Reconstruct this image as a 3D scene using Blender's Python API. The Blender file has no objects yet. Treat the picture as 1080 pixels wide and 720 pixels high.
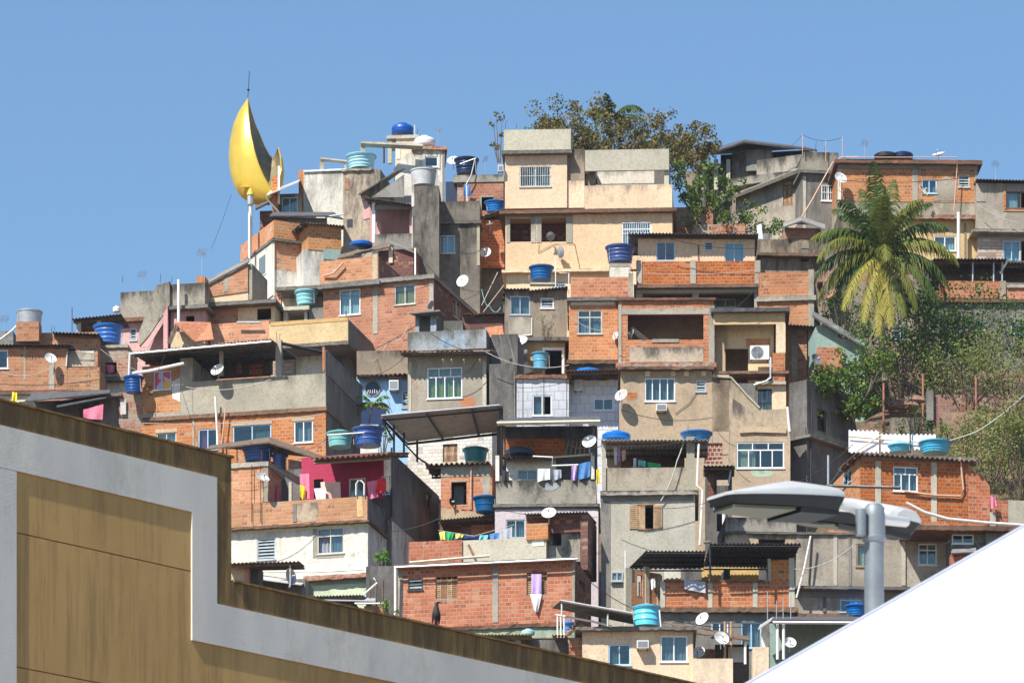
import bpy, math, random
from mathutils import Vector, Matrix, noise
R = math.radians
random.seed(7)
F, CX, HY, CZ = 5000.0, 540.0, 1750.0, 8.0      # focal length in photo pixels, optical column, horizon row, eye height
SC = bpy.context.scene
COL = SC.collection
CAM = Vector((0, 0, CZ))

def W(x, y, Y):
    return Vector(((x - CX) / F * Y, Y, CZ + (HY - y) / F * Y))
def depth_of(y):
    return 192 + (720 - y) * 0.125
def ground_at(Y):
    if Y < 192: return max(0, CZ + (HY - 748) / F * 192 * 1.0 - (192 - Y) * 0.62 - .6)
    y = 720 - (min(Y, 262) - 192) / 0.125
    return CZ + (HY - (y + 28)) / F * min(Y, 262) - 2.8

# ---------------------------------------------------------------- materials
MATS = {}
def newmat(name):
    m = bpy.data.materials.new(name); m.use_nodes = True
    nt = m.node_tree; nt.nodes.clear()
    out = nt.nodes.new('ShaderNodeOutputMaterial')
    b = nt.nodes.new('ShaderNodeBsdfPrincipled')
    nt.links.new(b.outputs[0], out.inputs[0])
    MATS[name] = m
    return m, nt, b
def nd(nt, t, **kw):
    n = nt.nodes.new('ShaderNode' + t)
    for k, v in kw.items():
        if k.startswith('i_'):
            key = k[2:].replace('_', ' ')
            n.inputs[key if key in n.inputs else int(key)].default_value = v
        else: setattr(n, k, v)
    return n
def lk(nt, a, b): nt.links.new(a, b)
def coords(nt, scale=(1, 1, 1)):
    tc = nd(nt, 'TexCoord'); oi = nd(nt, 'ObjectInfo')
    mul = nd(nt, 'Math', operation='MULTIPLY'); mul.inputs[1].default_value = 57.0
    lk(nt, oi.outputs['Random'], mul.inputs[0])
    add = nd(nt, 'VectorMath', operation='ADD')
    lk(nt, tc.outputs['Object'], add.inputs[0]); lk(nt, mul.outputs[0], add.inputs[1])
    mp = nd(nt, 'Mapping'); mp.inputs['Scale'].default_value = scale
    lk(nt, add.outputs[0], mp.inputs[0])
    return mp.outputs[0]
def nz(nt, scale, detail=4, vec=(1, 1, 1), rough=.55):
    n = nd(nt, 'TexNoise'); n.inputs['Scale'].default_value = scale; n.inputs['Detail'].default_value = detail
    n.inputs['Roughness'].default_value = rough
    lk(nt, coords(nt, vec), n.inputs['Vector'])
    return n.outputs['Fac']
def ramp(nt, src, a, b, va=0., vb=1.):
    r = nd(nt, 'MapRange'); r.inputs[1].default_value = a; r.inputs[2].default_value = b
    r.inputs[3].default_value = va; r.inputs[4].default_value = vb; r.interpolation_type = 'SMOOTHSTEP'
    lk(nt, src, r.inputs[0]); return r.outputs[0]
def mathn(nt, op, a, b):
    n = nd(nt, 'Math', operation=op)
    for i, v in enumerate((a, b)):
        if isinstance(v, (int, float)): n.inputs[i].default_value = v
        else: lk(nt, v, n.inputs[i])
    return n.outputs[0]
def mix(nt, fac, a, b, blend='MIX'):
    n = nd(nt, 'Mix', data_type='RGBA', blend_type=blend)
    if isinstance(fac, (int, float)): n.inputs[0].default_value = fac
    else: lk(nt, fac, n.inputs[0])
    for i, v in ((6, a), (7, b)):
        if isinstance(v, (tuple, list)): n.inputs[i].default_value = (*v[:3], 1)
        else: lk(nt, v, n.inputs[i])
    return n.outputs[2]
def bump(nt, b, h, strength=.5, dist=.02):
    n = nd(nt, 'Bump'); n.inputs['Strength'].default_value = strength; n.inputs['Distance'].default_value = dist
    lk(nt, h, n.inputs['Height']); lk(nt, n.outputs[0], b.inputs['Normal'])

def objvar(nt, col, dv=.17, ds=.12, dh=.0055):
    """every wall gets its own slightly different tone"""
    oi = nd(nt, 'ObjectInfo'); wn = nd(nt, 'TexWhiteNoise', noise_dimensions='1D'); lk(nt, oi.outputs['Random'], wn.inputs['W'])
    sp = nd(nt, 'SeparateColor'); lk(nt, wn.outputs['Color'], sp.inputs[0])
    hs = nd(nt, 'HueSaturation')
    for k, (key, c, a) in enumerate((('Hue', .5, dh), ('Saturation', 1, ds), ('Value', 1, dv))):
        mr = nd(nt, 'MapRange'); mr.inputs[3].default_value = c - a; mr.inputs[4].default_value = c + a
        lk(nt, sp.outputs[k], mr.inputs[0]); lk(nt, mr.outputs[0], hs.inputs[key])
    lk(nt, col, hs.inputs['Color']); return hs.outputs[0]
def plaster(name, col, mould=.5, dark=(.075, .068, .058), var=.18, bmp=.5, patch=None, patch_amt=.5):
    """painted or bare render with blotches, drip streaks and mould near the top"""
    m, nt, b = newmat(name)
    big = nz(nt, .55, 5); fine = nz(nt, 9, 6); 
    c1 = tuple(v * (1 - var) for v in col); c2 = tuple(min(.9, v * (1 + var * .8)) for v in col)
    base = mix(nt, ramp(nt, big, .3, .7), c1, c2)
    base = mix(nt, ramp(nt, fine, .40, .72, 0, .5), base, tuple(v * .58 for v in col))
    spk = nz(nt, 3.6, 9, rough=.8)
    base = mix(nt, ramp(nt, spk, .56, .72, 0, .30 + .35 * min(1, mould)), base, tuple(v * .40 for v in col))
    if patch:
        pn = nz(nt, .9, 6, rough=.65)
        base = mix(nt, ramp(nt, pn, 1 - patch_amt - .04, 1 - patch_amt + .02), base, patch)
    if mould > 0:
        tc = nd(nt, 'TexCoord'); sp = nd(nt, 'SeparateXYZ'); lk(nt, tc.outputs['Generated'], sp.inputs[0])
        st = nz(nt, 1.9, 8, (1, 1, .26), .72)
        g = mathn(nt, 'ADD', mathn(nt, 'MULTIPLY', sp.outputs[2], .30), st)
        drip = ramp(nt, g, .72 - .1 * mould, .98 - .1 * mould, 0, min(1, mould * 1.25))
        base = mix(nt, drip, base, dark)
        bl = ramp(nt, nz(nt, 1.1, 8, (1, 1, .7), .72), .56 - .06 * mould, .74, 0, min(.95, mould))
        base = mix(nt, bl, base, dark)
    lk(nt, objvar(nt, base, .09, .12, .006), b.inputs['Base Color']); b.inputs['Roughness'].default_value = .92
    h = nz(nt, 22, 8, rough=.7)
    bump(nt, b, h, bmp, .03)
    return m

def brickmat(name, c1, c2, mortar=(.36, .29, .22), smear=.35, grime=.35, w=.28, h=.165, ms=.02, dark=(.10, .07, .055), vary=1.):
    m, nt, b = newmat(name)
    uv = nd(nt, 'UVMap', uv_map='UVMap')
    dn = nd(nt, 'TexNoise'); dn.inputs['Scale'].default_value = 2.3; dn.inputs['Detail'].default_value = 3
    lk(nt, uv.outputs[0], dn.inputs['Vector'])
    off = nd(nt, 'VectorMath', operation='SCALE'); off.inputs[3].default_value = .06
    lk(nt, dn.outputs['Color'], off.inputs[0])
    ad = nd(nt, 'VectorMath', operation='ADD'); lk(nt, uv.outputs[0], ad.inputs[0]); lk(nt, off.outputs[0], ad.inputs[1])
    bt = nd(nt, 'TexBrick'); bt.inputs['Scale'].default_value = 1
    bt.inputs['Brick Width'].default_value = w; bt.inputs['Row Height'].default_value = h
    bt.inputs['Mortar Size'].default_value = ms; bt.inputs['Mortar Smooth'].default_value = .25; bt.inputs['Bias'].default_value = 0
    bt.inputs['Color1'].default_value = (*c1, 1); bt.inputs['Color2'].default_value = (*c2, 1); bt.inputs['Mortar'].default_value = (*mortar, 1)
    lk(nt, ad.outputs[0], bt.inputs['Vector'])
    # a second, coarser choice of colour per brick: pale and burnt ones
    vz = nd(nt, 'TexWhiteNoise', noise_dimensions='2D')
    sn = nd(nt, 'VectorMath', operation='SNAP'); sn.inputs[1].default_value = (w, h, 1); lk(nt, ad.outputs[0], sn.inputs[0]); lk(nt, sn.outputs[0], vz.inputs[0])
    col = bt.outputs['Color']
    notm = mathn(nt, 'SUBTRACT', 1, bt.outputs['Fac'])
    pale = mathn(nt, 'MULTIPLY', ramp(nt, vz.outputs[0], .74, .95, 0, .5 * vary), notm)
    col = mix(nt, pale, col, (.52, .30, .17))
    burnt = mathn(nt, 'MULTIPLY', ramp(nt, vz.outputs[0], .18, .04, 0, .62 * vary), notm)
    col = mix(nt, burnt, col, (.16, .055, .03))
    col = mix(nt, ramp(nt, nz(nt, .9, 6), .35, .7, 0, .5), col, tuple(v * .58 for v in c1))
    sm = ramp(nt, nz(nt, 1.3, 7, rough=.7), .72 - .22 * smear, .76 - .2 * smear, 0, .85)
    col = mix(nt, sm, col, mortar)
    gr = ramp(nt, nz(nt, 1.6, 7, (1, 1, .35), .7), .70 - .18 * grime, .80 - .1 * grime, 0, .8)
    col = mix(nt, gr, col, dark)
    lk(nt, col, b.inputs['Base Color']); b.inputs['Roughness'].default_value = .9
    col = mix(nt, ramp(nt, nz(nt, 4.2, 9, rough=.8), .55, .72, 0, .55), col, tuple(v * .45 for v in c1))
    lk(nt, objvar(nt, col), b.inputs['Base Color'])
    hh = mathn(nt, 'ADD', mathn(nt, 'MULTIPLY', bt.outputs['Fac'], -1.0), mathn(nt, 'MULTIPLY', nz(nt, 18, 5), .6))
    bump(nt, b, hh, .7, .03)
    return m

def simple(name, col, rough=.6, metal=0., var=.15, grime=0., gcol=(.12, .10, .08), spec=.5, scale=4.):
    m, nt, b = newmat(name)
    base = mix(nt, ramp(nt, nz(nt, scale, 5), .3, .7), tuple(v * (1 - var) for v in col), tuple(min(1, v * (1 + var * .6)) for v in col))
    if grime:
        base = mix(nt, ramp(nt, nz(nt, 2.2, 7, (1, 1, .4), .7), .62 - .15 * grime, .8 - .1 * grime, 0, min(1, .4 + grime * .6)), base, gcol)
    if name.startswith('plastic') or name.startswith('dish'): base = objvar(nt, base, .18, .22, .015)
    lk(nt, base, b.inputs['Base Color'])
    b.inputs['Roughness'].default_value = rough; b.inputs['Metallic'].default_value = metal
    b.inputs['Specular IOR Level'].default_value = spec
    return m

def leafmat(name, c1, c2, trans=.25, c3=None, f3=.1):
    m, nt, b = newmat(name)
    uv = nd(nt, 'UVMap', uv_map='UVMap'); wn = nd(nt, 'TexWhiteNoise', noise_dimensions='2D'); lk(nt, uv.outputs[0], wn.inputs[0])
    c = mix(nt, wn.outputs[0], c1, c2)
    if c3:
        w2 = nd(nt, 'SeparateColor'); lk(nt, wn.outputs[1], w2.inputs[0])
        c = mix(nt, ramp(nt, w2.outputs[1], 1 - f3 - .01, 1 - f3), c, c3)
    lk(nt, c, b.inputs['Base Color']); b.inputs['Roughness'].default_value = .6; b.inputs['Specular IOR Level'].default_value = .2
    t = nd(nt, 'BsdfTranslucent'); lk(nt, c, t.inputs[0])
    ms = nd(nt, 'MixShader'); ms.inputs[0].default_value = trans
    lk(nt, b.outputs[0], ms.inputs[1]); lk(nt, t.outputs[0], ms.inputs[2])
    lk(nt, ms.outputs[0], [n for n in nt.nodes if n.type == 'OUTPUT_MATERIAL'][0].inputs[0])
    return m

def glass(name, tint=(.72, .82, .82), amt=.085):
    m, nt, b = newmat(name)
    tr = nd(nt, 'BsdfTransparent'); tr.inputs[0].default_value = (*tint, 1)
    gl = nd(nt, 'BsdfGlossy'); gl.inputs['Roughness'].default_value = .06; gl.inputs[0].default_value = (.9, .9, .88, 1)
    ms = nd(nt, 'MixShader'); ms.inputs[0].default_value = amt
    lk(nt, tr.outputs[0], ms.inputs[1]); lk(nt, gl.outputs[0], ms.inputs[2])
    lk(nt, ms.outputs[0], [n for n in nt.nodes if n.type == 'OUTPUT_MATERIAL'][0].inputs[0])
    return m

def make_mats():
    brickmat('brick_orange', (.60, .215, .07), (.47, .135, .045), mortar=(.46, .32, .20), smear=.5, grime=.35)
    brickmat('brick_red', (.52, .15, .05), (.39, .09, .035), smear=.45, grime=.45, mortar=(.42, .27, .18))
    brickmat('brick_pale', (.60, .25, .09), (.50, .17, .06), smear=.65, grime=.3, mortar=(.42, .34, .25))
    brickmat('brick_worn', (.42, .15, .07), (.34, .10, .05), smear=1.0, grime=.55, mortar=(.34, .29, .23))
    brickmat('brick_shade_dark', (.20, .06, .04), (.15, .045, .035), smear=.3, grime=.6, mortar=(.15, .12, .10))  # darkened brick: shade of turned and covered walls is put into the colour
    brickmat('brick_white', (.70, .66, .58), (.62, .57, .5), smear=.2, grime=.15, mortar=(.5, .46, .4), dark=(.3, .25, .2))
    brickmat('tile_white', (.62, .64, .68), (.56, .58, .64), smear=0, grime=.12, mortar=(.34, .36, .42), w=.42, h=.42, ms=.012, dark=(.32, .33, .36), vary=0.)
    brickmat('stone_face', (.50, .36, .28), (.62, .52, .44), smear=.2, grime=.3, mortar=(.3, .26, .22), w=.5, h=.18, ms=.02)
    brickmat('lattice_tile', (.30, .06, .04), (.24, .05, .035), smear=0, grime=.2, mortar=(.55, .42, .33), w=.2, h=.2, ms=.03)
    plaster('cream_paint', (.80, .575, .355), .2, var=.07, dark=(.30, .23, .15), bmp=.2)
    plaster('cream_stained', (.78, .56, .355), .6, var=.1, dark=(.22, .18, .14), bmp=.3)
    plaster('pale_cream', (.74, .58, .40), .3, var=.1, dark=(.25, .2, .16), bmp=.3)
    plaster('tan_render', (.50, .385, .265), .30, var=.1, dark=(.20, .16, .12), bmp=.4)
    plaster('tan_mouldy', (.46, .365, .26), 1.0, var=.14, dark=(.10, .085, .07), bmp=.7)
    plaster('ochre_render', (.62, .43, .20), .4, var=.12, dark=(.28, .21, .14))
    plaster('white_paint', (.74, .70, .60), .5, var=.08, dark=(.34, .31, .25), bmp=.3)
    plaster('white_stained', (.74, .71, .63), .6, var=.1, dark=(.20, .185, .15), bmp=.5)
    plaster('lilac_paint', (.62, .55, .57), .2, var=.07, dark=(.3, .27, .27), bmp=.25)
    plaster('pale_cement', (.50, .465, .37), .25, var=.1, dark=(.22, .20, .17), bmp=.4)
    plaster('cement', (.39, .355, .285), .45, var=.18, dark=(.11, .10, .085), bmp=.8)
    plaster('rough_cement', (.39, .34, .27), .5, var=.25, dark=(.12, .10, .08), bmp=1.0, patch=(.42, .37, .30), patch_amt=.42)
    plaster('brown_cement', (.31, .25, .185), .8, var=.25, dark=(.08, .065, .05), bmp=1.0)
    plaster('mould_shade_concrete', (.20, .18, .15), 1.0, var=.25, dark=(.055, .05, .042), bmp=.9)  # dark mould colour, with the dark grey house's partial shade put in
    plaster('shade_dark_cement', (.165, .152, .14), .6, var=.3, dark=(.035, .033, .032), bmp=1.0)  # darkened cement: shading of side and back walls is put into the colour
    plaster('grey_cement', (.24, .225, .20), .6, var=.2, dark=(.07, .065, .06), bmp=.9)
    plaster('mould_concrete', (.33, .30, .245), 1.1, var=.2, dark=(.055, .05, .043), bmp=.9)
    plaster('blue_stained', (.33, .36, .38), 1.0, var=.25, dark=(.10, .095, .08), bmp=.7, patch=(.28, .40, .55), patch_amt=.42)
    plaster('rusty_edge', (.17, .10, .065), .5, var=.4, dark=(.05, .04, .035), patch=(.24, .12, .075), patch_amt=.4)
    plaster('concrete_edge', (.19, .175, .155), .7, var=.3, dark=(.06, .055, .05), bmp=.9)
    plaster('bare_patches', (.36, .31, .245), .35, var=.2, dark=(.15, .12, .09), bmp=.9, patch=(.44, .15, .07), patch_amt=.34)
    plaster('blue_paint', (.38, .58, .82), .15, var=.08, dark=(.2, .3, .42), bmp=.2)
    plaster('pink_paint', (.62, .36, .34), .4, var=.12, dark=(.22, .14, .13), bmp=.3)
    plaster('magenta_paint', (.40, .035, .075), .15, var=.12, dark=(.16, .03, .04), bmp=.2)
    plaster('green_paint', (.40, .50, .38), .5, var=.12, dark=(.14, .16, .12), bmp=.3)
    plaster('sea_green_paint', (.30, .42, .38), .2, var=.12, dark=(.14, .16, .14), bmp=.3)
    plaster('lime_band', (.62, .68, .48), .3, var=.1, dark=(.3, .32, .22), bmp=.2)
    simple('white_frame', (.78, .80, .82), .45, var=.05)
    simple('old_frame', (.55, .53, .47), .6, var=.2, grime=.5)
    simple('blue_frame', (.40, .60, .78), .45, var=.08)
    simple('alu_frame', (.50, .52, .54), .4, .4, var=.1)
    simple('brown_frame', (.17, .08, .04), .6, var=.2)
    simple('wood', (.30, .15, .075), .75, var=.3, grime=.4)
    simple('wood_pale', (.42, .27, .15), .75, var=.3, grime=.3)
    simple('wood_old', (.16, .11, .075), .85, var=.4, grime=.5)
    simple('cream_wood', (.66, .57, .40), .7, var=.12, grime=.2)
    simple('metal_dark', (.045, .045, .05), .5, .5, var=.3)
    simple('rebar', (.09, .045, .03), .8, .2, var=.3)
    simple('galvanised', (.48, .50, .52), .42, .55, var=.12, grime=.3, gcol=(.2, .19, .18))
    simple('fibre_cement', (.20, .195, .185), .9, var=.3, grime=.8, gcol=(.06, .055, .05))
    simple('fibre_cement_dark', (.085, .085, .09), .85, var=.35, grime=.7, gcol=(.03, .03, .03))
    simple('fibre_pale', (.50, .49, .46), .8, var=.15, grime=.5, gcol=(.2, .18, .16))
    simple('zinc', (.62, .64, .66), .4, .35, var=.1, grime=.25, gcol=(.3, .28, .25))
    simple('zinc_white', (.80, .80, .82), .45, .1, var=.05, grime=.15, gcol=(.4, .38, .34))
    simple('clay_tile', (.46, .18, .09), .85, var=.35, grime=.5, gcol=(.10, .07, .05), scale=7)
    simple('clay_tile_old', (.22, .105, .06), .9, var=.4, grime=1.0, gcol=(.07, .055, .045), scale=7)
    simple('yellow_sheet', (.70, .60, .22), .6, var=.2, grime=.4)
    simple('plastic_blue', (.012, .10, .32), .38, var=.12, grime=.12, gcol=(.04, .09, .16))
    simple('plastic_bright_blue', (.015, .19, .55), .35, var=.08, grime=.1, gcol=(.1, .2, .3))
    simple('plastic_sky', (.13, .48, .66), .4, var=.08, grime=.15, gcol=(.15, .28, .3))
    simple('plastic_pale_aqua', (.34, .66, .74), .45, var=.06, grime=.2, gcol=(.3, .42, .44))
    simple('plastic_teal', (.03, .24, .27), .4, var=.1, grime=.15, gcol=(.04, .1, .1))
    simple('plastic_green', (.16, .45, .42), .45, var=.1, grime=.15, gcol=(.1, .2, .2))
    simple('plastic_navy', (.012, .03, .09), .4, var=.15, grime=.1)
    simple('plastic_black', (.02, .02, .024), .5, var=.2)
    simple('fibre_tank', (.52, .53, .53), .8, var=.12, grime=.5, gcol=(.22, .21, .19))
    simple('white_plastic', (.76, .75, .72), .5, var=.05, grime=.12, gcol=(.45, .42, .36))
    simple('dish_white', (.72, .72, .70), .5, var=.06, grime=.1, gcol=(.4, .36, .3))
    simple('dish_rusty', (.70, .68, .62), .6, var=.1, grime=.6, gcol=(.38, .18, .07))
    simple('dish_shaded', (.26, .27, .28), .5, .2, var=.1)
    simple('pipe_white', (.78, .76, .72), .5, var=.06, grime=.2, gcol=(.4, .36, .3))
    simple('pipe_pink', (.62, .38, .26), .6, var=.1)
    simple('cable_black', (.02, .02, .022), .6, var=.1)
    simple('cable_pale', (.5, .48, .44), .6, var=.1)
    simple('rust_pole', (.36, .14, .09), .75, var=.25, grime=.3)
    simple('gold_paint', (.80, .53, .075), .27, .4, var=.10, grime=.10, gcol=(.45, .25, .04), scale=1.2)
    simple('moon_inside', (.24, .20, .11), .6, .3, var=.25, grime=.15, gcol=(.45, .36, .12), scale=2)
    simple('lamp_cast', (.56, .56, .54), .42, .25, var=.03)
    simple('lamp_dark', (.025, .026, .028), .7, 0, var=.08, spec=.2)
    simple('lamp_glass', (.10, .10, .068), .6, 0, var=.05, spec=.2)
    simple('zinc_pole', (.20, .225, .245), .55, .4, var=.12, grime=.1, gcol=(.55, .56, .56), scale=9)
    simple('canvas_white', (.70, .69, .68), .6, var=.03, grime=.12, gcol=(.62, .60, .56), scale=1.2)
    simple('canvas_seam', (.35, .38, .48), .6, var=.05)
    simple('bird_dark', (.016, .014, .016), .7, var=.4, scale=30)
    simple('bird_red', (.28, .03, .03), .7)
    simple('yellow_plastic', (.75, .55, .03), .45)
    for n, c in (('cloth_white', (.78, .77, .78)), ('cloth_red', (.70, .02, .03)), ('cloth_pink', (.72, .20, .30)), ('cloth_yellow', (.80, .62, .03)),
                 ('cloth_lilac', (.52, .38, .72)), ('cloth_blue', (.08, .22, .50)), ('cloth_navy', (.03, .05, .14)), ('cloth_green', (.02, .42, .12)),
                 ('cloth_lime', (.72, .72, .18)), ('cloth_aqua', (.15, .55, .60)), ('cloth_grey', (.40, .42, .48)), ('cloth_dark', (.03, .03, .04)),
                 ('cloth_peach', (.75, .50, .42)), ('cloth_magenta', (.60, .10, .35)),
                 ('curtain_olive', (.36, .36, .05)), ('curtain_cream', (.66, .58, .42)), ('curtain_white', (.70, .72, .74)), ('curtain_teal', (.15, .20, .21)),
                 ('curtain_gold', (.55, .38, .10)), ('curtain_red', (.65, .05, .07)), ('curtain_grey', (.28, .31, .36))):
        simple(n, c, .9, var=.12, scale=9)
    glass('glass_pane'); glass('glass_dusty', (.75, .8, .82), .12); simple('frosted_glass', (.30, .36, .38), .25, var=.25)
    # stained glass with warm blobs, as in the small panel on the left terrace
    m, nt, b = newmat('stained_glass')
    v = nd(nt, 'TexVoronoi'); v.inputs['Scale'].default_value = 3.4; lk(nt, coords(nt), v.inputs['Vector'])
    sp = nd(nt, 'SeparateColor'); lk(nt, v.outputs['Color'], sp.inputs[0])
    c = mix(nt, ramp(nt, sp.outputs[0], .45, .5), (.80, .42, .03), (.60, .05, .08))
    c = mix(nt, ramp(nt, sp.outputs[1], .75, .8), c, (.55, .45, .6)); lk(nt, c, b.inputs['Base Color']); b.inputs['Roughness'].default_value = .3
    # stained yellow render of the near wall
    m, nt, b = newmat('near_yellow')
    st = nz(nt, 1.8, 9, (3.0, 3.0, .2), .76)
    c = mix(nt, ramp(nt, nz(nt, .8, 5), .3, .7), (.60, .355, .125), (.68, .42, .155))
    c = mix(nt, ramp(nt, st, .44, .70, 0, .65), c, (.30, .19, .075))
    c = mix(nt, ramp(nt, nz(nt, 5, 9, (1, 1, .35), .8), .56, .70, 0, .4), c, (.20, .14, .07))
    lk(nt, c, b.inputs['Base Color']); b.inputs['Roughness'].default_value = .95; bump(nt, b, nz(nt, 60, 6), .3, .01)
    m, nt, b = newmat('near_yellow_mouldy')
    st = nz(nt, 2.0, 9, (3.4, 3.4, .38), .78)
    c = mix(nt, ramp(nt, st, .34, .60), (.38, .235, .085), (.17, .105, .045))
    c = mix(nt, ramp(nt, nz(nt, 3, 6, (2, 2, .2), .7), .55, .72, 0, .8), c, (.08, .058, .035))
    lk(nt, c, b.inputs['Base Color']); b.inputs['Roughness'].default_value = .95; bump(nt, b, nz(nt, 60, 6), .3, .01)
    m, nt, b = newmat('near_white')
    c = mix(nt, ramp(nt, nz(nt, 1.5, 6, (1, 1, .2)), .35, .7), (.88, .82, .70), (.74, .70, .62))
    c = mix(nt, ramp(nt, nz(nt, 5, 8, (1, 1, .6), .75), .58, .75, 0, .45), c, (.33, .36, .36))
    c = mix(nt, ramp(nt, nz(nt, 1.1, 8, (1, 1, .5), .75), .5, .66, 0, .4), c, (.50, .44, .33))
    lk(nt, c, b.inputs['Base Color']); b.inputs['Roughness'].default_value = .9; bump(nt, b, nz(nt, 50, 6), .3, .01)
    # earth
    m, nt, b = newmat('earth')
    c = mix(nt, ramp(nt, nz(nt, .5, 8, rough=.7), .4, .6), (.20, .11, .07), (.09, .075, .035))
    c = mix(nt, ramp(nt, nz(nt, 2.2, 8, rough=.7), .5, .62, 0, .7), c, (.30, .19, .13))
    lk(nt, c, b.inputs['Base Color']); b.inputs['Roughness'].default_value = 1; bump(nt, b, nz(nt, 3, 10, rough=.7), 1, .25)
    brickmat('earth_rubble', (.26, .12, .085), (.20, .095, .07), smear=1.1, grime=.8, mortar=(.26, .18, .13), w=.6, h=.4, ms=.03)
    simple('bark', (.13, .10, .075), .95, var=.4, scale=8)
    simple('bark_pale', (.27, .235, .19), .95, var=.3, scale=8)
    simple('palm_bark', (.22, .18, .14), .95, var=.3, scale=8)
    leafmat('leaf_autumn', (.085, .11, .03), (.15, .155, .045), c3=(.36, .21, .07), f3=.24)
    leafmat('leaf_dark', (.045, .10, .02), (.08, .15, .03))
    leafmat('leaf_mid', (.07, .14, .025), (.13, .20, .04), c3=(.42, .36, .05), f3=.05)
    leafmat('leaf_bush', (.13, .20, .045), (.20, .25, .065), c3=(.28, .17, .08), f3=.15)
    leafmat('leaf_bright', (.10, .22, .03), (.16, .28, .04))
    leafmat('leaf_straw', (.24, .26, .08), (.17, .23, .055), c3=(.34, .26, .13), f3=.15)
    leafmat('frond_green', (.045, .085, .018), (.08, .125, .026))
    leafmat('frond_olive', (.13, .155, .028), (.21, .22, .04))
    leafmat('frond_yellow', (.40, .33, .06), (.27, .26, .05))
    simple('fruit_yellow', (.8, .5, .03), .5)

# ---------------------------------------------------------------- mesh builder
class MB:
    def __init__(s): s.v = []; s.f = []; s.sm = False
    def quad(s, *p):
        n = len(s.v); s.v += [Vector(q) for q in p]; s.f.append(tuple(range(n, n + len(p))))
    def hexa(s, p):      # p: 8 corners, bottom 0-3, top 4-7
        n = len(s.v); s.v += [Vector(q) for q in p]
        for f in ((0, 3, 2, 1), (4, 5, 6, 7), (0, 1, 5, 4), (1, 2, 6, 5), (2, 3, 7, 6), (3, 0, 4, 7)):
            s.f.append(tuple(n + i for i in f))
    def box(s, x0, x1, y0, y1, z0, z1):
        s.hexa([(x0, y0, z0), (x1, y0, z0), (x1, y1, z0), (x0, y1, z0), (x0, y0, z1), (x1, y0, z1), (x1, y1, z1), (x0, y1, z1)])
    def tube(s, pts, r, n=8, r1=None, cap=True):
        pts = [Vector(p) for p in pts]; m = len(pts); base = len(s.v); up = None
        for i, p in enumerate(pts):
            d = (pts[min(i + 1, m - 1)] - pts[max(i - 1, 0)])
            d = d.normalized() if d.length > 1e-9 else Vector((0, 0, 1))
            if up is None: up = Vector((0, 0, 1)) if abs(d.z) < .9 else Vector((1, 0, 0))
            a = d.cross(up).normalized(); b = d.cross(a).normalized()
            up = -b if False else up
            rr = r if r1 is None else r + (r1 - r) * i / max(1, m - 1)
            for k in range(n):
                t = 2 * math.pi * k / n
                s.v.append(p + a * (math.cos(t) * rr) + b * (math.sin(t) * rr))
        for i in range(m - 1):
            for k in range(n):
                a0 = base + i * n + k; a1 = base + i * n + (k + 1) % n
                s.f.append((a0, a1, a1 + n, a0 + n))
        if cap:
            s.f.append(tuple(base + k for k in reversed(range(n)))); s.f.append(tuple(base + (m - 1) * n + k for k in range(n)))
    def lathe(s, prof, n=28, o=(0, 0, 0)):
        base = len(s.v); o = Vector(o)
        for r, z in prof:
            for k in range(n):
                t = 2 * math.pi * k / n; s.v.append(o + Vector((r * math.cos(t), r * math.sin(t), z)))
        for i in range(len(prof) - 1):
            for k in range(n):
                a0 = base + i * n + k; a1 = base + i * n + (k + 1) % n
                s.f.append((a0, a1, a1 + n, a0 + n))
        if prof[-1][0] > 1e-4: s.f.append(tuple(base + (len(prof) - 1) * n + k for k in range(n)))
        if prof[0][0] > 1e-4: s.f.append(tuple(base + k for k in reversed(range(n))))
    def build(s, name, mat, parent=None, smooth=False, sharp=40, uvrand=False, leafuv=False, loc=None):
        me = bpy.data.meshes.new(name); me.from_pydata([tuple(v) for v in s.v], [], s.f); me.update()
        uv = me.uv_layers.new(name='UVMap')
        ox, oy = random.uniform(0, 30), random.uniform(0, 30)
        dat = [0.0] * (2 * len(me.loops))
        for p in me.polygons:
            n = p.normal
            if leafuv:
                g = (random.random() * 9, random.random() * 9)
            for li in p.loop_indices:
                if leafuv: u, w = g
                else:
                    c = me.vertices[me.loops[li].vertex_index].co
                    if abs(n.z) > .7: u, w = c.x, c.y
                    elif abs(n.x) > abs(n.y): u, w = c.y, c.z
                    else: u, w = c.x, c.z
                    u += ox; w += oy
                dat[2 * li] = u; dat[2 * li + 1] = w
        uv.data.foreach_set('uv', dat)
        if smooth:
            me.polygons.foreach_set('use_smooth', [True] * len(me.polygons))
            try: me.set_sharp_from_angle(angle=R(sharp))
            except Exception: pass
        me.materials.append(MATS[mat])
        o = bpy.data.objects.new(name, me); COL.objects.link(o)
        if parent: o.parent = parent
        if loc is not None: o.location = loc
        return o

def tag(o, label, cat=None, group=None, kind=None):
    if label: o['label'] = label
    if cat: o['category'] = cat
    if group: o['group'] = group
    if kind: o['kind'] = kind
    return o
def empty(name, loc, label, cat, rz=0, group=None):
    o = bpy.data.objects.new(name, None); COL.objects.link(o); o.empty_display_size = .3
    o.location = loc; o.rotation_euler = (0, 0, rz)
    return tag(o, label, cat, group)

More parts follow.
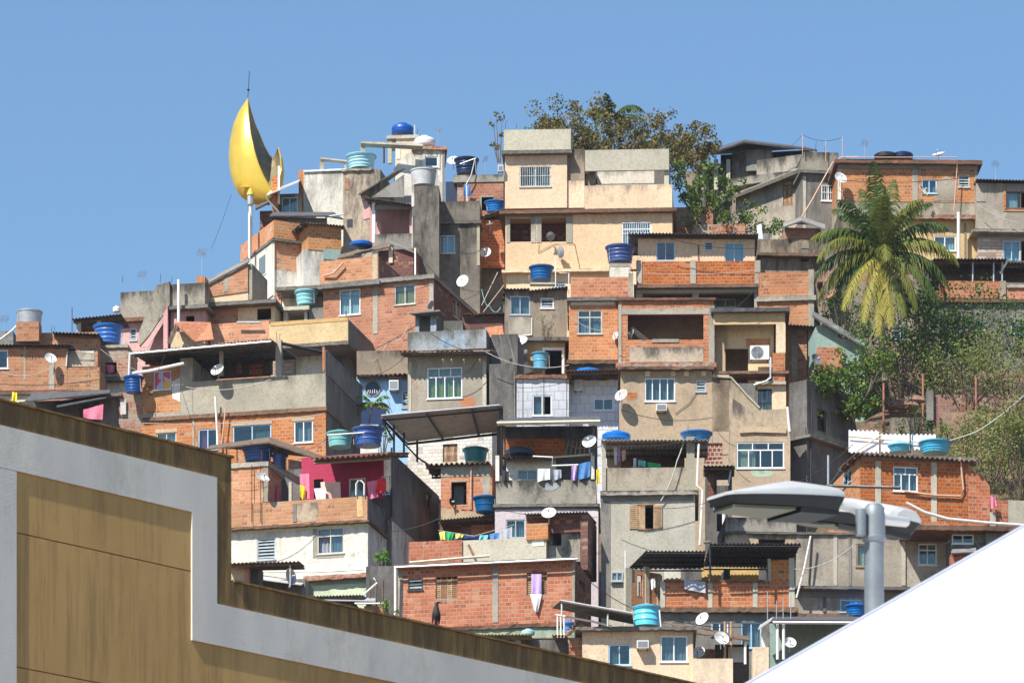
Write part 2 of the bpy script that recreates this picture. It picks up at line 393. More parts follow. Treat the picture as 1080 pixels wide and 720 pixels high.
# ---------------------------------------------------------------- house frame
class H:
    """a house (or any walled thing) whose facade plane is turned by th degrees; positions on it are read off the photograph"""
    def __init__(s, name, label, cat, x0, x1, yb, th=0, Y=None, d=4.5, group=None, near=None):
        s.Y = Y if Y else depth_of(yb); s.th = R(th); s.d = d
        s.x0, s.x1 = x0, x1
        xn = near if near is not None else (x1 if th >= 0 else x0)
        s.o = W(xn, yb, s.Y)
        zg = ground_at(s.Y)
        s.gz = min(0, zg - s.o.z)               # ground below the pixel base, local
        s.rz = -s.th
        s.M = Matrix.Translation(s.o) @ Matrix.Rotation(s.rz, 4, 'Z'); s.Mi = s.M.inverted()
        s.xn = xn
        s.e = empty(name, s.o, label, cat, s.rz, group or ({'house': 'houses on the hillside', 'shed': 'sheds and lean-tos among the houses', 'shelter': 'roof shelters among the houses'}.get(cat)))
        s.L = s.hx(x0, yb - 20); s.Rr = s.hx(x1, yb - 20)
        s.cam = s.Mi @ CAM
    def ray(s, x, y):
        p = s.Mi @ W(x, y, s.Y); c = s.Mi @ CAM
        return c, (p - c)
    def hit(s, x, y, c=0, face='F'):
        """local (a, b): a along the face, b height"""
        o, d = s.ray(x, y)
        if face == 'F': t = (c - o.y) / d.y; p = o + d * t; return p.x, p.z
        X = s.Rr if face == 'R' else s.L
        X = X - c if face == 'R' else X + c
        t = (X - o.x) / d.x; p = o + d * t; return p.y, p.z
    def hx(s, x, y, c=0): return s.hit(x, y, c)[0]
    def hz(s, y, c=0, x=None): return s.hit(s.xn if x is None else x, y, c)[1]
    def wp(s, x, y, c=0):
        a, b = s.hit(x, y, c); return s.M @ Vector((a, c, b))
    def fr(s, face, a, n, b, c=0):
        """face coords -> local point. n is outward"""
        if face == 'F': return Vector((a, c - n, b))
        if face == 'R': return Vector((s.Rr - c + n, a, b))
        return Vector((s.L + c - n, a, b))
    def fbox(s, mb, face, a0, a1, n0, n1, b0, b1, c=0):
        f = lambda a, n, b: s.fr(face, a, n, b, c)
        mb.hexa([f(a0, n0, b0), f(a1, n0, b0), f(a1, n1, b0), f(a0, n1, b0), f(a0, n0, b1), f(a1, n0, b1), f(a1, n1, b1), f(a0, n1, b1)])
    def grid(s, mb, P, a0, a1, b0, b1, n_in, holes):
        """wall panel between n=0 and n=-n_in with rectangular holes"""
        hs = [(max(a0, h[0]), min(a1, h[1]), max(b0, h[2]), min(b1, h[3])) for h in holes]
        hs = [h for h in hs if h[1] > h[0] and h[3] > h[2]]
        As = sorted({a0, a1, *[h[0] for h in hs], *[h[1] for h in hs]}); Bs = sorted({b0, b1, *[h[2] for h in hs], *[h[3] for h in hs]})
        def solid(i, j):
            if i < 0 or j < 0 or i >= len(As) - 1 or j >= len(Bs) - 1: return False
            ca, cb = (As[i] + As[i + 1]) / 2, (Bs[j] + Bs[j + 1]) / 2
            return not any(h[0] < ca < h[1] and h[2] < cb < h[3] for h in hs)
        for i in range(len(As) - 1):
            for j in range(len(Bs) - 1):
                if not solid(i, j): continue
                p, q, u, w = As[i], As[i + 1], Bs[j], Bs[j + 1]
                mb.quad(P(p, 0, u), P(q, 0, u), P(q, 0, w), P(p, 0, w))
                mb.quad(P(q, -n_in, u), P(p, -n_in, u), P(p, -n_in, w), P(q, -n_in, w))
                if not solid(i - 1, j): mb.quad(P(p, -n_in, u), P(p, 0, u), P(p, 0, w), P(p, -n_in, w))
                if not solid(i + 1, j): mb.quad(P(q, 0, u), P(q, -n_in, u), P(q, -n_in, w), P(q, 0, w))
                if not solid(i, j - 1): mb.quad(P(p, -n_in, u), P(q, -n_in, u), P(q, 0, u), P(p, 0, u))
                if not solid(i, j + 1): mb.quad(P(p, 0, w), P(q, 0, w), P(q, -n_in, w), P(p, -n_in, w))
    def tier(s, yt, yb, mat, wins=(), x0=None, x1=None, c=0, d=None, name='wall', ceil=False, side=None, rw=(), lw=(), back=True, th=.15, z0=None, sides=True, label=None, down=False, seam=True):
        """one storey: front wall with holes, side walls, back wall. Windows are (x0,y0,x1,y1,kind[,opts])"""
        ym = (yt + yb) / 2
        a0 = s.L if x0 is None else s.hx(x0, ym, c); a1 = s.Rr if x1 is None else s.hx(x1, ym, c)
        xr = s.xn if (x0 is None and x1 is None) else ((x1 if x1 is not None else s.x1) if s.th >= 0 else (x0 if x0 is not None else s.x0))
        b1 = s.hz(yt, c, xr); b0 = s.hz(yb, c, xr)
        if down: b0 = min(b0, s.gz)
        d = (s.d if d is None else d)
        def rect(w, face):
            xm, yy = (w[0] + w[2]) / 2, (w[1] + w[3]) / 2
            cc = c if face == 'F' else 0
            p, q = s.hit(w[0], yy, cc, face)[0], s.hit(w[2], yy, cc, face)[0]
            return min(p, q), max(p, q), s.hit(xm, w[3], cc, face)[1], s.hit(xm, w[1], cc, face)[1]
        fr = [rect(w, 'F') for w in wins]; rr = [rect(w, 'R') for w in rw]; lr = [rect(w, 'L') for w in lw]
        mb = MB(); m2 = MB() if side else mb
        P = lambda a, n, b: Vector((a, c - n, b))
        s.grid(mb, P, a0, a1, b0, b1, th, fr)
        if sides:
            # side walls butt behind the front wall
            cs = c + th
            PR = lambda a, n, b: Vector((a1 + n, a, b)); PL = lambda a, n, b: Vector((a0 - n, a, b))
            s.grid(m2, PR, cs, c + d, b0, b1, th, rr); s.grid(m2, PL, cs, c + d, b0, b1, th, lr)
            if back: 
                PB = lambda a, n, b: Vector((a, c + d - n, b))
                s.grid(m2, PB, a0 + th, a1 - th, b0, b1, th, [])
        if ceil:
            (m2).box(a0 + th, a1 - th, c + th, c + d - th, b1 - .12, b1 - .004)
        o = mb.build(name, mat, s.e)
        if side: m2.build(name, side, s.e)
        if label: o['label'] = label
        for w, r in zip(wins, fr): s.window('F', r, w[4], c, **(w[5] if len(w) > 5 else {}))
        for w, r in zip(rw, rr): s.window('R', r, w[4], 0, **(w[5] if len(w) > 5 else {}))
        for w, r in zip(lw, lr): s.window('L', r, w[4], 0, **(w[5] if len(w) > 5 else {}))
        return o
    def window(s, face, r, kind, c=0, fr='white_frame', cur=None, pane='glass_pane', open_=0, mural=None, depth=.05):
        a0, a1, b0, b1 = r; w = a1 - a0; h = b1 - b0
        if kind == 'hole': return
        B = lambda mb, *q: s.fbox(mb, face, q[0], q[1], q[2], q[3], q[4], q[5], c)
        t = .055; n0, n1 = -.13, -.025
        if fr == 'white_frame' and random.random() < .35: fr = random.choice(('alu_frame', 'old_frame', 'old_frame'))
        if cur == 'curtain_teal' and random.random() < .6: cur = random.choice((None, ('curtain_cream', 0, .4), ('curtain_white', .45, 1), 'curtain_grey', ('curtain_grey', .3, 1)))
        if kind in ('shut', 'shut_open', 'door_w'):
            f = MB(); B(f, a0 - .05, a0, n0, n1 + .01, b0 - .05, b1 + .05); B(f, a1, a1 + .05, n0, n1 + .01, b0 - .05, b1 + .05)
            B(f, a0, a1, n0, n1 + .01, b1, b1 + .05); B(f, a0, a1, n0, n1 + .03, b0 - .05, b0)
            wo = f.build('window', fr, s.e)
            nleaf = 4 if kind == 'shut' else 2
            k = 4 if kind != 'door_w' else 2
            for i in range(k):
                if kind == 'shut_open' and i in (2,): continue
                l = MB(); p = a0 + w * i / k + .01; q = a0 + w * (i + 1) / k - .01
                B(l, p, p + .04, n0 + .02, n0 + .06, b0 + .01, b1 - .01); B(l, q - .04, q, n0 + .02, n0 + .06, b0 + .01, b1 - .01)
                z = b0 + .03
                while z < b1 - .05:
                    B(l, p + .04, q - .04, n0 + .025, n0 + .05, z, z + .06); z += .085
                l.build('shutter', 'wood' if i % 2 else 'wood_pale', wo)
            return wo
        f = MB()
        B(f, a0, a0 + t, n0, n1, b0, b1); B(f, a1 - t, a1, n0, n1, b0, b1)
        B(f, a0 + t, a1 - t, n0, n1, b1 - t, b1); B(f, a0 + t, a1 - t, n0, n1, b0, b0 + t)
        trans = kind[0] == 't'; k = kind[1:] if trans else kind
        tb = b1 - t if not trans else b1 - h * .3
        if trans: B(f, a0 + t, a1 - t, n0, n1 - .003, tb - t * .5, tb + t * .5)
        n = {'2': 2, '3': 3, '4': 4, '1': 1, 'g': 2, 'lou': 1, 'door': 1, 'g4': 4}.get(k, 2)
        for i in range(1, n):
            x = a0 + w * i / n; B(f, x - t * .42, x + t * .42, n0 + .01, n1 - .006, b0 + t, tb)
        if trans:
            nt_ = 3 if n >= 4 else 2
            for i in range(1, nt_):
                x = a0 + w * i / nt_; B(f, x - t * .42, x + t * .42, n0 + .01, n1 - .006, tb, b1 - t)
        # sill
        B(f, a0 - .04, a1 + .04, n1 - .02, .05, b0 - .05, b0 - .003)
        wo = f.build('window', fr, s.e)
        if k == 'lou':
            l = MB(); z = b0 + t + .03
            while z < b1 - t - .05:
                l.quad(*[s.fr(face, a, q, zz, c) for a, q, zz in ((a0 + t, -.02, z), (a1 - t, -.02, z), (a1 - t, -.08, z + .10), (a0 + t, -.08, z + .10))]); z += .14
            l.build('louvre', 'frosted_glass', wo); 
        else:
            skip = {1: (1,), 2: (0,)}.get(open_, ())
            for i in range(n):
                if i in skip: continue
                g = MB(); x = a0 + w * i / n; y_ = a0 + w * (i + 1) / n; m_ = n0 + .04 + (.02 if i % 2 else 0)
                B(g, x + t * .5, y_ - t * .5, m_, m_ + .008, b0 + t, (tb if trans else b1 - t))
                g.build('pane', pane, wo)
            if trans:
                g = MB(); B(g, a0 + t, a1 - t, n0 + .03, n0 + .038, tb + t * .5, b1 - t); g.build('pane', pane, wo)
        if cur:
            cm = MB(); amp = .03
            segs = max(6, int(w / .05)); part = cur if isinstance(cur, tuple) else (cur, 0., 1.)
            xs = [a0 + t * .6 + (w - 1.2 * t) * (part[1] + (part[2] - part[1]) * i / segs) for i in range(segs + 1)]
            ns = [n0 - .09 + amp * math.sin(i * 1.9 + .5 * math.sin(i * .7)) for i in range(segs + 1)]
            for i in range(segs):
                cm.quad(*[s.fr(face, a, q, zz, c) for a, q, zz in ((xs[i], ns[i], b0 + .02), (xs[i + 1], ns[i + 1], b0 + .02), (xs[i + 1], ns[i + 1], b1 - .02), (xs[i], ns[i], b1 - .02))])
            cm.build('curtain', part[0], wo, smooth=False)
        if k in ('g', 'g4') :
            gm = MB(); x = a0 + .04
            while x < a1 - .02:
                B(gm, x, x + .022, n1 + .012, n1 + .034, b0 + .02, b1 - .02); x += .115
            for z in (b0 + .02, b0 + h * .5, b1 - .06): B(gm, a0, a1, n1 + .036, n1 + .052, z, z + .03)
            gm.build('grille', fr, wo)
        return wo
    def slab(s, yt, yb, mat='concrete_edge', over=.2, x0=None, x1=None, c=0, d=None, name='slab', rough=.022, xo=None, sag=0):
        ym = (yt + yb) / 2; cf = c - over; xo = over * .6 if xo is None else xo
        a0 = (s.L - xo) if x0 is None else s.hx(x0, ym, cf); a1 = (s.Rr + xo) if x1 is None else s.hx(x1, ym, cf)
        xr = s.xn if (x0 is None and x1 is None) else ((x1 if x1 is not None else s.x1) if s.th >= 0 else (x0 if x0 is not None else s.x0))
        b1 = s.hz(yt, cf, xr); b0 = s.hz(yb, cf, xr); d = s.d if d is None else d; rough *= .62
        mb = MB(); n = max(2, int((a1 - a0) / .16)); base = 0
        prev = None
        y1 = c + d + .05
        for i in range(n + 1):
            x = a0 + (a1 - a0) * i / n; j = lambda: random.uniform(-rough, rough)
            ring = [Vector((x, cf + j() * .6, b0 + j())), Vector((x, cf + j() * .6, b1 + j() * .6)), Vector((x, y1, b1)), Vector((x, y1, b0))]
            k = len(mb.v); mb.v += ring
            if i:
                for q in range(4): mb.f.append((k - 4 + q, k + q, k + (q + 1) % 4, k - 4 + (q + 1) % 4))
            else: mb.f.append((k, k + 1, k + 2, k + 3))
        mb.f.append((k + 3, k + 2, k + 1, k))
        return mb.build(name, mat, s.e)
    def panel(s, x0, x1, yt, yb, mat, name='column', proud=.03, c=0, back=.0, rough=0, face='F'):
        ym = (yt + yb) / 2
        if face == 'F':
            a0, a1 = s.hx(x0, ym, c), s.hx(x1, ym, c); b1 = s.hit((x0 + x1) / 2, yt, c)[1]; b0 = s.hit((x0 + x1) / 2, yb, c)[1]
        else:
            a0, a1 = sorted((s.hit(x0, ym, 0, face)[0], s.hit(x1, ym, 0, face)[0])); b1 = s.hit((x0 + x1) / 2, yt, 0, face)[1]; b0 = s.hit((x0 + x1) / 2, yb, 0, face)[1]
        mb = MB(); s.fbox(mb, face, a0, a1, -back if back else -.002, proud, b0, b1, c)
        return mb.build(name, mat, s.e)
    def blob(s, pts, mat, name='patch', proud=.012, c=0, face='F'):
        """irregular patch of render laid on the wall, pixel outline"""
        P = [s.hit(x, y, c if face == 'F' else 0, face) for x, y in pts]
        mb = MB(); n = len(P)
        f = lambda a, q, b: s.fr(face, a, q, b, c if face == 'F' else 0)
        mb.v += [f(a, proud, b) for a, b in P] + [f(a, -.01, b) for a, b in P]
        mb.f.append(tuple(range(n)))
        for i in range(n): mb.f.append((i, (i + 1) % n, n + (i + 1) % n, n + i))
        return mb.build(name, mat, s.e)
    def poly(s, name, pts, mat, thick=.06, parent=None, up=False):
        """slab through pixel points (x, y, c)"""
        P = [Vector((s.hit(x, y, c)[0], c, s.hit(x, y, c)[1])) for x, y, c in pts]
        nrm = Vector((0, 0, 0)); n = len(P)
        for i in range(n): nrm += P[i].cross(P[(i + 1) % n])
        nrm = (P[1] - P[0]).cross(P[2] - P[0]).normalized() if nrm.length < 1e-6 else Vector((0, 0, 0))
        a = Vector((0, 0, 0)); c0 = sum(P, Vector()) / n
        for i in range(n): a += (P[i] - c0).cross(P[(i + 1) % n] - c0)
        a.normalize()
        if a.z < 0: a = -a
        mb = MB(); mb.v += P + [p + a * thick for p in P]
        mb.f.append(tuple(range(n))); mb.f.append(tuple(reversed(range(n, 2 * n))))
        for i in range(n): mb.f.append((i, n + i, n + (i + 1) % n, (i + 1) % n))
        return mb.build(name, mat, s.e)
    def corr(s, x0, x1, y0, y1=None, mat='fibre_cement', over=.35, c=0, d=2.5, rise=.25, pitch=.17, amp=.028, name='roof', thick=.012, jit=.02, parent=None, beams=True, bm='wood_old'):
        """corrugated sheet, front edge from pixel (x0,y0) to (x1,y1), running back d metres and rising"""
        y1 = y0 if y1 is None else y1; cf = c - over
        p0 = s.hit(x0, y0, cf); p1 = s.hit(x1, y1, cf)
        L = math.hypot(p1[0] - p0[0], p1[1] - p0[1]); per = 8; n = max(8, int(L / pitch * per))
        mb = MB(); rows = 4; jr = [random.uniform(-jit, jit) for _ in range(int(L / .9) + 2)]
        for side in (0, 1):
            for r_ in range(rows + 1):
                for i in range(n + 1):
                    t = i / n; x = p0[0] + (p1[0] - p0[0]) * t; z = p0[1] + (p1[1] - p0[1]) * t
                    u = L * t; z += amp * math.sin(u / pitch * 2 * math.pi) + thick * (1 - side)
                    y = cf + (d + over) * r_ / rows + (jr[int(u / .9)] * 1.5 if r_ == 0 else 0)
                    mb.v.append(Vector((x, y, z + rise * r_ / rows)))
        N = n + 1; K = N * (rows + 1)
        for r_ in range(rows):
            for i in range(n):
                a = r_ * N + i
                mb.f.append((a, a + 1, a + N + 1, a + N)); mb.f.append((K + a, K + a + N, K + a + N + 1, K + a + 1))
        for i in range(n):
            mb.f.append((i, K + i, K + i + 1, i + 1)); b = rows * N; mb.f.append((b + i, b + i + 1, K + b + i + 1, K + b + i))
        for r_ in range(rows):
            a = r_ * N; mb.f.append((a, a + N, K + a + N, K + a)); a = r_ * N + n; mb.f.append((a, K + a, K + a + N, a + N))
        o = mb.build(name, mat, s.e, smooth=True)
        if beams:
            for q in (.12, .5, .88):
                m = MB()
                yy = cf + (d + over) * q; zz = rise * q - amp - .005
                m.hexa([(p0[0], yy, p0[1] + zz - .09), (p1[0], yy, p1[1] + zz - .09), (p1[0], yy + .06, p1[1] + zz - .09), (p0[0], yy + .06, p0[1] + zz - .09),
                        (p0[0], yy, p0[1] + zz), (p1[0], yy, p1[1] + zz), (p1[0], yy + .06, p1[1] + zz), (p0[0], yy + .06, p0[1] + zz)])
                m.build('rafter', bm, s.e)
        return o
    def tiles(s, x0, x1, y0, y1=None, mat='clay_tile', over=.3, c=0, d=1.4, rise=.4, name='roof'):
        return s.corr(x0, x1, y0, y1, mat, over, c, d, rise, pitch=.23, amp=.05, name=name, thick=.02, jit=.05)
    def bar(s, pts, r=.05, mat='pipe_white', name='pipe', square=False, sides=8):
        mb = MB(); P = []
        for x, y, c in pts: a, b = s.hit(x, y, c); P.append(Vector((a, c, b)))
        mb.tube(P, r, 4 if square else sides)
        return mb.build(name, mat, s.e, smooth=not square)
    def post(s, x, yt, yb, w, mat='cement', c=0, name='column', dd=None):
        a0, a1 = s.hx(x - w / 2, (yt + yb) / 2, c), s.hx(x + w / 2, (yt + yb) / 2, c)
        mb = MB(); mb.box(a0, a1, c, c + (dd or (a1 - a0)), s.hit(x, yb, c)[1], s.hit(x, yt, c)[1])
        return mb.build(name, mat, s.e)
# ---------------------------------------------------------------- separate things
def px(Y): return Y / F
def tank(label, h, c, xc, yt, yb, wt, mat='plastic_blue', kind='tub', lid=None, wb=None, cat='water tank', ribs=3):
    """roof-top water tank; pixel column xc, rim row yt, foot row yb, rim width wt"""
    p = h.wp(xc, yb, c) if isinstance(h, H) else W(xc, yb, c)
    s = px(p.y); Rt = wt * s / 2; Rb = (wb if wb else wt * .84) * s / 2; Ht = (yb - yt) * s
    e = empty('water_tank' if cat == 'water tank' else cat, p, label, cat, group='water tanks on the rooftops' if cat == 'water tank' else None)
    mb = MB(); 
    if kind == 'tub':
        prof = [(Rb, 0)]
        for i in range(1, ribs + 1):
            t = i / (ribs + 1.); r = Rb + (Rt - Rb) * t
            prof += [(r - .012, Ht * (t - .05)), (r + .012, Ht * (t - .02)), (r + .012, Ht * (t + .02)), (r - .004, Ht * (t + .05))]
        prof += [(Rt, Ht * .93), (Rt + .045, Ht * .94), (Rt + .05, Ht), (Rt - .02, Ht + .005)]
        mb.lathe(prof); mb.build('tank_body', mat, e, smooth=True)
        l = MB(); l.lathe([(Rt + .07, Ht + .002), (Rt + .075, Ht + .05), (Rt * .9, Ht + .09), (Rt * .55, Ht + .15), (Rt * .22, Ht + .17), (Rt * .2, Ht + .2), (.001, Ht + .2)])
        if lid != 'none': l.build('lid', lid or mat, e, smooth=True)
    elif kind == 'round':      # bulging polyethylene tank with screw lid
        mb.lathe([(Rt * .94, 0), (Rt, Ht * .08), (Rt, Ht * .3), (Rt * .97, Ht * .33), (Rt, Ht * .36), (Rt, Ht * .58), (Rt * .9, Ht * .72), (Rt * .6, Ht * .84), (Rt * .42, Ht * .87)])
        mb.build('tank_body', mat, e, smooth=True)
        l = MB(); l.lathe([(Rt * .45, Ht * .872), (Rt * .45, Ht * .97), (Rt * .4, Ht), (.001, Ht)]); l.build('lid', lid or mat, e, smooth=True)
    elif kind == 'open':       # open cylinder of fibre cement
        mb.lathe([(Rb, 0), (Rt, Ht * .9), (Rt + .03, Ht * .92), (Rt + .03, Ht), (Rt - .04, Ht), (Rt - .06, Ht * .5)]); mb.build('tank_body', mat, e, smooth=True)
    if kind == 'round': return e
    a_ = random.choice((random.uniform(-.9, -.1), random.uniform(-3.0, -2.4))); q = Vector((math.cos(a_), math.sin(a_), 0)) * (Rt + .07)
    pp = MB(); pp.tube([q * .55 + Vector((0, 0, Ht * .8)), q + Vector((0, 0, Ht * .82)), q + Vector((.01, 0, Ht * .3)), q + Vector((.02, 0, -.02))], .014, 6); pp.build('overflow_pipe', 'cable_pale', e, smooth=True)
    return e

def dish(label, h, c, xc, yc, w, yaw=-18, pitch=32, mat='dish_white', mast=None, cat='satellite dish', group=None):
    p = h.wp(xc, yc, c) if isinstance(h, H) else W(xc, yc, c)
    r = w * px(p.y) / 2
    e = empty('satellite_dish', p, label, cat, group=group or 'satellite dishes on the houses')
    # axis: toward the viewer (-Y), turned by yaw and tilted up by pitch
    M = Matrix.Rotation(R(yaw), 4, 'Z') @ Matrix.Rotation(R(90 - pitch), 4, 'X')    # local +Z -> facing direction
    mb = MB(); prof = []
    for i in range(9):
        t = i / 8; prof.append((r * t if i else .0005, .30 * r * t * t))
    back = [(r * (8 - i) / 8 if i < 8 else .0005, .30 * r * ((8 - i) / 8) ** 2 - .02) for i in range(9)]
    mb.lathe(prof + [(r + .012, .30 * r + .005), (r + .012, .30 * r - .02)] + back, 32)
    mb.v = [M @ v for v in mb.v]; mb.build('reflector', mat, e, smooth=True)
    arm = MB(); f = M @ Vector((0, 0, .85 * r)); lo = M @ Vector((0, -r * .95 if True else 0, .28 * r))
    arm.tube([lo, f], .014, 6); 
    for sx in (-1, 1): arm.tube([M @ Vector((sx * r * .8, r * .5, .26 * r)), f], .008, 5)
    arm.build('arm', 'metal_dark', e)
    hd = MB(); hd.tube([f - (M.to_3x3() @ Vector((0, 0, .10))), f + (M.to_3x3() @ Vector((0, 0, .03)))], .035, 10); hd.build('receiver', 'white_plastic', e)
    bk = MB(); b0 = M @ Vector((0, 0, -.01)); b1 = b0 + Vector((0, .22, -.03))
    bk.tube([b0, b1, b1 + Vector((0, .02, -(mast if mast else r * 1.1)))], .022, 7); bk.build('mast', 'galvanised', e)
    return e

def ac_box(label, h, c, x0, y0, x1, y1, deep=.42, face='F'):
    e = None
    a0, b1 = h.hit(x0, y0, c); a1, b0 = h.hit(x1, y1, c); ym = (y0 + y1) / 2
    w = a1 - a0; ht = b1 - b0; org = h.M @ Vector(((a0 + a1) / 2, c, b0))
    e = empty('air_conditioner', org, label, 'air conditioner', h.rz, 'air conditioners on the walls')
    m = MB(); m.box(-w / 2, w / 2, -deep, 0, 0, ht); m.build('casing', 'white_plastic', e)
    g = MB(); z = ht * .12
    while z < ht * .85: g.box(-w * .42, w * .42, -deep - .012, -deep - .002, z, z + ht * .045); z += ht * .1
    g.build('vent', 'curtain_grey', e)
    b = MB(); b.box(-w / 2 + .03, -w / 2 + .06, -deep * .9, .0, -.05, -.003); b.box(w / 2 - .06, w / 2 - .03, -deep * .9, 0, -.05, -.003); b.build('bracket', 'metal_dark', e)
    return e
def ac_fan(label, h, c, x0, y0, x1, y1, deep=.3):
    a0, b1 = h.hit(x0, y0, c); a1, b0 = h.hit(x1, y1, c); w = a1 - a0; ht = b1 - b0
    e = empty('air_conditioner', h.M @ Vector(((a0 + a1) / 2, c, b0)), label, 'air conditioner', h.rz, 'air conditioners on the walls')
    m = MB(); m.box(-w / 2, w / 2, -deep, 0, 0, ht); m.build('casing', 'white_plastic', e)
    r = ht * .42; cx = -w * .12
    g = MB(); n = 28
    for rr in (r, r * .75, r * .5, r * .25):
        g.tube([(cx + rr * math.cos(2 * math.pi * i / n), -deep - .015, ht / 2 + rr * math.sin(2 * math.pi * i / n)) for i in range(n + 1)], .009, 4, cap=False)
    g.build('fan_guard', 'metal_dark', e)
    f = MB(); f.v += [Vector((cx + r * math.cos(2 * math.pi * i / n), -deep - .004, ht / 2 + r * math.sin(2 * math.pi * i / n))) for i in range(n)]; f.f.append(tuple(range(n))); f.build('fan', 'curtain_grey', e)
    b = MB(); b.box(-w / 2 + .05, -w / 2 + .09, -deep, 0, -.06, -.003); b.box(w / 2 - .09, w / 2 - .05, -deep, 0, -.06, -.003); b.build('bracket', 'metal_dark', e)
    return e

def cloth(label, h, c, pts, mat, name='hanging_cloth', cat='laundry', group='laundry hung out on the terraces', wave=.05):
    """a cloth hanging from its top edge; pts = pixel outline TL, TR, BR, BL"""
    P = [h.wp(x, y, c) for x, y in pts]; mb = MB(); nx, nz_ = 10, 6; ph = random.uniform(0, 6)
    nrm = (h.M.to_3x3() @ Vector((0, -1, 0)))
    org = (P[0] + P[1]) / 2
    for s_ in (0, 1):
        for j in range(nz_ + 1):
            for i in range(nx + 1):
                u, v = i / nx, j / nz_
                q = (P[0] * (1 - u) + P[1] * u) * (1 - v) + (P[3] * (1 - u) + P[2] * u) * v
                q = q + nrm * (wave * (.25 + v) * math.sin(u * 9 + ph + v) + .006 * s_) + Vector((0, 0, .03 * math.sin(u * 5 + ph) * v))
                mb.v.append(q - org)
    N = nx + 1; K = N * (nz_ + 1)
    for j in range(nz_):
        for i in range(nx):
            a = j * N + i; mb.f.append((a, a + 1, a + N + 1, a + N)); mb.f.append((K + a, K + a + N, K + a + N + 1, K + a + 1))
    o = mb.build(name, mat, smooth=True, loc=org)
    return tag(o, label, cat, group)

def line(label, pts, r=.014, mat='cable_black', name='cable', cat='cable', sag=0.0, group=None, sides=5):
    P = []
    for i in range(len(pts) - 1):
        a, b = pts[i], pts[i + 1]
        for k in range(12):
            t = k / 12; q = a * (1 - t) + b * t; q = q - Vector((0, 0, sag * 4 * t * (1 - t))); P.append(q)
    P.append(pts[-1]); o0 = P[0].copy()
    mb = MB(); mb.tube([p - o0 for p in P], r, sides)
    return tag(mb.build(name, mat, smooth=True, loc=o0), label, cat, group)

def pole(label, h, c, x, yt, yb, r=.05, mat='pipe_white', name='pole', cat='pole', x2=None, cap=None, group=None):
    group = group or ('thin rods standing on the roofs' if cat == 'rod' else 'posts and poles among the houses')
    p0 = h.wp(x, yb, c); p1 = h.wp(x2 if x2 is not None else x, yt, c)
    mb = MB(); mb.tube([Vector((0, 0, 0)), (p1 - p0) * .5, p1 - p0], r, 10)
    o = mb.build(name, mat, smooth=True, loc=p0)
    return tag(o, label, cat, group)

def aerial(label, h, c, x, yt, yb, arms=((0, 8, -30),), r=.018):
    """thin mast with a fishbone aerial on top"""
    p0 = h.wp(x, yb, c); p1 = h.wp(x, yt, c); s = px(p0.y)
    e = empty('tv_aerial', p0, label, 'tv aerial')
    mb = MB(); mb.tube([(0, 0, 0), p1 - p0], r, 6); mb.build('mast', 'galvanised', e)
    for dz, L, ang in arms:
        a = MB(); z = (p1 - p0).z - dz * s; v = Vector((math.cos(R(ang)), .3, math.sin(R(ang)) * .55)) * L * s
        a.tube([Vector((0, 0, z)) - v, Vector((0, 0, z)) + v], .012, 5)
        for k in range(-3, 4): q = Vector((0, 0, z)) + v * (k / 3.2); a.tube([q + Vector((.06, -.22, .1)) * 1.0, q - Vector((.06, -.22, .1))], .007, 4)
        a.build('aerial_arm', 'galvanised', e)
    return e

# ---------------------------------------------------------------- plants
def rv(): 
    while True:
        v = Vector((random.uniform(-1, 1), random.uniform(-1, 1), random.uniform(-1, 1)))
        if .05 < v.length < 1: return v
def leaf(mb, p, s, up=.3):
    a = rv().normalized(); b = a.cross(rv()).normalized(); a = (a + Vector((0, 0, -.2))).normalized()
    mb.quad(p - b * s * .32, p + a * s * .5 - b * s * .05 , p + b * s * .32 + a * s * .1, p - a * s * .5)
def tree(label, base, tips, mat='leaf_mid', leaf_s=.2, nleaf=22, spread=.5, r0=.16, bark='bark', name='tree', cat='tree', sub=3, group=None, trunk_pts=None, branchy=.9, seed=1):
    """trunk and limbs reach toward tip points (world); foliage clumps of small leaves sit round the twig ends"""
    random.seed(seed)
    e = empty(name, base, label, cat, group=group)
    t = MB(); lf = MB()
    c = sum((Vector(q) for q in tips), Vector()) / len(tips) - base
    fork = Vector((c.x * .25, c.y * .25, max(.3, c.z * .35)))
    t.tube([Vector((0, 0, -.4)), fork * .5 + Vector((.05, 0, 0)), fork], r0, 8, r0 * .75)
    for q in tips:
        v = Vector(q) - base; mid = fork.lerp(v, .5) + rv() * .12 * (v - fork).length
        mid.z -= .05 * (v - fork).length
        t.tube([fork, fork.lerp(mid, .5) + rv() * .05, mid, mid.lerp(v, .5) + rv() * .08, v], r0 * .5, 6, .02)
        L = (v - fork).length
        for k in range(sub):
            st = mid.lerp(v, random.uniform(0, .9)); tip = v + rv() * spread * 1.25; tip = st.lerp(tip, 1.0)
            m_ = st.lerp(tip, .5) + rv() * .1
            t.tube([st, m_, tip], .03, 5, .008)
            n = int(nleaf * random.uniform(.35, 1.5))
            for cc in (tip, m_):
                cs = spread * random.uniform(.35, .8)
                for _ in range(n // 2):
                    w = rv(); w = w * cs
                    leaf(lf, cc + w, leaf_s * random.uniform(.6, 1.3))
                if random.random() < .7:
                    tw = cc + rv() * cs; t.tube([cc, tw], .012, 4, .005)
    t.build('trunk', bark, e, smooth=True); lf.build('crown', mat, e, leafuv=True)
    return e
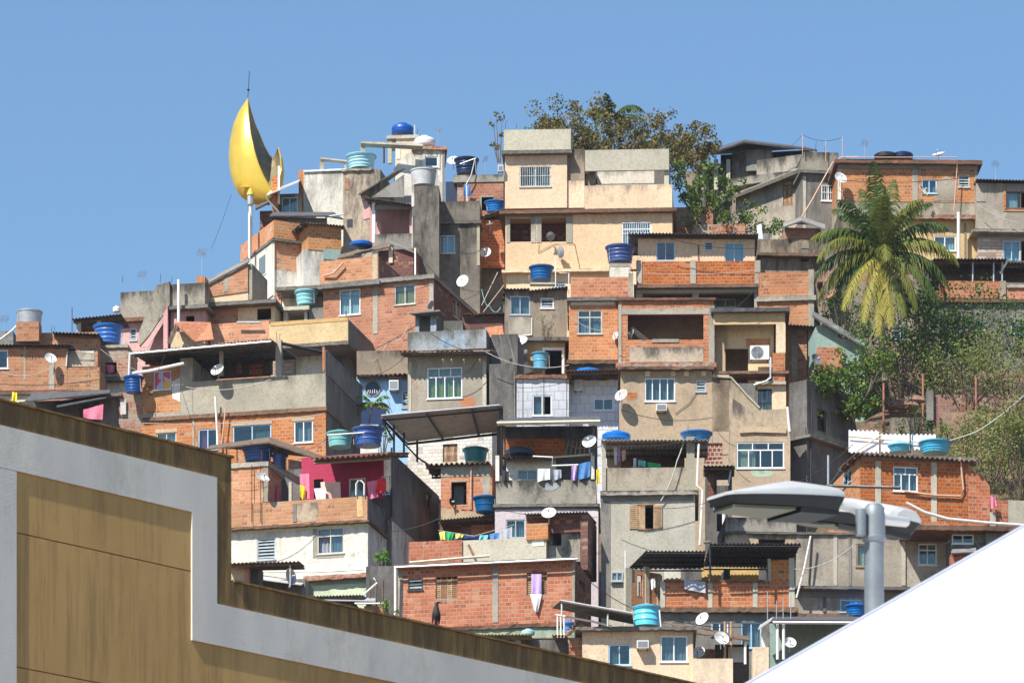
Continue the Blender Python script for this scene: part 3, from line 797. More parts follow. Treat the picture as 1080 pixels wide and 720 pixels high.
def bush(label, p, w, h_, mat='leaf_bush', n=900, leaf_s=.16, name='bush', cat='bush', seed=1, group=None, clumps=14, deep=None):
    random.seed(seed); e = empty(name, p, label, cat, group=group); lf = MB(); st = MB(); deep = deep or w * .6
    for _ in range(clumps):
        u = random.uniform(-1, 1); hh = math.sqrt(max(0, 1 - .75 * u * u))
        c = Vector((u * w / 2, random.uniform(-1, 1) * deep / 2, random.uniform(.15, .95) * h_ * hh))
        st.tube([Vector((c.x * .3, c.y * .3, -.3)), Vector((c.x * .7, c.y * .7, c.z * .5)), c], .03, 5, .01)
        cs = random.uniform(.16, .34) * min(w, h_ * 1.2)
        for _ in range(int(n / clumps)): 
            q = c + rv() * cs * random.uniform(.5, 1.15); leaf(lf, q, leaf_s * random.uniform(.6, 1.3))
    st.build('stems', 'bark', e); lf.build('foliage', mat, e, leafuv=True); return e

def frond(origin, az, el, L, droop, mat, parent, nl=46, width=.62, name='frond', side=0):
    """feather palm leaf: rachis curve with leaflets hanging on both sides"""
    mb = MB(); d = Vector((math.cos(az) * math.cos(el), math.sin(az) * math.cos(el), math.sin(el)))
    pts = []; p = Vector(origin); v = d.copy(); n = 26
    for i in range(n + 1):
        pts.append(p.copy()); p = p + v * (L / n)
        v = (v + Vector((0, 0, -droop * (1.0 / n) * (.5 + 1.6 * i / n)))).normalized()
    mb.tube(pts, .035, 5, .006)
    for i in range(nl * 2):
        t = (i // 2 + .5) / nl; t = .10 + .9 * t
        k = min(n - 1, int(t * n)); q = pts[k].lerp(pts[k + 1], t * n - k if t < 1 else 1)
        tan = (pts[k + 1] - pts[k]).normalized()
        s = 1 if i % 2 else -1
        lat = tan.cross(Vector((0, 0, 1))); 
        lat = lat.normalized() if lat.length > .05 else Vector((1, 0, 0))
        ll = width * (math.sin(math.pi * min(1, .12 + t * .86)) ** .6) * random.uniform(.85, 1.1)
        dirn = (lat * s * random.uniform(.5, .85) + tan * random.uniform(.35, .8) + Vector((0, 0, -.15 - .6 * random.random()))).normalized()
        hang = Vector((0, 0, -ll * .42))
        a = q; m_ = q + dirn * ll * .55; b = q + dirn * ll * .92 + hang
        wd = tan * random.uniform(.026, .042)
        mb.quad(a - wd * .7, m_ - wd, m_ + wd, a + wd * .7); mb.quad(m_ - wd, b - wd * .15, b + wd * .15, m_ + wd)
    return mb.build(name, mat, parent, leafuv=True)
make_mats()
# ---------------------------------------------------------------- world, sun, camera
LDIR = Vector((.80, 1.0, -1.54)).normalized()       # direction in which sunlight travels
el = math.asin(-LDIR.z); azs = math.atan2(-LDIR.x, -LDIR.y)
w = bpy.data.worlds.new('World'); SC.world = w; w.use_nodes = True
nt = w.node_tree; bg = nt.nodes['Background']; sk = nt.nodes.new('ShaderNodeTexSky'); sk.sky_type = 'NISHITA'
sk.sun_disc = False; sk.sun_elevation = el; sk.sun_rotation = azs; sk.altitude = 0
sk.air_density = 1.5; sk.dust_density = 0.1; sk.ozone_density = 9.0
nt.links.new(sk.outputs[0], bg.inputs[0]); bg.inputs[1].default_value = 0.092
sun = bpy.data.lights.new('sun', 'SUN'); sun.energy = 4.9; sun.angle = R(.5); sun.color = (1, .95, .86)
so = bpy.data.objects.new('sun', sun); COL.objects.link(so); so.rotation_euler = LDIR.to_track_quat('-Z', 'Y').to_euler()
cam = bpy.data.cameras.new('camera'); co = bpy.data.objects.new('camera', cam); COL.objects.link(co); SC.camera = co
co.location = CAM; co.rotation_euler = (R(90), 0, 0)
cam.sensor_width = 36; cam.lens = F / 1080 * 36; cam.shift_y = (HY - 360) / 1080; cam.clip_end = 4000; cam.clip_start = .5
cam.dof.use_dof = True; cam.dof.focus_distance = 215; cam.dof.aperture_fstop = 14
vs = SC.view_settings; vs.view_transform = 'Standard'; vs.look = 'None'; vs.gamma = 1; vs.exposure = .62; vs.use_curve_mapping = False
SC.cycles.max_bounces = 6; SC.cycles.transparent_max_bounces = 12

# ---------------------------------------------------------------- ground and hill
mb = MB(); mb.quad((-1500, -300, 0), (1500, -300, 0), (1500, 2500, 0), (-1500, 2500, 0))
tag(mb.build('ground', 'earth'), None, kind='structure')
sky_line = [(-500, 470), (0, 430), (100, 400), (200, 350), (262, 300), (330, 270), (400, 240), (520, 230), (700, 235), (1100, 250), (1500, 300)]
def skl(x):
    for (a, b), (c, d) in zip(sky_line, sky_line[1:]):
        if a <= x <= c: return b + (d - b) * (x - a) / (c - a)
    return 400
mb = MB(); xs = [i * 24 - 500 for i in range(84)]; NR = 46
for j in range(NR + 1):
    for x in xs:
        top = skl(x)
        if j <= NR - 8:
            y = 748 + 0 * x; t = j / (NR - 8); yy = 748 + (top - 748) * t
            p = W(x, yy, depth_of(yy - 28)); p.z -= .6 + 1.9 * max(0, min(1, (900 - x) / 60))
            p += Vector((0, 0, .35 * noise.noise(Vector((x * .03, yy * .03, 0)))))
        else:
            k = j - (NR - 8); p = W(x, top, depth_of(top - 28)); p.z -= .6 + 1.9 * max(0, min(1, (900 - x) / 60))
            p = Vector((p.x * (1 + .02 * k), p.y + 9 * k, max(-.5, p.z - 1.1 * k * k)))
        mb.v.append(p)
n = len(xs)
for j in range(NR):
    for i in range(n - 1):
        a = j * n + i; mb.f.append((a, a + 1, a + n + 1, a + n))
# foot of the hill runs down to the ground
b = len(mb.v)
for i, x in enumerate(xs):
    p = mb.v[i]; mb.v.append(Vector((p.x, p.y - p.z / .62 if p.z > 0 else p.y, -.3)))
for i in range(n - 1): mb.f.append((b + i, b + i + 1, i + 1, i))
tag(mb.build('hillside', 'earth', smooth=True), None, kind='structure')

# ---------------------------------------------------------------- the near wall, bottom left
nw = H('building_wall', 'long ochre wall with a pale grey stepped band and a mouldy dark top edge, filling the lower left corner', 'wall', 0, 760, 423, th=-46, Y=55, near=0)
S = nw
def wl(x, y): return S.hit(x, y, 0)
zt1 = wl(0, 423)[1]; zt2 = (wl(244, 613)[1] + wl(600, 693)[1]) / 2
xa = wl(-160, 400)[0]; xs_ = wl(243.5, 545)[0]; xe = wl(980, 760)[0]; zb = -CZ - S.o.z + CZ - 0.0
zb = -S.o.z
def prism(name, pts, mat, n0, n1, par):
    m = MB(); k = len(pts)
    m.v += [Vector((a, -n1, b)) for a, b in pts] + [Vector((a, -n0, b)) for a, b in pts]
    m.f.append(tuple(range(k))); m.f.append(tuple(reversed(range(k, 2 * k))))
    for i in range(k): m.f.append((i, k + i, k + (i + 1) % k, (i + 1) % k))
    return m.build(name, mat, par)
zj1 = (wl(16, 561)[1] + wl(201, 602)[1]) / 2; zj2 = wl(60, 711)[1]
# structural wall (three lifts, each with an open joint between)
g = .007
for i, (lo, hi) in enumerate(((zb, zj2 - g), (zj2 + g, zj1 - g))):
    prism('wall', [(xa, lo), (xe, lo), (xe, min(hi, zt2)), (xs_, min(hi, zt2)), (xs_, hi), (xa, hi)] if hi > zt2 else [(xa, lo), (xe, lo), (xe, hi), (xa, hi)], 'near_yellow', -.35, 0, S.e)
prism('wall', [(xa, zj1 + g), (xs_, zj1 + g), (xs_, zt1), (xa, zt1)], 'near_yellow', -.35, 0, S.e)
m = MB(); m.box(xa, xs_, .02, .34, zj1 - g, zj1 + g); m.box(xa, xe, .02, .34, zj2 - g, zj2 + g); m.build('joint', 'wood', S.e)
# mouldy margin along the stepped top, outside the band
zb1 = (wl(2, 450)[1] + wl(227, 502)[1]) / 2; xb = wl(228, 560)[0]
zb2 = (wl(300, 653)[1] + wl(600, 716)[1]) / 2
prism('top_margin', [(xa, zb1), (xb, zb1), (xb, zb2), (xe, zb2), (xe, zt2 + .002), (xs_ + .002, zt2 + .002), (xs_ + .002, zt1 + .002), (xa, zt1 + .002)], 'near_yellow_mouldy', -.36, .006, S.e)
# pale band: upper run, drop, lower run, and the left upright
zi1 = (wl(15, 496)[1] + wl(201, 540)[1]) / 2; xi = wl(201.5, 590)[0]; zi2 = (wl(203, 674)[1] + wl(400, 717)[1]) / 2
prism('pale_band', [(xa, zi1), (xi, zi1), (xi, zi2), (xe, zi2), (xe, zb2 - .002), (xb - .002, zb2 - .002), (xb - .002, zb1 - .002), (xa, zb1 - .002)], 'near_white', -.01, .02, S.e)
prism('pale_band', [(xa, zb), (wl(16.5, 600)[0], zb), (wl(16.5, 600)[0], zi1 - .003), (xa, zi1 - .003)], 'near_white', -.01, .019, S.e)
# thin weathered capping
m = MB(); m.box(xa, xs_ + .03, -.03, .38, zt1 + .004, zt1 + .03); m.box(xs_ + .034, xe, -.03, .38, zt2 + .004, zt2 + .03); m.build('capping', 'near_yellow_mouldy', S.e)
# return wall of the building behind
m = MB(); m.box(xe - .3, xe, .36, 14, zb, zt2 - .05); m.box(xa, xa + .3, .36, 14, zb, zt2 - .05); m.box(xa + .3, xe - .3, 13.7, 14, zb, zt2 - .05); m.box(xa + .3, xe - .3, .36, 13.7, zt2 - .6, zt2 - .45)
m.build('rear_walls', 'near_yellow', S.e)

# vulture on the capping
def bird(p, hgt):
    e = empty('bird', p, 'black bird perched on the mouldy top edge of the long ochre wall', 'bird', R(12))
    k = hgt / .62
    import bmesh
    me = bpy.data.meshes.new('bird_body'); bm = bmesh.new()
    J = [((0, 0, .16), .055), ((.01, -.02, .27), .088), ((.0, 0, .39), .075), ((.01, .0, .47), .045), ((.015, -.005, .535), .042), ((.045, -.03, .55), .026), ((.10, -.05, .54), .009),
         ((.035, .06, .10), .03), ((.05, .10, .02), .022), ((.06, .12, -.05), .014)]
    E = [(0, 1), (1, 2), (2, 3), (3, 4), (4, 5), (5, 6), (0, 7), (7, 8), (8, 9)]
    vs_ = [bm.verts.new(Vector(q) * k) for q, r in J]
    for a, b in E: bm.edges.new((vs_[a], vs_[b]))
    bm.to_mesh(me); bm.free(); o = bpy.data.objects.new('body', me); COL.objects.link(o); o.parent = e
    sk_ = o.modifiers.new('skin', 'SKIN'); me.materials.append(MATS['bird_dark'])
    for i, (q, r) in enumerate(J): me.skin_vertices[0].data[i].radius = (r * k, r * k)
    me.skin_vertices[0].data[0].use_root = True
    o.modifiers.new('sub', 'SUBSURF').levels = 2; o.modifiers['sub'].render_levels = 2
    for s in (-1, 1):
        m = MB(); m.lathe([(.001, -.02), (.03, .04), (.052, .13), (.045, .22), (.001, .27)], 12)
        m.v = [Vector((s * .07 + v.x * .5 + .01, v.y * 1.0 + .03 - (.3 - v.z) * .0 + (.2 - v.z) * .25, v.z + .10)) * k for v in m.v]; m.build('wing', 'bird_dark', e, smooth=True)
        m = MB(); m.tube([(s * .035 * k, -.01, .17 * k), (s * .038 * k, -.02 * k, .08 * k), (s * .038 * k, -.01, .01)], .012 * k, 6); m.tube([(s * .038 * k, .01, .008), (s * .04 * k, -.06 * k, .004)], .009 * k, 5); m.build('leg', 'bird_red', e)
    return e
pb = S.M @ Vector((wl(467, 663)[0], .12, zt2 + .03)); 
_b = bird(pb, .37)

# ---------------------------------------------------------------- white canopy roof, bottom right
cn = H('canopy_roof', 'large bright white sloping roof filling the lower right corner', 'roof', 780, 1090, 720, th=-8, Y=27)
def cp(x, y, c): a, b = cn.hit(x, y, c); return Vector((a, c, b))
e0 = cp(560, 852, 0); e1 = cp(1300, 431, 0)
back = Vector((.2, 9, .3))
m = MB(); dn = Vector((0, 0, -4.2))
# front fascia sheet: thick slab whose upper edge is the slope seen in the picture
for a, b in ((e0, e1),):
    dn = Vector((-.6, -3.0, -4.6)); m.hexa([a + dn, b + dn, b + dn + Vector((0, .22, 0)), a + dn + Vector((0, .22, 0)), a, b, b + Vector((0, .22, 0)), a + Vector((0, .22, 0))])
m.build('fascia', 'canvas_white', cn.e)
m = MB(); q = Vector((0, .225, -.12)); t = Vector((0, 0, .1))
m.hexa([e0 + q, e1 + q, e1 + q + back, e0 + q + back, e0 + q + t, e1 + q + t, e1 + q + t + back, e0 + q + t + back]); m.build('roof_sheet', 'canvas_white', cn.e)
for i in range(9):
    q_ = e0.lerp(e1, (i + .5) / 9) + Vector((0, -.006, -.01)); m = MB(); m.tube([q_, q_ + Vector((-.6, -3.0, -4.6))], .003, 5); m.build('welded_seam', 'canvas_seam', cn.e)
m = MB(); m.tube([e0 + Vector((0, .04, .012)), e1 + Vector((0, .04, .012))], .012, 8); m.build('edge_trim', 'canvas_seam', cn.e)
for cx_, cy_ in ((0, .5), (0, 8.5), (1, .5), (1, 8.5)):
    m = MB(); p = e0.lerp(e1, .08 + .84 * cx_) + Vector((0, cy_, -.2)); m.tube([p, Vector((p.x, p.y, -cn.o.z))], .12, 10); m.build('post', 'zinc_pole', cn.e)

# ---------------------------------------------------------------- street lamp, two heads on one pole
Yl = 30.0; sl = px(Yl)
pb = W(922, 640, Yl); base = Vector((pb.x, Yl, 0))
e = empty('street_lamp', base, 'double headed grey led street lamp on a galvanised pole', 'street lamp')
zt = W(922, 541, Yl).z; zc = W(922, 569, Yl).z
m = MB(); m.tube([(0, 0, 0), (0, 0, zc * .5), (0, 0, zc)], .078, 20, .062); m.build('pole', 'zinc_pole', e, smooth=True)
m = MB(); m.lathe([(.066, zc - .02), (.078, zc), (.078, zc + .012), (.070, zc + .02), (.070, zt - .03), (.066, zt + .03), (.045, zt + .055), (.001, zt + .06)], 24); m.build('collar', 'zinc_pole', e, smooth=True)
def lamp_head(tip, root, halfw, name='lamp_head'):
    """flat die-cast led head: peaked hood, rim, dark recessed underside with driver box and lens"""
    ax = tip - root; L = ax.length; ax.normalize(); sd = ax.cross(Vector((0, 0, 1))).normalized(); upv = sd.cross(ax).normalized()
    if upv.z < 0: upv = -upv
    def P(a, b, c): return root + ax * (a * L) + sd * (b * halfw) + upv * c
    st = [(-.01, .60, .046), (.02, .84, .060), (.10, .95, .068), (.26, 1.0, .080), (.44, 1.0, .094), (.62, .96, .068), (.82, .84, .038), (.96, .66, .016), (1.0, .50, .006)]
    m = MB(); cs = [(-1, 0), (-1, .016), (-.95, .35), (-.62, .88), (-.30, 1), (0, 1), (.30, 1), (.62, .88), (.95, .35), (1, .016), (1, 0)]
    for a, w_, hgt in st:
        for x, z in cs: m.v.append(P(a, x * w_, (hgt * z if z > .02 else z) + (.012 if z > .02 else 0)))
    N = len(cs)
    for i in range(len(st) - 1):
        for k in range(N - 1): q = i * N + k; m.f.append((q, q + 1, q + N + 1, q + N))
    m.f.append(tuple(range(N))); m.f.append(tuple(reversed(range((len(st) - 1) * N, len(st) * N))))
    o = m.build(name, 'lamp_cast', e, smooth=True, sharp=22)
    u = MB(); k = len(st)
    top = [P(a, w_ * .99, -.001) for a, w_, _ in st] + [P(a, -w_ * .99, -.001) for a, w_, _ in reversed(st)]
    low = [P(.05 + a * .90, w_ * .86, -.05 - .030 * (1 - a)) for a, w_, _ in st] + [P(.05 + a * .90, -w_ * .86, -.05 - .030 * (1 - a)) for a, w_, _ in reversed(st)]
    u.v = top + low; n_ = len(top)
    for i in range(n_): u.f.append((i, n_ + i, n_ + (i + 1) % n_, (i + 1) % n_))
    u.f.append(tuple(reversed(range(n_, 2 * n_)))); u.build('underside', 'lamp_dark', o)
    gmb = MB(); q = [P(.46, .80, -.072), P(.95, .52, -.056), P(.95, -.52, -.056), P(.46, -.80, -.072)]; q2 = [p - upv * .018 for p in q]
    gmb.v = q + q2; gmb.f += [(7, 6, 5, 4), (0, 4, 5, 1), (1, 5, 6, 2), (2, 6, 7, 3), (3, 7, 4, 0)]; gmb.build('lens', 'lamp_glass', o)
    bx = MB(); q = [P(.06, .72, -.075), P(.42, .84, -.070), P(.42, -.84, -.070), P(.06, -.72, -.075)]; q2 = [p - upv * .034 + ax * .008 for p in q]
    bx.v = q + q2; bx.f += [(7, 6, 5, 4), (0, 4, 5, 1), (1, 5, 6, 2), (2, 6, 7, 3), (3, 7, 4, 0)]; bx.build('driver_box', 'lamp_dark', o)
    return o
wb = base
r1 = W(876, 529, Yl - .05) - wb; t1 = W(756, 524.5, Yl - .62) - wb
lamp_head(t1, r1, .19)
r2 = W(957, 548, Yl + .35) - wb; t2 = W(832, 539, Yl + 1.05) - wb
lamp_head(t2, r2, .19)
m = MB(); j = W(918, 545, Yl) - wb; m.tube([W(868, 529, Yl - .06) - wb, W(880, 530, Yl - .04) - wb, W(900, 535, Yl) - wb, j], .034, 12); m.build('arm', 'lamp_cast', e, smooth=True)
m = MB(); m.tube([j, W(935, 548, Yl + .16) - wb, W(955, 550, Yl + .34) - wb], .034, 12); m.build('arm', 'lamp_cast', e, smooth=True)
m = MB(); m.tube([W(866, 529, Yl - .06) - wb, W(883, 530.4, Yl - .04) - wb], .045, 14); m.build('clamp', 'lamp_cast', e, smooth=True)
m = MB(); m.tube([W(907, 540, Yl + .0) - wb + Vector((0, -.07, 0)), W(907, 567, Yl) - wb + Vector((0, -.07, 0))], .035, 10); m.build('bracket', 'zinc_pole', e, smooth=True)
random.seed(11)
# =====================================================================  TOP MIDDLE: cream block
h = H('concrete_house', 'tall cream painted house with bare concrete roof parapets, the largest cream block on the ridge', 'house', 531, 708, 300, th=3, Y=245, d=6)
YHO = h
h.tier(136, 158, 'pale_cement', x0=531.5, x1=602, name='roof_parapet', d=4)
h.slab(157.5, 161, 'concrete_edge', over=.35, x0=529, x1=603, d=4, xo=0)
h.tier(161, 219, 'cream_paint', [(548, 175, 581, 197, 'g', dict(cur='curtain_teal'))], x0=532.5, x1=598, d=5.5, ceil=True)
h.tier(157, 190, 'brown_cement', x0=598.3, x1=616.5, c=.25, d=3, name='stair_shaft'); h.tier(190.3, 219, 'cream_stained', x0=598.3, x1=616.5, c=.12, d=3, name='stair_wall')
h.tier(157, 179, 'pale_cement', x0=617, x1=705.5, name='roof_parapet', d=4.5, c=-.12)
h.tier(194.5, 219, 'cream_stained', x0=616.8, x1=709, name='balcony_wall', d=5)
h.tier(179, 219, 'brown_cement', x0=617.2, x1=628, c=.5, d=.5, name='pillar')
h.panel(630, 690, 181, 194.4, 'white_stained', 'inner_wall', c=1.1, proud=.1); h.post(703, 179, 195, 5, 'pale_cement', c=.05)
h.panel(617.2, 705, 179, 194.5, 'shade_dark_cement', 'back_wall', c=2.2, proud=.1)
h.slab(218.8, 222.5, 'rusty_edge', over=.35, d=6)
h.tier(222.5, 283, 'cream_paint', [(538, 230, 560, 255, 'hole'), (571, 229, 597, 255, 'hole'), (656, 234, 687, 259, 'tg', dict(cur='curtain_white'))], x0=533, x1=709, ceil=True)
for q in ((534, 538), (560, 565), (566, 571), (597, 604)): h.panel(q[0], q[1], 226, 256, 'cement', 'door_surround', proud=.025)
h.panel(534, 604, 223.5, 229, 'grey_cement', 'lintel', proud=.028); h.panel(538, 560, 232, 256, 'brick_shade_dark', 'back_wall', c=1.4); h.panel(571, 597, 232, 256, 'brick_shade_dark', 'back_wall', c=1.4)
h.slab(282.5, 285.5, 'cream_stained', over=.35, x0=529, x1=645, xo=0)
h.tier(285.5, 330, 'cream_paint', [(583, 297, 596, 303, 'g')], x0=534, x1=709, down=True)
h.bar([(569, 258, -.04), (567, 266, -.05), (585, 257, -.04), (606, 257, -.04), (612, 285, -.04)], .012, 'cable_black', 'wire')
ac_box('small white air conditioner on the corner of the tall cream house', h, .0, 525.5, 176, 531, 182.5, .3)
dish('grey satellite dish on the cream wall, lower of two, back to the sun', h, -.5, 590, 266, 12, 120, 10, 'dish_shaded')
dish('small grey satellite dish above another grey dish on the tall cream house', h, -.5, 581, 249.5, 9, -160, 30, 'dish_shaded')
tank('dark blue tank with wide rim in front of the cream wall, above the corrugated edge', H.__new__(H) if 0 else None, 0, 571, 283, 295, 24.5, 240.5 and 'plastic_blue') if 0 else None

# =====================================================================  cream terrace house to its right
h = H('terrace_house', 'cream upper room with two white windows under a corrugated edge, above a red brick balcony', 'house', 671, 799, 330, th=1.5, Y=239, d=5)
YH2 = h
h.corr(663, 800, 246, 247, 'fibre_cement_dark', over=.45, d=4.5, rise=.35, c=.3)
h.tier(249, 279, 'cream_paint', [(692, 255, 712, 275, '2', dict(cur=('curtain_red', .55, .75), fr='alu_frame')), (743, 255, 752, 264, 'lou', dict(fr='alu_frame')), (764, 256, 785, 277, '2', dict(cur='curtain_white', fr='blue_frame'))], x0=673, x1=796, c=.5, ceil=True)
h.panel(736, 737.5, 259, 276, 'rusty_edge', 'stain_pipe', c=.5)
h.tier(275, 299, 'brick_red', x0=671, x1=801, name='balcony_wall', d=4)
for x in (674, 731, 799): h.post(x, 274.5, 299, 6, 'cement', c=-.04)
h.slab(299, 302.5, 'rusty_edge', over=.2)
h.panel(671, 801, 302.5, 309, 'cement', 'beam', c=.1, back=.3)
for x in (674, 733.5, 799): h.post(x, 309, 330, 7, 'cement', c=.12)
h.tier(302.5, 345, 'shade_dark_cement', [(754, 315, 776, 324, '2', dict(cur='curtain_white'))], x0=672, x1=800, c=1.5, down=True)
# =====================================================================  brick neighbour further right
h = H('brick_house', 'brick rooftop room with bare cement corner column, left of the coconut palm', 'house', 800, 859, 400, th=6, Y=236, d=5)
RB = h
h.tier(286, 311, 'brick_orange', name='roof_wall', side='shade_dark_cement', x1=858)
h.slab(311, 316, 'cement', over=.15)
h.tier(316, 343, 'brick_orange', side='shade_dark_cement', x1=858)
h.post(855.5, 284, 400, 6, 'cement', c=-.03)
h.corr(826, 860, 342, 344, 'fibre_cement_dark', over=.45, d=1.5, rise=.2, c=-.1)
h.tier(343, 405, 'brick_orange', x0=800, x1=851, side='shade_dark_cement', down=True); h.panel(835, 841, 347, 402, 'cement', 'column')
h.slab(401, 404, 'brick_orange', over=.25, x0=835, x1=852)
# red lattice brick piece and lower strip behind
h2 = H('brick_shed', 'small brick store with an orange sloping face in the dark gap beside the tan house', 'shed', 833, 850, 560, th=4, Y=222, d=3)
h2.tier(434, 458, 'brick_orange', name='upper_wall'); h2.tier(458, 520, 'brown_cement', down=True)
# =====================================================================  open brick verandah
h = H('brick_house', 'brick verandah with one wide dark opening and a cement panel below it', 'house', 652, 753, 392, th=1, Y=234, d=4.5)
BV = h
h.slab(313.5, 316, 'rusty_edge', over=.15)
h.tier(316, 382, 'brick_red', [(662, 331.5, 742, 358, 'hole')], ceil=True)
h.panel(654, 749, 325.5, 331.5, 'cement', 'lintel', proud=.03); h.panel(688, 716, 357.5, 361, 'cement', 'sill', proud=.04)
h.panel(664, 742, 366, 381.7, 'tan_mouldy', 'cement_panel', proud=.02)
h.post(750.5, 322, 383, 6, 'cement', c=-.05); h.post(654, 316, 383, 3, 'cement', c=-.04)
h.slab(381.8, 387, 'brick_worn', over=.2, rough=.05)
h.tier(387, 392, 'tan_render', down=True)
h.panel(663, 741, 334, 357, 'cement', 'back_wall', c=2.6)
h.poly('ceiling_brace', [(663, 345, .3), (668, 345, .3), (684, 358, .6), (675, 358, .6)], 'grey_cement')
dish('white satellite dish inside the wide brick opening', h, .4, 666, 353, 11, -60, 20)
# =====================================================================  beige covered porch
h = H('porch_house', 'beige open porch with a slanting flat roof, a deep shaded doorway and one outdoor unit', 'house', 752, 829, 400, th=2, Y=233.5, d=4)
BG = h
h.slab(324, 328, 'fibre_cement_dark', over=.3, x0=750, x1=833)
h.tier(328, 341.5, 'ochre_render', x0=752.5, x1=828, name='beam', d=.3, sides=False)
h.post(823.5, 341.5, 372, 10, 'pale_cream', c=.0); h.tier(372, 402, 'brick_orange', x0=815, x1=828, d=1.2, name='side_wall')
h.tier(341.5, 405, 'pale_cream', [(765, 367.5, 789, 405, 'hole')], x0=753, x1=816, c=1.1, ceil=True, d=2.5); h.panel(787, 812, 357, 366, 'brick_orange', 'brick_infill', c=1.1)
h.panel(753, 765, 341.5, 405, 'tan_render', 'door_jamb', c=.9)
ac_fan('white outdoor unit with round grille in the beige porch', h, .55, 791, 366, 811, 380.5)
h.bar([(810, 374, .4), (813, 378, .3), (813, 395, .2), (806, 404, .1)], .03)
h.slab(390.5, 393.5, 'rusty_edge', over=.1, x0=758, x1=832)
# =====================================================================  brick house with window
h = H('brick_house', 'narrow brick house with one white paned window, left of the wide brick verandah', 'house', 600, 651.5, 392, th=1, Y=235, d=5)
BW = h
h.tier(292, 313, 'brick_red', x0=602, x1=666, name='roof_parapet', d=4); h.post(665.5, 288, 313, 5, 'cement', c=-.06)
h.slab(313, 316.5, 'concrete_edge', over=.25, x0=598, x1=669, xo=0)
h.panel(602, 648, 317, 321.5, 'white_paint', 'plaster_band', proud=.02)
h.tier(316.5, 379, 'brick_orange', [(609, 327, 635, 352, 't2', dict(cur='curtain_grey'))], ceil=True)
h.slab(379, 383, 'rusty_edge', over=.2, rough=.04)
h.tier(383, 400, 'shade_dark_cement', down=True)
dish('small white dish at the corner between the brick window house and the brick verandah', h, -.25, 650, 354, 8, -50, 10)
# tank above it, on the white plinth
p = H('tank_stand', 'white plinth carrying a dark blue tank before the tall cream house', 'tank stand', 643, 665, 291, th=0, Y=238.5, d=1)
p.tier(281, 295, 'white_paint', name='plinth', ceil=True, down=True); p.slab(277.5, 281, 'cement', over=.02, d=1)
tank('dark blue tub tank on a white plinth in front of the barred window', p, .5, 654, 262, 277.5, 29, 'plastic_blue')
# =====================================================================  grey-brown window house
h = H('cement_house', 'rough brown cement house with sliding window and small louvre, dark blue tank on top', 'house', 533, 598, 365, th=-1, Y=237.5, d=4.5)
GW = h
h.corr(531, 559, 304.5, 304.5, 'fibre_cement_dark', over=.3, d=3, rise=.25); h.corr(557, 599, 306.5, 302, 'fibre_cement', over=.32, d=3, rise=.3)
h.tier(306, 355, 'brown_cement', [(538, 312, 559, 332, '2', dict(cur='curtain_teal', fr='alu_frame')), (570, 314, 584, 325, 'lou', dict(fr='white_frame'))], ceil=True)
h.panel(536, 560, 334, 354, 'rough_cement', 'render_patch', proud=.02)
h.bar([(561, 335, -.04), (561, 353, -.04), (545, 355, -.04)], .03)
h.slab(355, 358.5, 'concrete_edge', over=.25)
h.tier(358.5, 395, 'ochre_render', [(574.5, 369, 593, 395, 'hole')], x0=555, x1=596, down=True, c=.2)
f = H('door_frame', '', '', 0, 1, 100) if 0 else None
h.panel(572, 574.5, 366.5, 394, 'white_frame', 'door_frame', proud=.05, c=.2); h.panel(592.5, 595, 366.5, 394, 'white_frame', 'door_frame', proud=.05, c=.2); h.panel(574.5, 592.5, 366.5, 369.5, 'white_frame', 'door_frame', proud=.05, c=.2)
h.panel(533, 556, 358.5, 398, 'grey_cement', 'side_wall', c=.1, proud=.1)
tank('dark blue tub tank above the rough brown cement house', h, .9, 571, 283, 295.5, 24, 'plastic_blue')
tank('sky blue tank beside the white door frame, under the rough brown cement house', h, -.5, 570, 373, 389, 17, 'plastic_sky', ribs=1, lid='none')
h.bar([(559, 300, .5), (585, 300, .5)], .1, 'cement', 'tank_plinth', square=True)
dish('white satellite dish on the ledge left of the sky blue tank', h, -.6, 550, 361, 14, -25, 40)
h.bar([(590, 288, -.1), (600, 288, -.1), (600, 338, -.1)], .03); h.bar([(586, 272, .2), (586, 303, .2)], .025, 'pipe_white')
h.poly('lean_to', [(545, 366, -.4), (562, 392, -.5), (562, 397, .2), (543, 398, .2)], 'shade_dark_cement')

# =====================================================================  RIDGE, right half
h = H('cement_house', 'long grey cement house with a rising slab roof and one pink shuttered window', 'house', 776, 848, 262, th=24, Y=252, d=8)
GS = h
h.tier(186, 262, 'rough_cement', [(826, 195, 836, 216, 'shut', dict(fr='brick_orange' if 0 else 'wood'))], side='rough_cement', down=True, ceil=True)
h.slab(178, 186, 'mould_concrete', over=.35, rough=.05)
h.poly('sloping_roof', [(760, 215, -.5), (848, 180, -.6), (848, 176, 2.2), (760, 210, 2.2)], 'mould_concrete', .18)
h = H('cement_house', 'grey house with a barred window at the ridge, beside the sloping cement house', 'house', 846, 884, 262, th=-6, Y=250, d=6)
GS2 = h
h.tier(160, 179, 'mould_concrete', name='roof_parapet', x0=848, d=4, c=-.1)
h.slab(179, 182, 'concrete_edge', over=.25)
h.tier(182, 262, 'grey_cement', [(866, 195, 881, 212, 'g', dict(cur='curtain_grey'))], down=True, ceil=True); h.panel(847, 850, 186, 250, 'pale_cement', 'column')
h = H('roof_shelter', 'sloping dark sheet roof on pale posts at the ridge, behind the sloping cement house', 'shelter', 742, 800, 240, th=10, Y=259, d=5)
RS = h
h.poly('roof', [(730, 170, -.5), (785, 151, -.5), (862, 160, -.4), (850, 157, 4), (785, 149, 4), (730, 165, 4)], 'fibre_cement_dark', .1)
h.tier(157, 179, 'grey_cement', x0=787, x1=813, name='wall', c=.2, d=3); h.tier(160, 240, 'brown_cement', x0=772, x1=800, c=.5, d=3, name='wall', down=True)
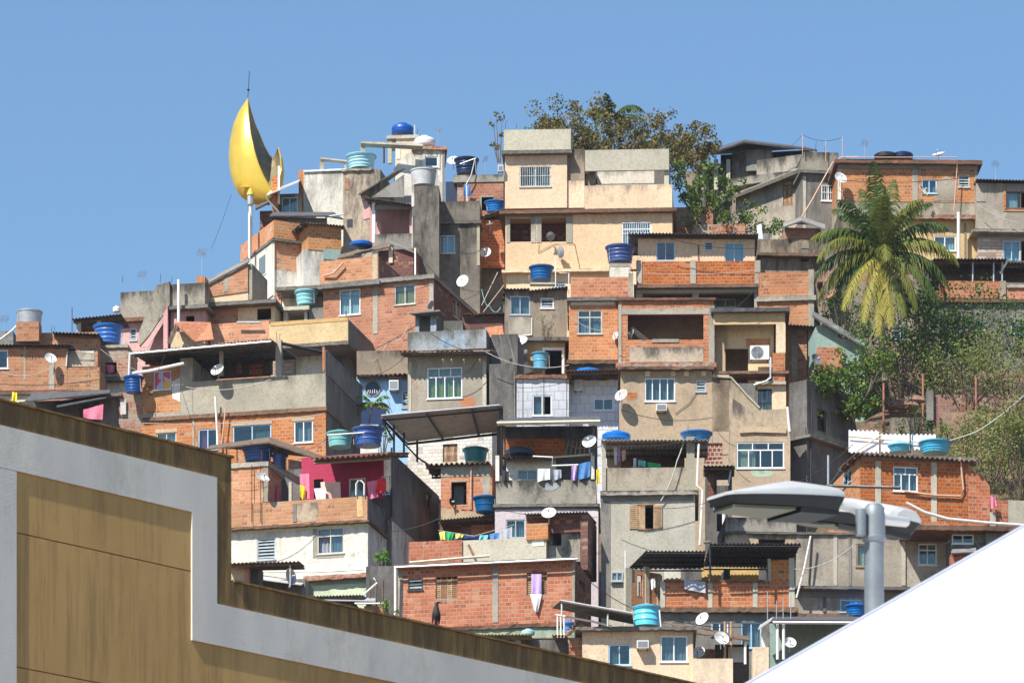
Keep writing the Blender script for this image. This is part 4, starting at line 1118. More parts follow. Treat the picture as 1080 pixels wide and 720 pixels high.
for x in (742, 755, 768): h.post(x, 168, 200, 4, 'pale_cement', c=.2)
h.tier(158, 240, 'shade_dark_cement', x0=760, x1=856, c=3.2, d=.4, name='rear_wall', down=True)  # dark wall added to stand for the shade under the roof
h.tier(172, 240, 'shade_dark_cement', x0=736, x1=772, c=1.2, d=2, name='back_wall', down=True)
h.tier(180, 196, 'brown_cement', x0=722, x1=737, c=.9, name='side_room', d=2)
h = H('parapet_wall', 'mouldy concrete roof wall rising towards the ridge above the grey cement house', 'wall', 795, 850, 200, th=24, Y=254, d=5)
h.tier(162, 190, 'mould_concrete', x0=798, name='wall')
h = H('brick_house', 'ridge-top brick house with flat roof slab, grey beam and black tanks on top', 'house', 884, 1031, 285, th=-2, Y=247, d=6)
BRT = h
h.slab(167.5, 171.5, 'rusty_edge', over=.35)
h.panel(884, 1031, 171.5, 178.5, 'grey_cement', 'beam', back=.2, proud=.06)
h.tier(171.6, 212, 'brick_pale', [(972, 189, 988, 204, '2', dict(fr='blue_frame', cur='curtain_teal')), (1010.5, 184, 1022.5, 197.5, 'lou', dict(fr='white_frame'))], ceil=True)
h.panel(962, 968, 178.5, 212, 'cement', 'column'); h.panel(1028, 1031, 178.5, 228, 'cement', 'column'); h.panel(883.5, 887, 178.5, 214, 'white_stained', 'column')
h.blob([(986, 204), (990, 190), (998, 186), (1008, 190), (1009, 212), (985, 212)], 'rough_cement', 'render_patch')
h.tier(212, 227, 'rough_cement', name='lower_wall', c=.02)
h.slab(226, 230, 'brick_worn', over=.4, x0=955, rough=.05, d=3)
h.tier(230, 285, 'ochre_render', [(985, 249, 1008, 264.5, '2', dict(cur='curtain_white'))], x0=950, x1=1031, down=True, ceil=True)
h.panel(1017, 1019, 236, 275, 'brown_cement', 'stain_pipe'); h.tier(227, 285, 'brown_cement', x0=884, x1=950, c=.2, name='lower_wall', down=True)
h.bar([(892, 166, -.4), (1010, 166, -.4), (1009, 182, -.4), (1006, 222, -.4)], .025, 'pipe_pink')
tank('low black water tank at the top of the ridge-top brick house, left one', h, 1.5, 934, 161, 167.8, 24, 'plastic_black', 'round')
tank('low black water tank beside its twin on the ridge-top brick house, right one', h, 1.5, 952, 160.5, 167.8, 22, 'plastic_navy', 'round')
dish('white dish lying back on the flat roof slab of the ridge-top brick house', h, .6, 990, 164, 13, -30, 62)
dish('white dish on the left corner of the ridge-top brick house, above the grey barred window', h, -.5, 886, 188.5, 13, 25, 25)
dish('white dish fixed above the palm fronds on the ridge-top brick house', h, -.8, 973, 202, 12, 55, 30, 'dish_rusty')
pole('white post standing under the ledge of the ridge-top brick house', h, -.8, 1011, 224, 275, .09, 'pipe_white')
h = H('cement_house', 'rough grey house with a dark brick framed window at the right edge of the ridge', 'house', 1030, 1110, 300, th=-3, Y=246.5, d=6)
FR = h
h.corr(1030, 1112, 189, 191, 'fibre_cement_dark', over=.35, d=4, rise=.3)
h.tier(193, 241, 'rough_cement', [(1061, 202, 1092, 220, '2', dict(fr='brown_frame', cur=('curtain_white', 0, .4), open_=1))], ceil=True); h.panel(1058, 1061, 200, 222, 'brick_orange', 'window_jamb'); h.panel(1058, 1095, 220.5, 223, 'brick_orange', 'window_sill_course', proud=.04)
h.slab(241, 244, 'mould_concrete', over=.5); h.panel(1030, 1110, 244, 251, 'grey_cement', 'beam', back=.2, proud=.04)
h.tier(244.1, 300, 'stone_face', [(1058, 254, 1076, 277, '2', dict(fr='blue_frame', cur='curtain_white')), (1077, 254, 1098, 278, 'hole')], x0=1032, ceil=True, down=True)
# dark balcony with tin roof, right
h = H('terrace_house', 'shaded balcony with thin grey posts and a faded brick parapet at the right edge', 'house', 985, 1112, 345, th=-2, Y=238, d=5)
TR = h
h.corr(985, 1062, 272.5, 273, 'fibre_cement_dark', over=.4, d=4, rise=.3); h.corr(1063, 1115, 277, 277, 'fibre_cement_dark', over=.3, d=4, rise=.3)
for x in (1026, 1048, 1057, 1086): h.bar([(x, 276, .05), (x, 299, .05)], .045, 'galvanised', 'post')
h.tier(274, 296, 'shade_dark_cement', c=2.4, name='back_wall', d=2)
h.tier(296, 314, 'brick_red', x0=992, x1=1055, name='balcony_wall', d=4); h.post(1058, 296, 320, 6, 'cement', c=-.04); h.tier(303, 316, 'brick_red', x0=1062, name='balcony_wall', d=4); h.slab(299.5, 303, 'cement', over=.1, x0=1062, x1=1112, d=.3)
h.slab(314.5, 318, 'rusty_edge', over=.2)
h.tier(318, 372, 'grey_cement', [(1018, 337, 1040, 348, '2', dict(fr='galvanised')), (1066, 342, 1088, 352, '2', dict(fr='blue_frame'))], down=True)
# white pipe arching down from the ridge
line('long pale hose arching down from the ridge across the grey cement house', [GS2.wp(905, 165.5, -1.2), GS2.wp(888, 166, -1.3), GS2.wp(878, 172, -1.4), GS2.wp(868, 190, -1.5), GS2.wp(856, 212, -1.5), GS2.wp(840, 238, -1.6), GS2.wp(822, 255, -1.7)], .04, 'pipe_pink', 'hose', 'hose', sides=8)
for i, (x, y0, y1, lab) in enumerate(((846.5, 141, 162, 'thin roof rod standing on the mouldy ridge wall, left of three'), (871, 147, 170, 'leaning thin rod beside the ridge parapet, middle of three'), (888.5, 144, 168, 'thin roof rod at the left end of the ridge-top brick house'))):
    pole(lab, GS2, -.3, x, y0, y1, .02, 'pipe_pink', name='rod', cat='rod')
line('thin black wire strung between the ridge rods', [GS2.wp(820, 158, -.3), GS2.wp(846, 142, -.3), GS2.wp(888, 145, -.3)], .012, sag=.25)
# hillside passage houses behind the palm
h = H('cement_house', 'low brown cement house with a sagging grey roof, left of the palm crown', 'house', 800, 868, 300, th=-4, Y=243, d=5)
h.tier(252, 330, 'brown_cement', [(845, 262, 853, 276, 'hole')], x0=800, x1=870, down=True); h.tier(240, 252, 'brick_worn', x0=828, x1=866, c=.3, name='roof_wall'); h.poly('roof', [(826, 241, -.4), (845, 234, -.4), (870, 243, -.4), (870, 238, 3), (845, 230, 3), (826, 236, 3)], 'grey_cement', .08)
h.slab(266, 269, 'rusty_edge', over=.4, x0=800, x1=870)
h = H('brick_house', 'brick lean-to with pale sill beneath the dark leafed ridge tree', 'house', 718, 800, 290, th=4, Y=247.5, d=4)
h.tier(236, 300, 'brick_worn', x0=730, x1=786, down=True, d=3); h.tier(218, 300, 'brick_worn', x0=712, x1=752, c=.6, name='wall', down=True); h.tier(246, 300, 'grey_cement', x0=786, x1=812, c=.1, d=3, name='wall', down=True)
h.poly('fallen_sheet', [(798, 238, -.8), (803, 236, -.8), (807, 270, -.9), (800, 270, -.9)], 'zinc', .03)
# faded pink gable and shed roof between palm and brick column
h = H('roofed_shed', 'pale green shed with a steep dark roof edge, under the palm on the left', 'shed', 860, 920, 395, th=-4, Y=232, d=4)
SG = h
h.poly('roof', [(856, 334, -.4), (919, 371, -.4), (919, 366, 3.2), (856, 329, 3.2)], 'fibre_cement', .08)
h.tier(343, 372, 'sea_green_paint', x0=861, x1=884, name='wall', d=3); h.tier(357, 392, 'sea_green_paint', x0=884, x1=912, down=True, d=3)
h.tier(366, 388, 'brick_orange', x0=862, x1=888, c=-.25, d=.3, name='brick_front'); h.bar([(905, 376, -.4), (913, 373, -.4)], .05, 'pipe_white')
dish('grey dish low on the pale green shed, in shade', h, -.6, 860, 380, 13, 40, 20, 'dish_shaded')
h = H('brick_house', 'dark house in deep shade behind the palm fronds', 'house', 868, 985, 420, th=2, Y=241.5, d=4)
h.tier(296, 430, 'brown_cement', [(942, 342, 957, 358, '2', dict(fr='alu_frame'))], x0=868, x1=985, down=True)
h.tier(284, 296, 'brick_worn', x0=862, x1=985, name='upper_wall', c=.6)
h.poly('awning', [(872, 318, -.8), (886, 305, -.8), (886, 300, 1), (872, 313, 1)], 'clay_tile', .06)
random.seed(21)
# =====================================================================  GOLD MOON on its post
Ym = 259
mp = W(272, 205, Ym); e = empty('moon_sculpture', mp, 'large golden crescent moon sculpture on the ridge, tips pointing up', 'sculpture')
s = px(Ym)
def mo(x, y): return Vector(((x - 272) * s, 0, (205 - y) * s))
# three curves from the high tip to the small low tip: the outer keel, the near rim and the far rim
def samp(P, t):
    L = [0]
    for a, b in zip(P, P[1:]): L.append(L[-1] + math.dist(a, b))
    d = t * L[-1]
    for i in range(len(P) - 1):
        if d <= L[i + 1] + 1e-6:
            k = (d - L[i]) / (L[i + 1] - L[i]); return (P[i][0] + (P[i + 1][0] - P[i][0]) * k, P[i][1] + (P[i + 1][1] - P[i][1]) * k)
    return P[-1]
keel = [(261, 104), (252, 117), (246, 131), (242.5, 147), (241, 163), (242, 179), (246, 193), (252, 203), (261, 209.5), (272, 211), (283, 209), (291, 202), (297, 192), (299, 181), (297.5, 168), (293.5, 156)]
near = [(261, 104), (262, 122), (264, 140), (267.5, 157), (272, 172), (277.5, 185), (283, 195), (288, 200), (292, 196), (295, 188), (296.5, 177), (296, 166), (293.5, 156)]
far = [(261, 104), (264.5, 117), (269, 131), (274.5, 144), (279, 155), (284, 164), (288, 168), (290.5, 164), (292, 160), (293.5, 156)]
def curve3(P, off):
    out = []
    for i in range(49):
        t = i / 48; x, y = samp(P, t); v = mo(x, y); w_ = math.sin(math.pi * t) ** .6; d = off * w_
        sc_ = (Ym + d) / Ym; out.append(Vector((v.x * sc_ + (272 - CX) / F * d, v.y + d, v.z * sc_ + (HY - 205) / F * d)))
    return out
ck, cn_, cf_ = curve3(keel, 0), curve3(near, -1.5), curve3(far, 1.5)
# gather smooth rings: near rim -> keel -> far rim, bulging outward
shell = MB(); K = 16
for i in range(49):
    mid = (cn_[i] + cf_[i]) / 2; out_ = ck[i] - mid; hf = (cf_[i] - cn_[i]) / 2
    for k in range(K + 1):
        a_ = math.pi * k / K; shell.v.append(mid - hf * math.cos(a_) + out_ * math.sin(a_) ** .85)
for i in range(48):
    for k in range(K): q = i * (K + 1) + k; shell.f.append((q, q + K + 1, q + K + 2, q + 1))
shell.build('golden_shell', 'gold_paint', e, smooth=True)
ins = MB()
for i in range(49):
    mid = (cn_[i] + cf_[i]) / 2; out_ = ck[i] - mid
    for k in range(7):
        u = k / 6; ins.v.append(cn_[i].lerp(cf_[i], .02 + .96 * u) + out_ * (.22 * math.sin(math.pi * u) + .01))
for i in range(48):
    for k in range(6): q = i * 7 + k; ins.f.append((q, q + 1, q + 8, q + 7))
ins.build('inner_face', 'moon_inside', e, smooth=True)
rm = MB(); rm.tube(cn_, .035, 6); rm.build('near_rim', 'gold_paint', e, smooth=True); rm = MB(); rm.tube(cf_, .035, 6); rm.build('far_rim', 'gold_paint', e, smooth=True)
a = MB(); a.tube([mo(261, 106), mo(262, 96), mo(263, 75)], .02, 5); a.lathe([(.001, -.09), (.09, 0), (.001, .09)], 10, mo(262, 95)); a.build('lightning_rod', 'metal_dark', e)
a = MB(); a.tube([mo(264, 214) + Vector((0, -.2, -3)), mo(264, 199)+ Vector((0, -.2, 0))], .12, 8); a.build('support', 'galvanised', e)
a = MB(); 
a.box(-.9, 1.0, -1.35, -1.25, -.02, .05)
a.build('walkway', 'gold_paint', e)
# tall pale post with yellow cone in front of the moon
h = H('signal_post', 'tall pale round post with a small yellow cone cap, before the golden moon', 'post', 260, 268, 262, Y=252)
h.bar([(264, 268, 0), (264, 215, 0)], .085, 'pipe_white', 'shaft'); h.bar([(264, 216, 0), (264, 206, 0)], .17, 'galvanised', 'collar')
c_ = MB(); a, b = h.hit(264, 206, 0); c_.lathe([(.2, 0), (.19, .08), (.04, .36), (.001, .38)], 16, (a, 0, b)); c_.build('cone_cap', 'yellow_plastic', h.e, smooth=True)

# =====================================================================  rooftop cluster right of the moon
h = H('whitewashed_house', 'square whitewashed rooftop room with brick left edge, right of the golden moon', 'house', 315, 363, 232, th=8, Y=257, d=4)
h.tier(179, 232, 'white_stained', name='wall', x0=320, x1=363, ceil=True, down=True); h.tier(179.4, 232, 'brick_orange', x0=315, x1=319.8, c=.03, name='brick_edge', d=1, down=True)
h.slab(177.5, 179.4, 'zinc', over=.1, x0=320, x1=366, rough=.01)
h = H('brick_shelter', 'open brick lean-to with pale pitched sheet and blue curtain, below the golden moon', 'shelter', 283, 316, 240, th=6, Y=255.5, d=4)
LS = h
h.poly('roof', [(281, 207, -.6), (315, 193, -.6), (317, 190, 2), (284, 203, 2)], 'zinc', .05)
h.post(290, 186, 226, 6, 'brick_orange', c=.1); h.post(294, 175, 215, 2, 'pipe_white', c=0)
h.tier(204, 240, 'brown_cement', [(297, 208, 314, 226, '2', dict(fr='blue_frame', cur='curtain_teal'))], x0=292, x1=316, c=.6, down=True); h.poly('lower_roof', [(270, 222, -.3), (284, 215, -.3), (284, 213, 1.5), (270, 219, 1.5)], 'fibre_cement_dark', .1); h.tier(222, 250, 'brick_shade_dark', x0=274, x1=292, c=.3, d=2, name='wall', down=True)
h.bar([(280, 208, -.5), (294, 224, -.2)], .05, 'zinc', 'brace', square=True)
h = H('tan_house', 'tall stained tan wall under the pale aqua tank and a steep grey roof', 'house', 362, 392, 255, th=10, Y=254, d=5)
TN = h
h.tier(178, 255, 'tan_mouldy', x0=362, x1=401, ceil=True, down=True, side='mould_concrete'); h.panel(364, 368, 188, 200, 'brick_orange', 'brick_patch'); h.blob([(384, 204), (396, 214), (397, 228), (383, 232)], 'pink_paint', 'pink_render', proud=.03)
h.panel(366, 372, 231, 240, 'plastic_black', 'painted_opening', proud=.005)  # black panel on the wall: the opening's inner shade is painted
h.slab(176.5, 179, 'mould_concrete', over=.12, rough=.05)
tank('pale aqua tub tank on the stained tan wall, beneath the concrete frame', h, .8, 381, 166, 179, 30, 'plastic_pale_aqua')
h.poly('steep_roof', [(378, 206, -.5), (418, 181, -.5), (428, 178, 2.2), (392, 204, 2.4)], 'fibre_cement', .07)
h.poly('roof_gable', [(392, 208, -.3), (426, 184, -.3), (426, 208, -.3)], 'grey_cement', .08)
h = H('concrete_pergola', 'bare concrete beam and post standing over the rooftops at the ridge', 'pergola', 380, 442, 170, Y=256, d=1)
h.bar([(380.5, 152, 0), (446, 155, 0)], .16, 'cement', 'beam', square=True); h.post(382.5, 150, 178, 5, 'cement'); h.bar([(405, 155, 0), (405, 172, 0)], .05, 'rebar', 'post')
h = H('concrete_pergola', 'small low concrete beam over the whitewashed rooftop room', 'pergola', 337, 366, 185, Y=257.5, d=1)
h.bar([(338, 168, 0), (366, 171, 0)], .1, 'cement', 'beam', square=True); h.post(339.5, 166, 180, 4.5, 'cement'); h.post(364, 170, 180, 2, 'cement')
h = H('tank_tower', 'cream concrete box holding the highest blue tank, behind the white rooftop hut', 'tank stand', 409, 441, 172, th=5, Y=258.5, d=2)
TT = h
h.tier(143, 172, 'pale_cream', [(410, 147, 418, 152, 'hole')], x0=417, x1=441, down=True, ceil=True, d=1.8); h.slab(142, 145.5, 'pale_cement', over=.1, d=2); h.post(411, 145, 172, 4, 'pale_cement')
h.panel(418, 422, 150, 168, 'white_paint', 'plaster_patch')
tank('round bulging blue tank with lid, the highest tank on the hill', h, .9, 424.5, 130.5, 142, 23, 'plastic_blue', 'round')
pole('thin white rod beside the highest tank', h, .5, 437.5, 132, 146, .02, 'pipe_white', name='rod', cat='rod')
h = H('rooftop_hut', 'white square rooftop hut with a small dark window, topped by a white tank', 'hut', 436, 470, 215, th=-3, Y=256.5, d=3)
WR = h
h.tier(157, 215, 'white_stained', [(448, 165, 462, 176, '1', dict(fr='white_frame', pane='glass_pane'))], x0=438, x1=468, ceil=True, down=True)
h.slab(154, 157.5, 'brick_worn', over=.15, rough=.05); h.poly('sloping_wall', [(415, 178, .2), (428, 163, .2), (438, 158, .2), (438, 215, .2), (416, 215, .2)], 'white_stained', .2)
for x0_, y0_, x1_, y1_ in ((446, 163, 448, 178), (462, 163, 464, 178)): h.panel(x0_, x1_, y0_, y1_, 'white_paint', 'window_jamb', proud=.04)
tank('round white tank with domed lid on the white rooftop hut', h, .9, 448, 144, 154.5, 22, 'white_plastic', 'round')
h.panel(466.5, 469, 158, 212, 'grey_cement', 'corner_strip')
tank('pale grey fibre tank on top of the tall dark chimney-like block', W(0, 0, 1) and WR, -2.2, 446.5, 180.5, 197, 27, 'fibre_tank', 'open', wb=24)
dish('large white dish beside the dark tank, at the ridge left of the cream block', WR, -.6, 478, 170.5, 12.5, -8, 35)
h = H('brick_house', 'red brick house with dark mouldy top and open window, left of the cream block', 'house', 478, 532, 240, th=3, Y=253, d=5)
BU = h
h.tier(184, 191.5, 'mould_concrete', name='roof_parapet', c=-.06, d=4.5); h.tier(191.5, 245, 'brick_red', [(507, 208, 520, 222, 'hole')], x0=490, x1=531, ceil=True, down=True)
h.tier(191.5, 245, 'plastic_navy', x0=470, x1=482, c=.4, name='tarpaulin', d=.5, down=True); h.tier(191.6, 240, 'brick_worn', x0=482.2, x1=489.5, c=.1, name='wall', d=3)
h.panel(506, 521, 206.5, 208, 'cement', 'window_lintel'); h.panel(506, 508, 208, 224, 'cement', 'window_jamb')
tank('navy tub tank on the ridge beside the large white dish', h, .8, 492, 169.5, 184.5, 24, 'plastic_navy', 'tub')
tank('bright blue tank before the small open window of the upper red brick house', h, -1.2, 522, 214.5, 224, 20, 'plastic_bright_blue', 'tub')
h.bar([(501, 168, -.3), (497, 185, -.3), (491, 196, -.3)], .03, 'galvanised', 'stay'); h.bar([(485, 173, -.3), (502, 167, -.3)], .025, 'galvanised', 'stay')
cloth('pale blue cloth on the pole in front of the upper red brick wall', h, -.4, [(489, 195), (496, 195), (497, 206), (489, 207)], 'cloth_blue')
h.bar([(492, 196, -.38), (493, 214, -.38)], .035, 'pipe_white', 'post')
aerial('thin aerial mast at the ridge left of the tall cream house', h, 1, 512, 167, 185, ((1, 2, 0),))
# dark tall block and dark grey house
h = H('chimney_block', 'tall dark mouldy concrete block topped by the pale grey fibre tank', 'tower', 435, 463, 285, th=2, Y=247, d=3)
h.tier(196, 300, 'mould_shade_concrete', down=True, side='shade_dark_cement', ceil=True); h.panel(434, 437, 196, 218, 'white_stained', 'corner_strip')
h = H('cement_house', 'dark grey cement house with mouldy parapet and one window, beside the tall dark block', 'house', 462, 506, 320, th=3, Y=248.3, d=4.5)
DG = h
h.tier(212, 232, 'mould_shade_concrete', name='roof_parapet', d=4, c=-.08); h.slab(232, 235, 'concrete_edge', over=.15, rough=.04)
h.tier(235, 330, 'mould_shade_concrete', [(464, 248, 480, 267, '2', dict(fr='alu_frame', cur='curtain_white'))], ceil=True, down=True); h.panel(503, 506, 238, 280, 'cement', 'column')
h = H('brick_house', 'strip of brick house squeezed between the dark grey house and the tall cream one', 'house', 506, 532, 340, th=0, Y=249.5, d=3)
h.tier(232, 282, 'brick_red', down=False); h.tier(282, 345, 'shade_dark_cement', c=.3, down=True); h.corr(500, 534, 231, 219, 'fibre_cement', over=.5, d=2, rise=.2, pitch=.3)
dish('white dish in front of the narrow strip of brick beside the tall cream house', h, -.7, 512, 267, 12, -10, 25)
dish('white dish low in front of the dark grey cement house, above the tin roofs', DG, -1.2, 488.5, 297, 13, -25, 15)
dish('thin white dish seen almost edge on above the narrow brick strip', h, -1, 517, 237, 8, -40, 70)
for i, (xx, yy, xb_, yb_, lab) in enumerate(((525, 287, 508, 322, 'green tipped thin pole leaning in the dark gap by the cream house'), (532, 300, 505, 335, 'thin pale pole leaning low in the dark gap by the cream house'))):
    pole(lab, h, -1.5, xb_, yy, yb_, .02, 'cable_pale', x2=xx, name='rod', cat='rod')
line('loop of pale cable hanging in the dark gap below the tall cream house', [h.wp(508, 305, -1.4), h.wp(516, 322, -1.4), h.wp(528, 324, -1.4)], .02, 'plastic_sky', sag=.3)

# =====================================================================  pink patio
h = H('patio_house', 'small patio with pink inner walls under a corrugated edge, left of the tall dark block', 'house', 392, 437, 262, th=6, Y=249, d=3.5)
PP = h
h.corr(383, 439, 208, 216, 'fibre_cement', over=.5, d=2.6, rise=.5)
h.panel(395, 434, 215.5, 221, 'grey_cement', 'beam', back=.1)
h.tier(214, 262, 'pink_paint', c=1.6, d=.3, name='back_wall', x0=390, x1=437); h.tier(219, 262, 'pink_paint', x0=432, x1=437, c=.2, d=1.4, name='inner_wall')
h.post(394, 210, 256, 3.4, 'pipe_white'); h.post(436, 212, 290, 3, 'pipe_white', c=-.1); h.post(400, 231, 248, 5, 'pink_paint', c=1.0)
h.tier(246, 262, 'mould_concrete', x0=395, x1=436, name='balcony_wall'); h.tier(262, 300, 'grey_cement', down=True)
# timber roofed store
h = H('timber_roofed_store', 'dark store with a long sloping board roof, beneath the pink patio', 'shed', 360, 436, 290, th=14, Y=245.5, d=4)
TS = h
h.poly('roof', [(356, 274, -.4), (412, 261, -.4), (412, 256, 2), (358, 270, 2)], 'wood_old', .07); h.poly('roof', [(410, 257, -.2), (437, 267, -.2), (437, 263, 2), (412, 252, 2)], 'grey_cement', .06)
h.tier(262, 300, 'brick_shade_dark', x0=399, x1=436, down=True, d=3); h.post(412, 257, 277, 4, 'pale_cream', c=-.1); h.tier(272, 300, 'shade_dark_cement', x0=360, x1=399, c=1, d=2, name='back_wall', down=True)
tank('flat bright blue lid of a tank lying on the timber roofed store', h, -.3, 381, 254.5, 260, 24, 'plastic_bright_blue', 'round')
# brick panel room with stepped outline
h = H('brick_room', 'small mortar smeared brick room on a pale stained base, left of the timber roof', 'house', 323, 361, 300, th=-16, Y=249, d=3.5)
BRM = h
h.tier(235, 263, 'brick_pale', x0=325, x1=360); h.tier(263, 305, 'white_stained', x0=320, x1=360, c=.03, name='lower_wall', down=True)
h.corr(318, 364, 235, 238, 'fibre_cement_dark', over=.3, d=3, rise=.3)
h.panel(341, 359, 263, 274, 'sea_green_paint', 'painted_patch')
# pipes and sheets behind
h = H('roof_shelter', 'dark sloping sheet shelter with pale posts above the smeared brick room', 'shelter', 288, 345, 255, th=-10, Y=252.5, d=4)
h.poly('roof', [(284, 229, -.4), (345, 229, -.4), (362, 232, -.4), (352, 225, 3), (288, 225, 3)], 'fibre_cement_dark', .07)
h.poly('hanging_sheet', [(290, 230, 0), (345, 230, 0), (345, 246, 0), (320, 244, 0), (290, 248, 0)], 'galvanised' if 0 else 'fibre_cement', .05)
h.bar([(343, 229, -.2), (362, 226, -.2), (362, 238, -.2)], .05, 'pipe_white')
# white corner house below the moon
h = H('corner_house', 'narrow whitewashed house with one blue window and mortared brick top, first house below the moon', 'house', 288, 321, 318, th=-24, Y=250, d=5.5)
CHs = h
h.tier(252, 284, 'brick_pale', x0=289, x1=320, side='brick_pale', lw=[], d=5)
h.tier(284, 320, 'white_stained', name='lower_wall', x0=288.5, x1=322, down=True, side='white_paint', d=5.4)
h.panel(264, 288, 262, 320, 'white_paint', 'side_render', face='L', proud=.03)
h.window('L', (h.hit(281, 280, 0, 'L')[0] if 0 else 1.3, 2.5, h.hit(277, 291, 0, 'L')[1], h.hit(277, 270, 0, 'L')[1]), '2', 0, fr='blue_frame', cur='curtain_teal') if 0 else None
a_, b_ = sorted((h.hit(274, 280, 0, 'L')[0], h.hit(281.5, 280, 0, 'L')[0]))
_b1 = h.hit(278, 270, 0, 'L')[1]; _b0 = h.hit(278, 290, 0, 'L')[1]
_m = MB(); h.fbox(_m, 'L', a_ - .04, b_ + .04, .0, .06, _b0 - .06, _b1 + .06); _w = _m.build('window', 'white_frame', h.e)
_m = MB(); h.fbox(_m, 'L', a_ + .05, b_ - .05, .061, .075, _b0 + .02, _b1 - .02); _m.build('pane', 'curtain_teal', _w)
h.tier(232, 252, 'brick_pale', x0=289, x1=318, c=.4, name='roof_wall', side='brick_pale', d=5); h.slab(250.5, 253, 'concrete_edge', over=.25, x0=288, x1=318, rough=.03)
h.bar([(289, 255, -.05), (289, 312, -.05)], .04)
pole('tall thin white pipe running down the outer edge of the whitewashed corner house', CHs, 2.2, 263, 225, 320, .06, 'pipe_white')
random.seed(31)
# =====================================================================  FAR LEFT
h = H('brick_house', 'long brick house at the left edge with a dish on its cement column', 'house', -60, 106, 430, th=3, Y=229.5, d=5)
FL = h
h.corr(-60, 76, 351.5, 363, 'fibre_cement_dark', over=.35, d=2.5, rise=.2, pitch=.2) if 0 else h.corr(-60, 76, 363, 363.3, 'fibre_cement_dark', over=.35, d=2.5, rise=.2)
h.tier(365, 411, 'brick_orange', [(-14, 369, 8.5, 388.5, '2', dict(cur='curtain_teal'))], x0=-60, x1=71, ceil=True)
h.tier(387, 411, 'brick_pale', x0=71.2, x1=105, name='wall')
h.tier(350, 387, 'brick_orange', x0=40, x1=103, c=1.3, d=3, name='upper_wall'); h.panel(71, 100, 371, 387, 'rough_cement', 'render_patch', c=.3, proud=.1)
h.bar([(70, 386, -.05), (71, 370, -.05), (99, 371, -.05)], .035, 'pipe_white')
h.panel(52, 57.5, 380, 411, 'cement', 'column'); h.panel(25, 27, 365, 400, 'cement', 'column', proud=.01)
h.slab(411, 414.5, 'rusty_edge', over=.15)
h.tier(414.5, 440, 'white_paint', x0=-60, x1=35, down=True, d=4); h.tier(414.6, 440, 'brick_orange', x0=35.2, x1=105, down=True, d=4)
h.corr(55, 104, 350, 352, 'fibre_cement_dark', over=.4, c=1.2, d=3, rise=.2)
dish('white dish on the cement column of the long brick house at the left edge', h, -.45, 53, 378.5, 12, 25, 25)
h.panel(20, 44, 344.5, 365, 'brick_pale', 'tank_base', c=1.2, proud=.9)
tank('galvanised pale tank with lid on a brick base at the far left', h, .9, 31, 329, 344.5, 27, 'galvanised', 'open', wb=24)
h.bar([(0, 358, .3), (12, 349, .5), (30, 331, .6)], .045, 'pipe_white')
h.tier(349, 366, 'fibre_cement', x0=-40, x1=14, c=1.6, d=2, name='rear_wall')
cloth('small black and yellow cloth hanging low on the brick house at the left edge', h, -.3, [(13, 413), (18, 414), (18, 424), (12, 423)], 'cloth_yellow')
# pillar with blue tank
h = H('brick_pillar_store', 'broken brick pillar room carrying a bright blue tub tank', 'shed', 103, 138, 400, th=6, Y=232, d=2.5)
BP = h
h.slab(363, 366, 'cement', over=.1, x0=106, x1=135); h.tier(366, 398, 'brick_worn', [(111, 382, 123, 394, 'hole')], x0=105, x1=135, down=False)
h.slab(396.5, 400.5, 'concrete_edge', over=.4, x0=97, x1=137); h.tier(400.5, 440, 'white_paint', x0=103, x1=136, down=True); h.poly('roof_lip', [(97, 375, -.3), (108, 364, -.3), (108, 362, .5), (97, 372, .5)], 'grey_cement', .06)
tank('bright blue ribbed tub tank on the broken brick pillar room', h, .9, 114, 345.5, 363, 29, 'plastic_bright_blue', ribs=3)
cloth('pink cloth inside the opening of the brick pillar room', h, .1, [(112, 384), (121, 385), (121, 393), (113, 393)], 'cloth_pink')
# awning and pale base behind
h = H('sheet_awning', 'thin dark sheet awning on short pale posts at the skyline, left', 'shelter', 78, 130, 352, th=4, Y=236, d=3)
h.corr(76, 128, 336.5, 331, 'fibre_cement_dark', over=.3, d=2.5, rise=.15); h.post(83, 337, 352, 4, 'pale_cement', c=.1); h.post(104, 334, 352, 4, 'pale_cement', c=.1)
pole('thin rod standing at the skyline beside the sheet awning', h, 0, 76, 324, 350, .02, 'rebar', name='rod', cat='rod')
# pink concrete house
h = H('pink_house', 'faded pink house with a concrete parapet and triangular stair wall at the left skyline', 'house', 124, 217, 372, th=10, Y=240.5, d=5)
PH = h
h.tier(306, 334, 'mould_concrete', x0=127, x1=171, name='roof_parapet', d=3, c=.6); h.slab(333, 337, 'clay_tile_old', over=.25, x0=120, x1=168, c=.5, d=2)
h.tier(337, 375, 'pink_paint', [(137, 346, 144, 359, 'lou', dict(fr='alu_frame'))], x0=128, x1=172, c=.6, d=3, down=True)
h.tier(298, 322, 'mould_concrete', x0=179, x1=216, name='roof_parapet', d=4); h.slab(320.5, 324, 'concrete_edge', over=.2, x0=178, x1=219)
h.tier(324, 375, 'pink_paint', [(196, 333, 205, 342, 'hole')], x0=180, x1=216, c=.3, down=True, d=3, ceil=True)
h.poly('stair_wall', [(171, 300, .2), (179, 297, .2), (179, 350, .2), (170, 366, .2), (150, 366, .2)], 'pink_paint', .2) if 0 else None
for i_, pts in enumerate(([(166, 302, -.05), (180, 298, -.05), (180, 322, -.05), (160, 352, -.05), (148, 366, -.05), (148, 350, -.05)], )):
    h.blob([(p[0], p[1]) for p in pts], 'mould_concrete', 'stair_wall', proud=.2)
h.tier(322, 366, 'plastic_black', x0=160, x1=180, c=.7, d=.2, name='stair_shade_panel'); h.post(174.5, 322, 368, 4.5, 'pink_paint', c=-.2)  # black wall behind the stairs paints the shade of an opening
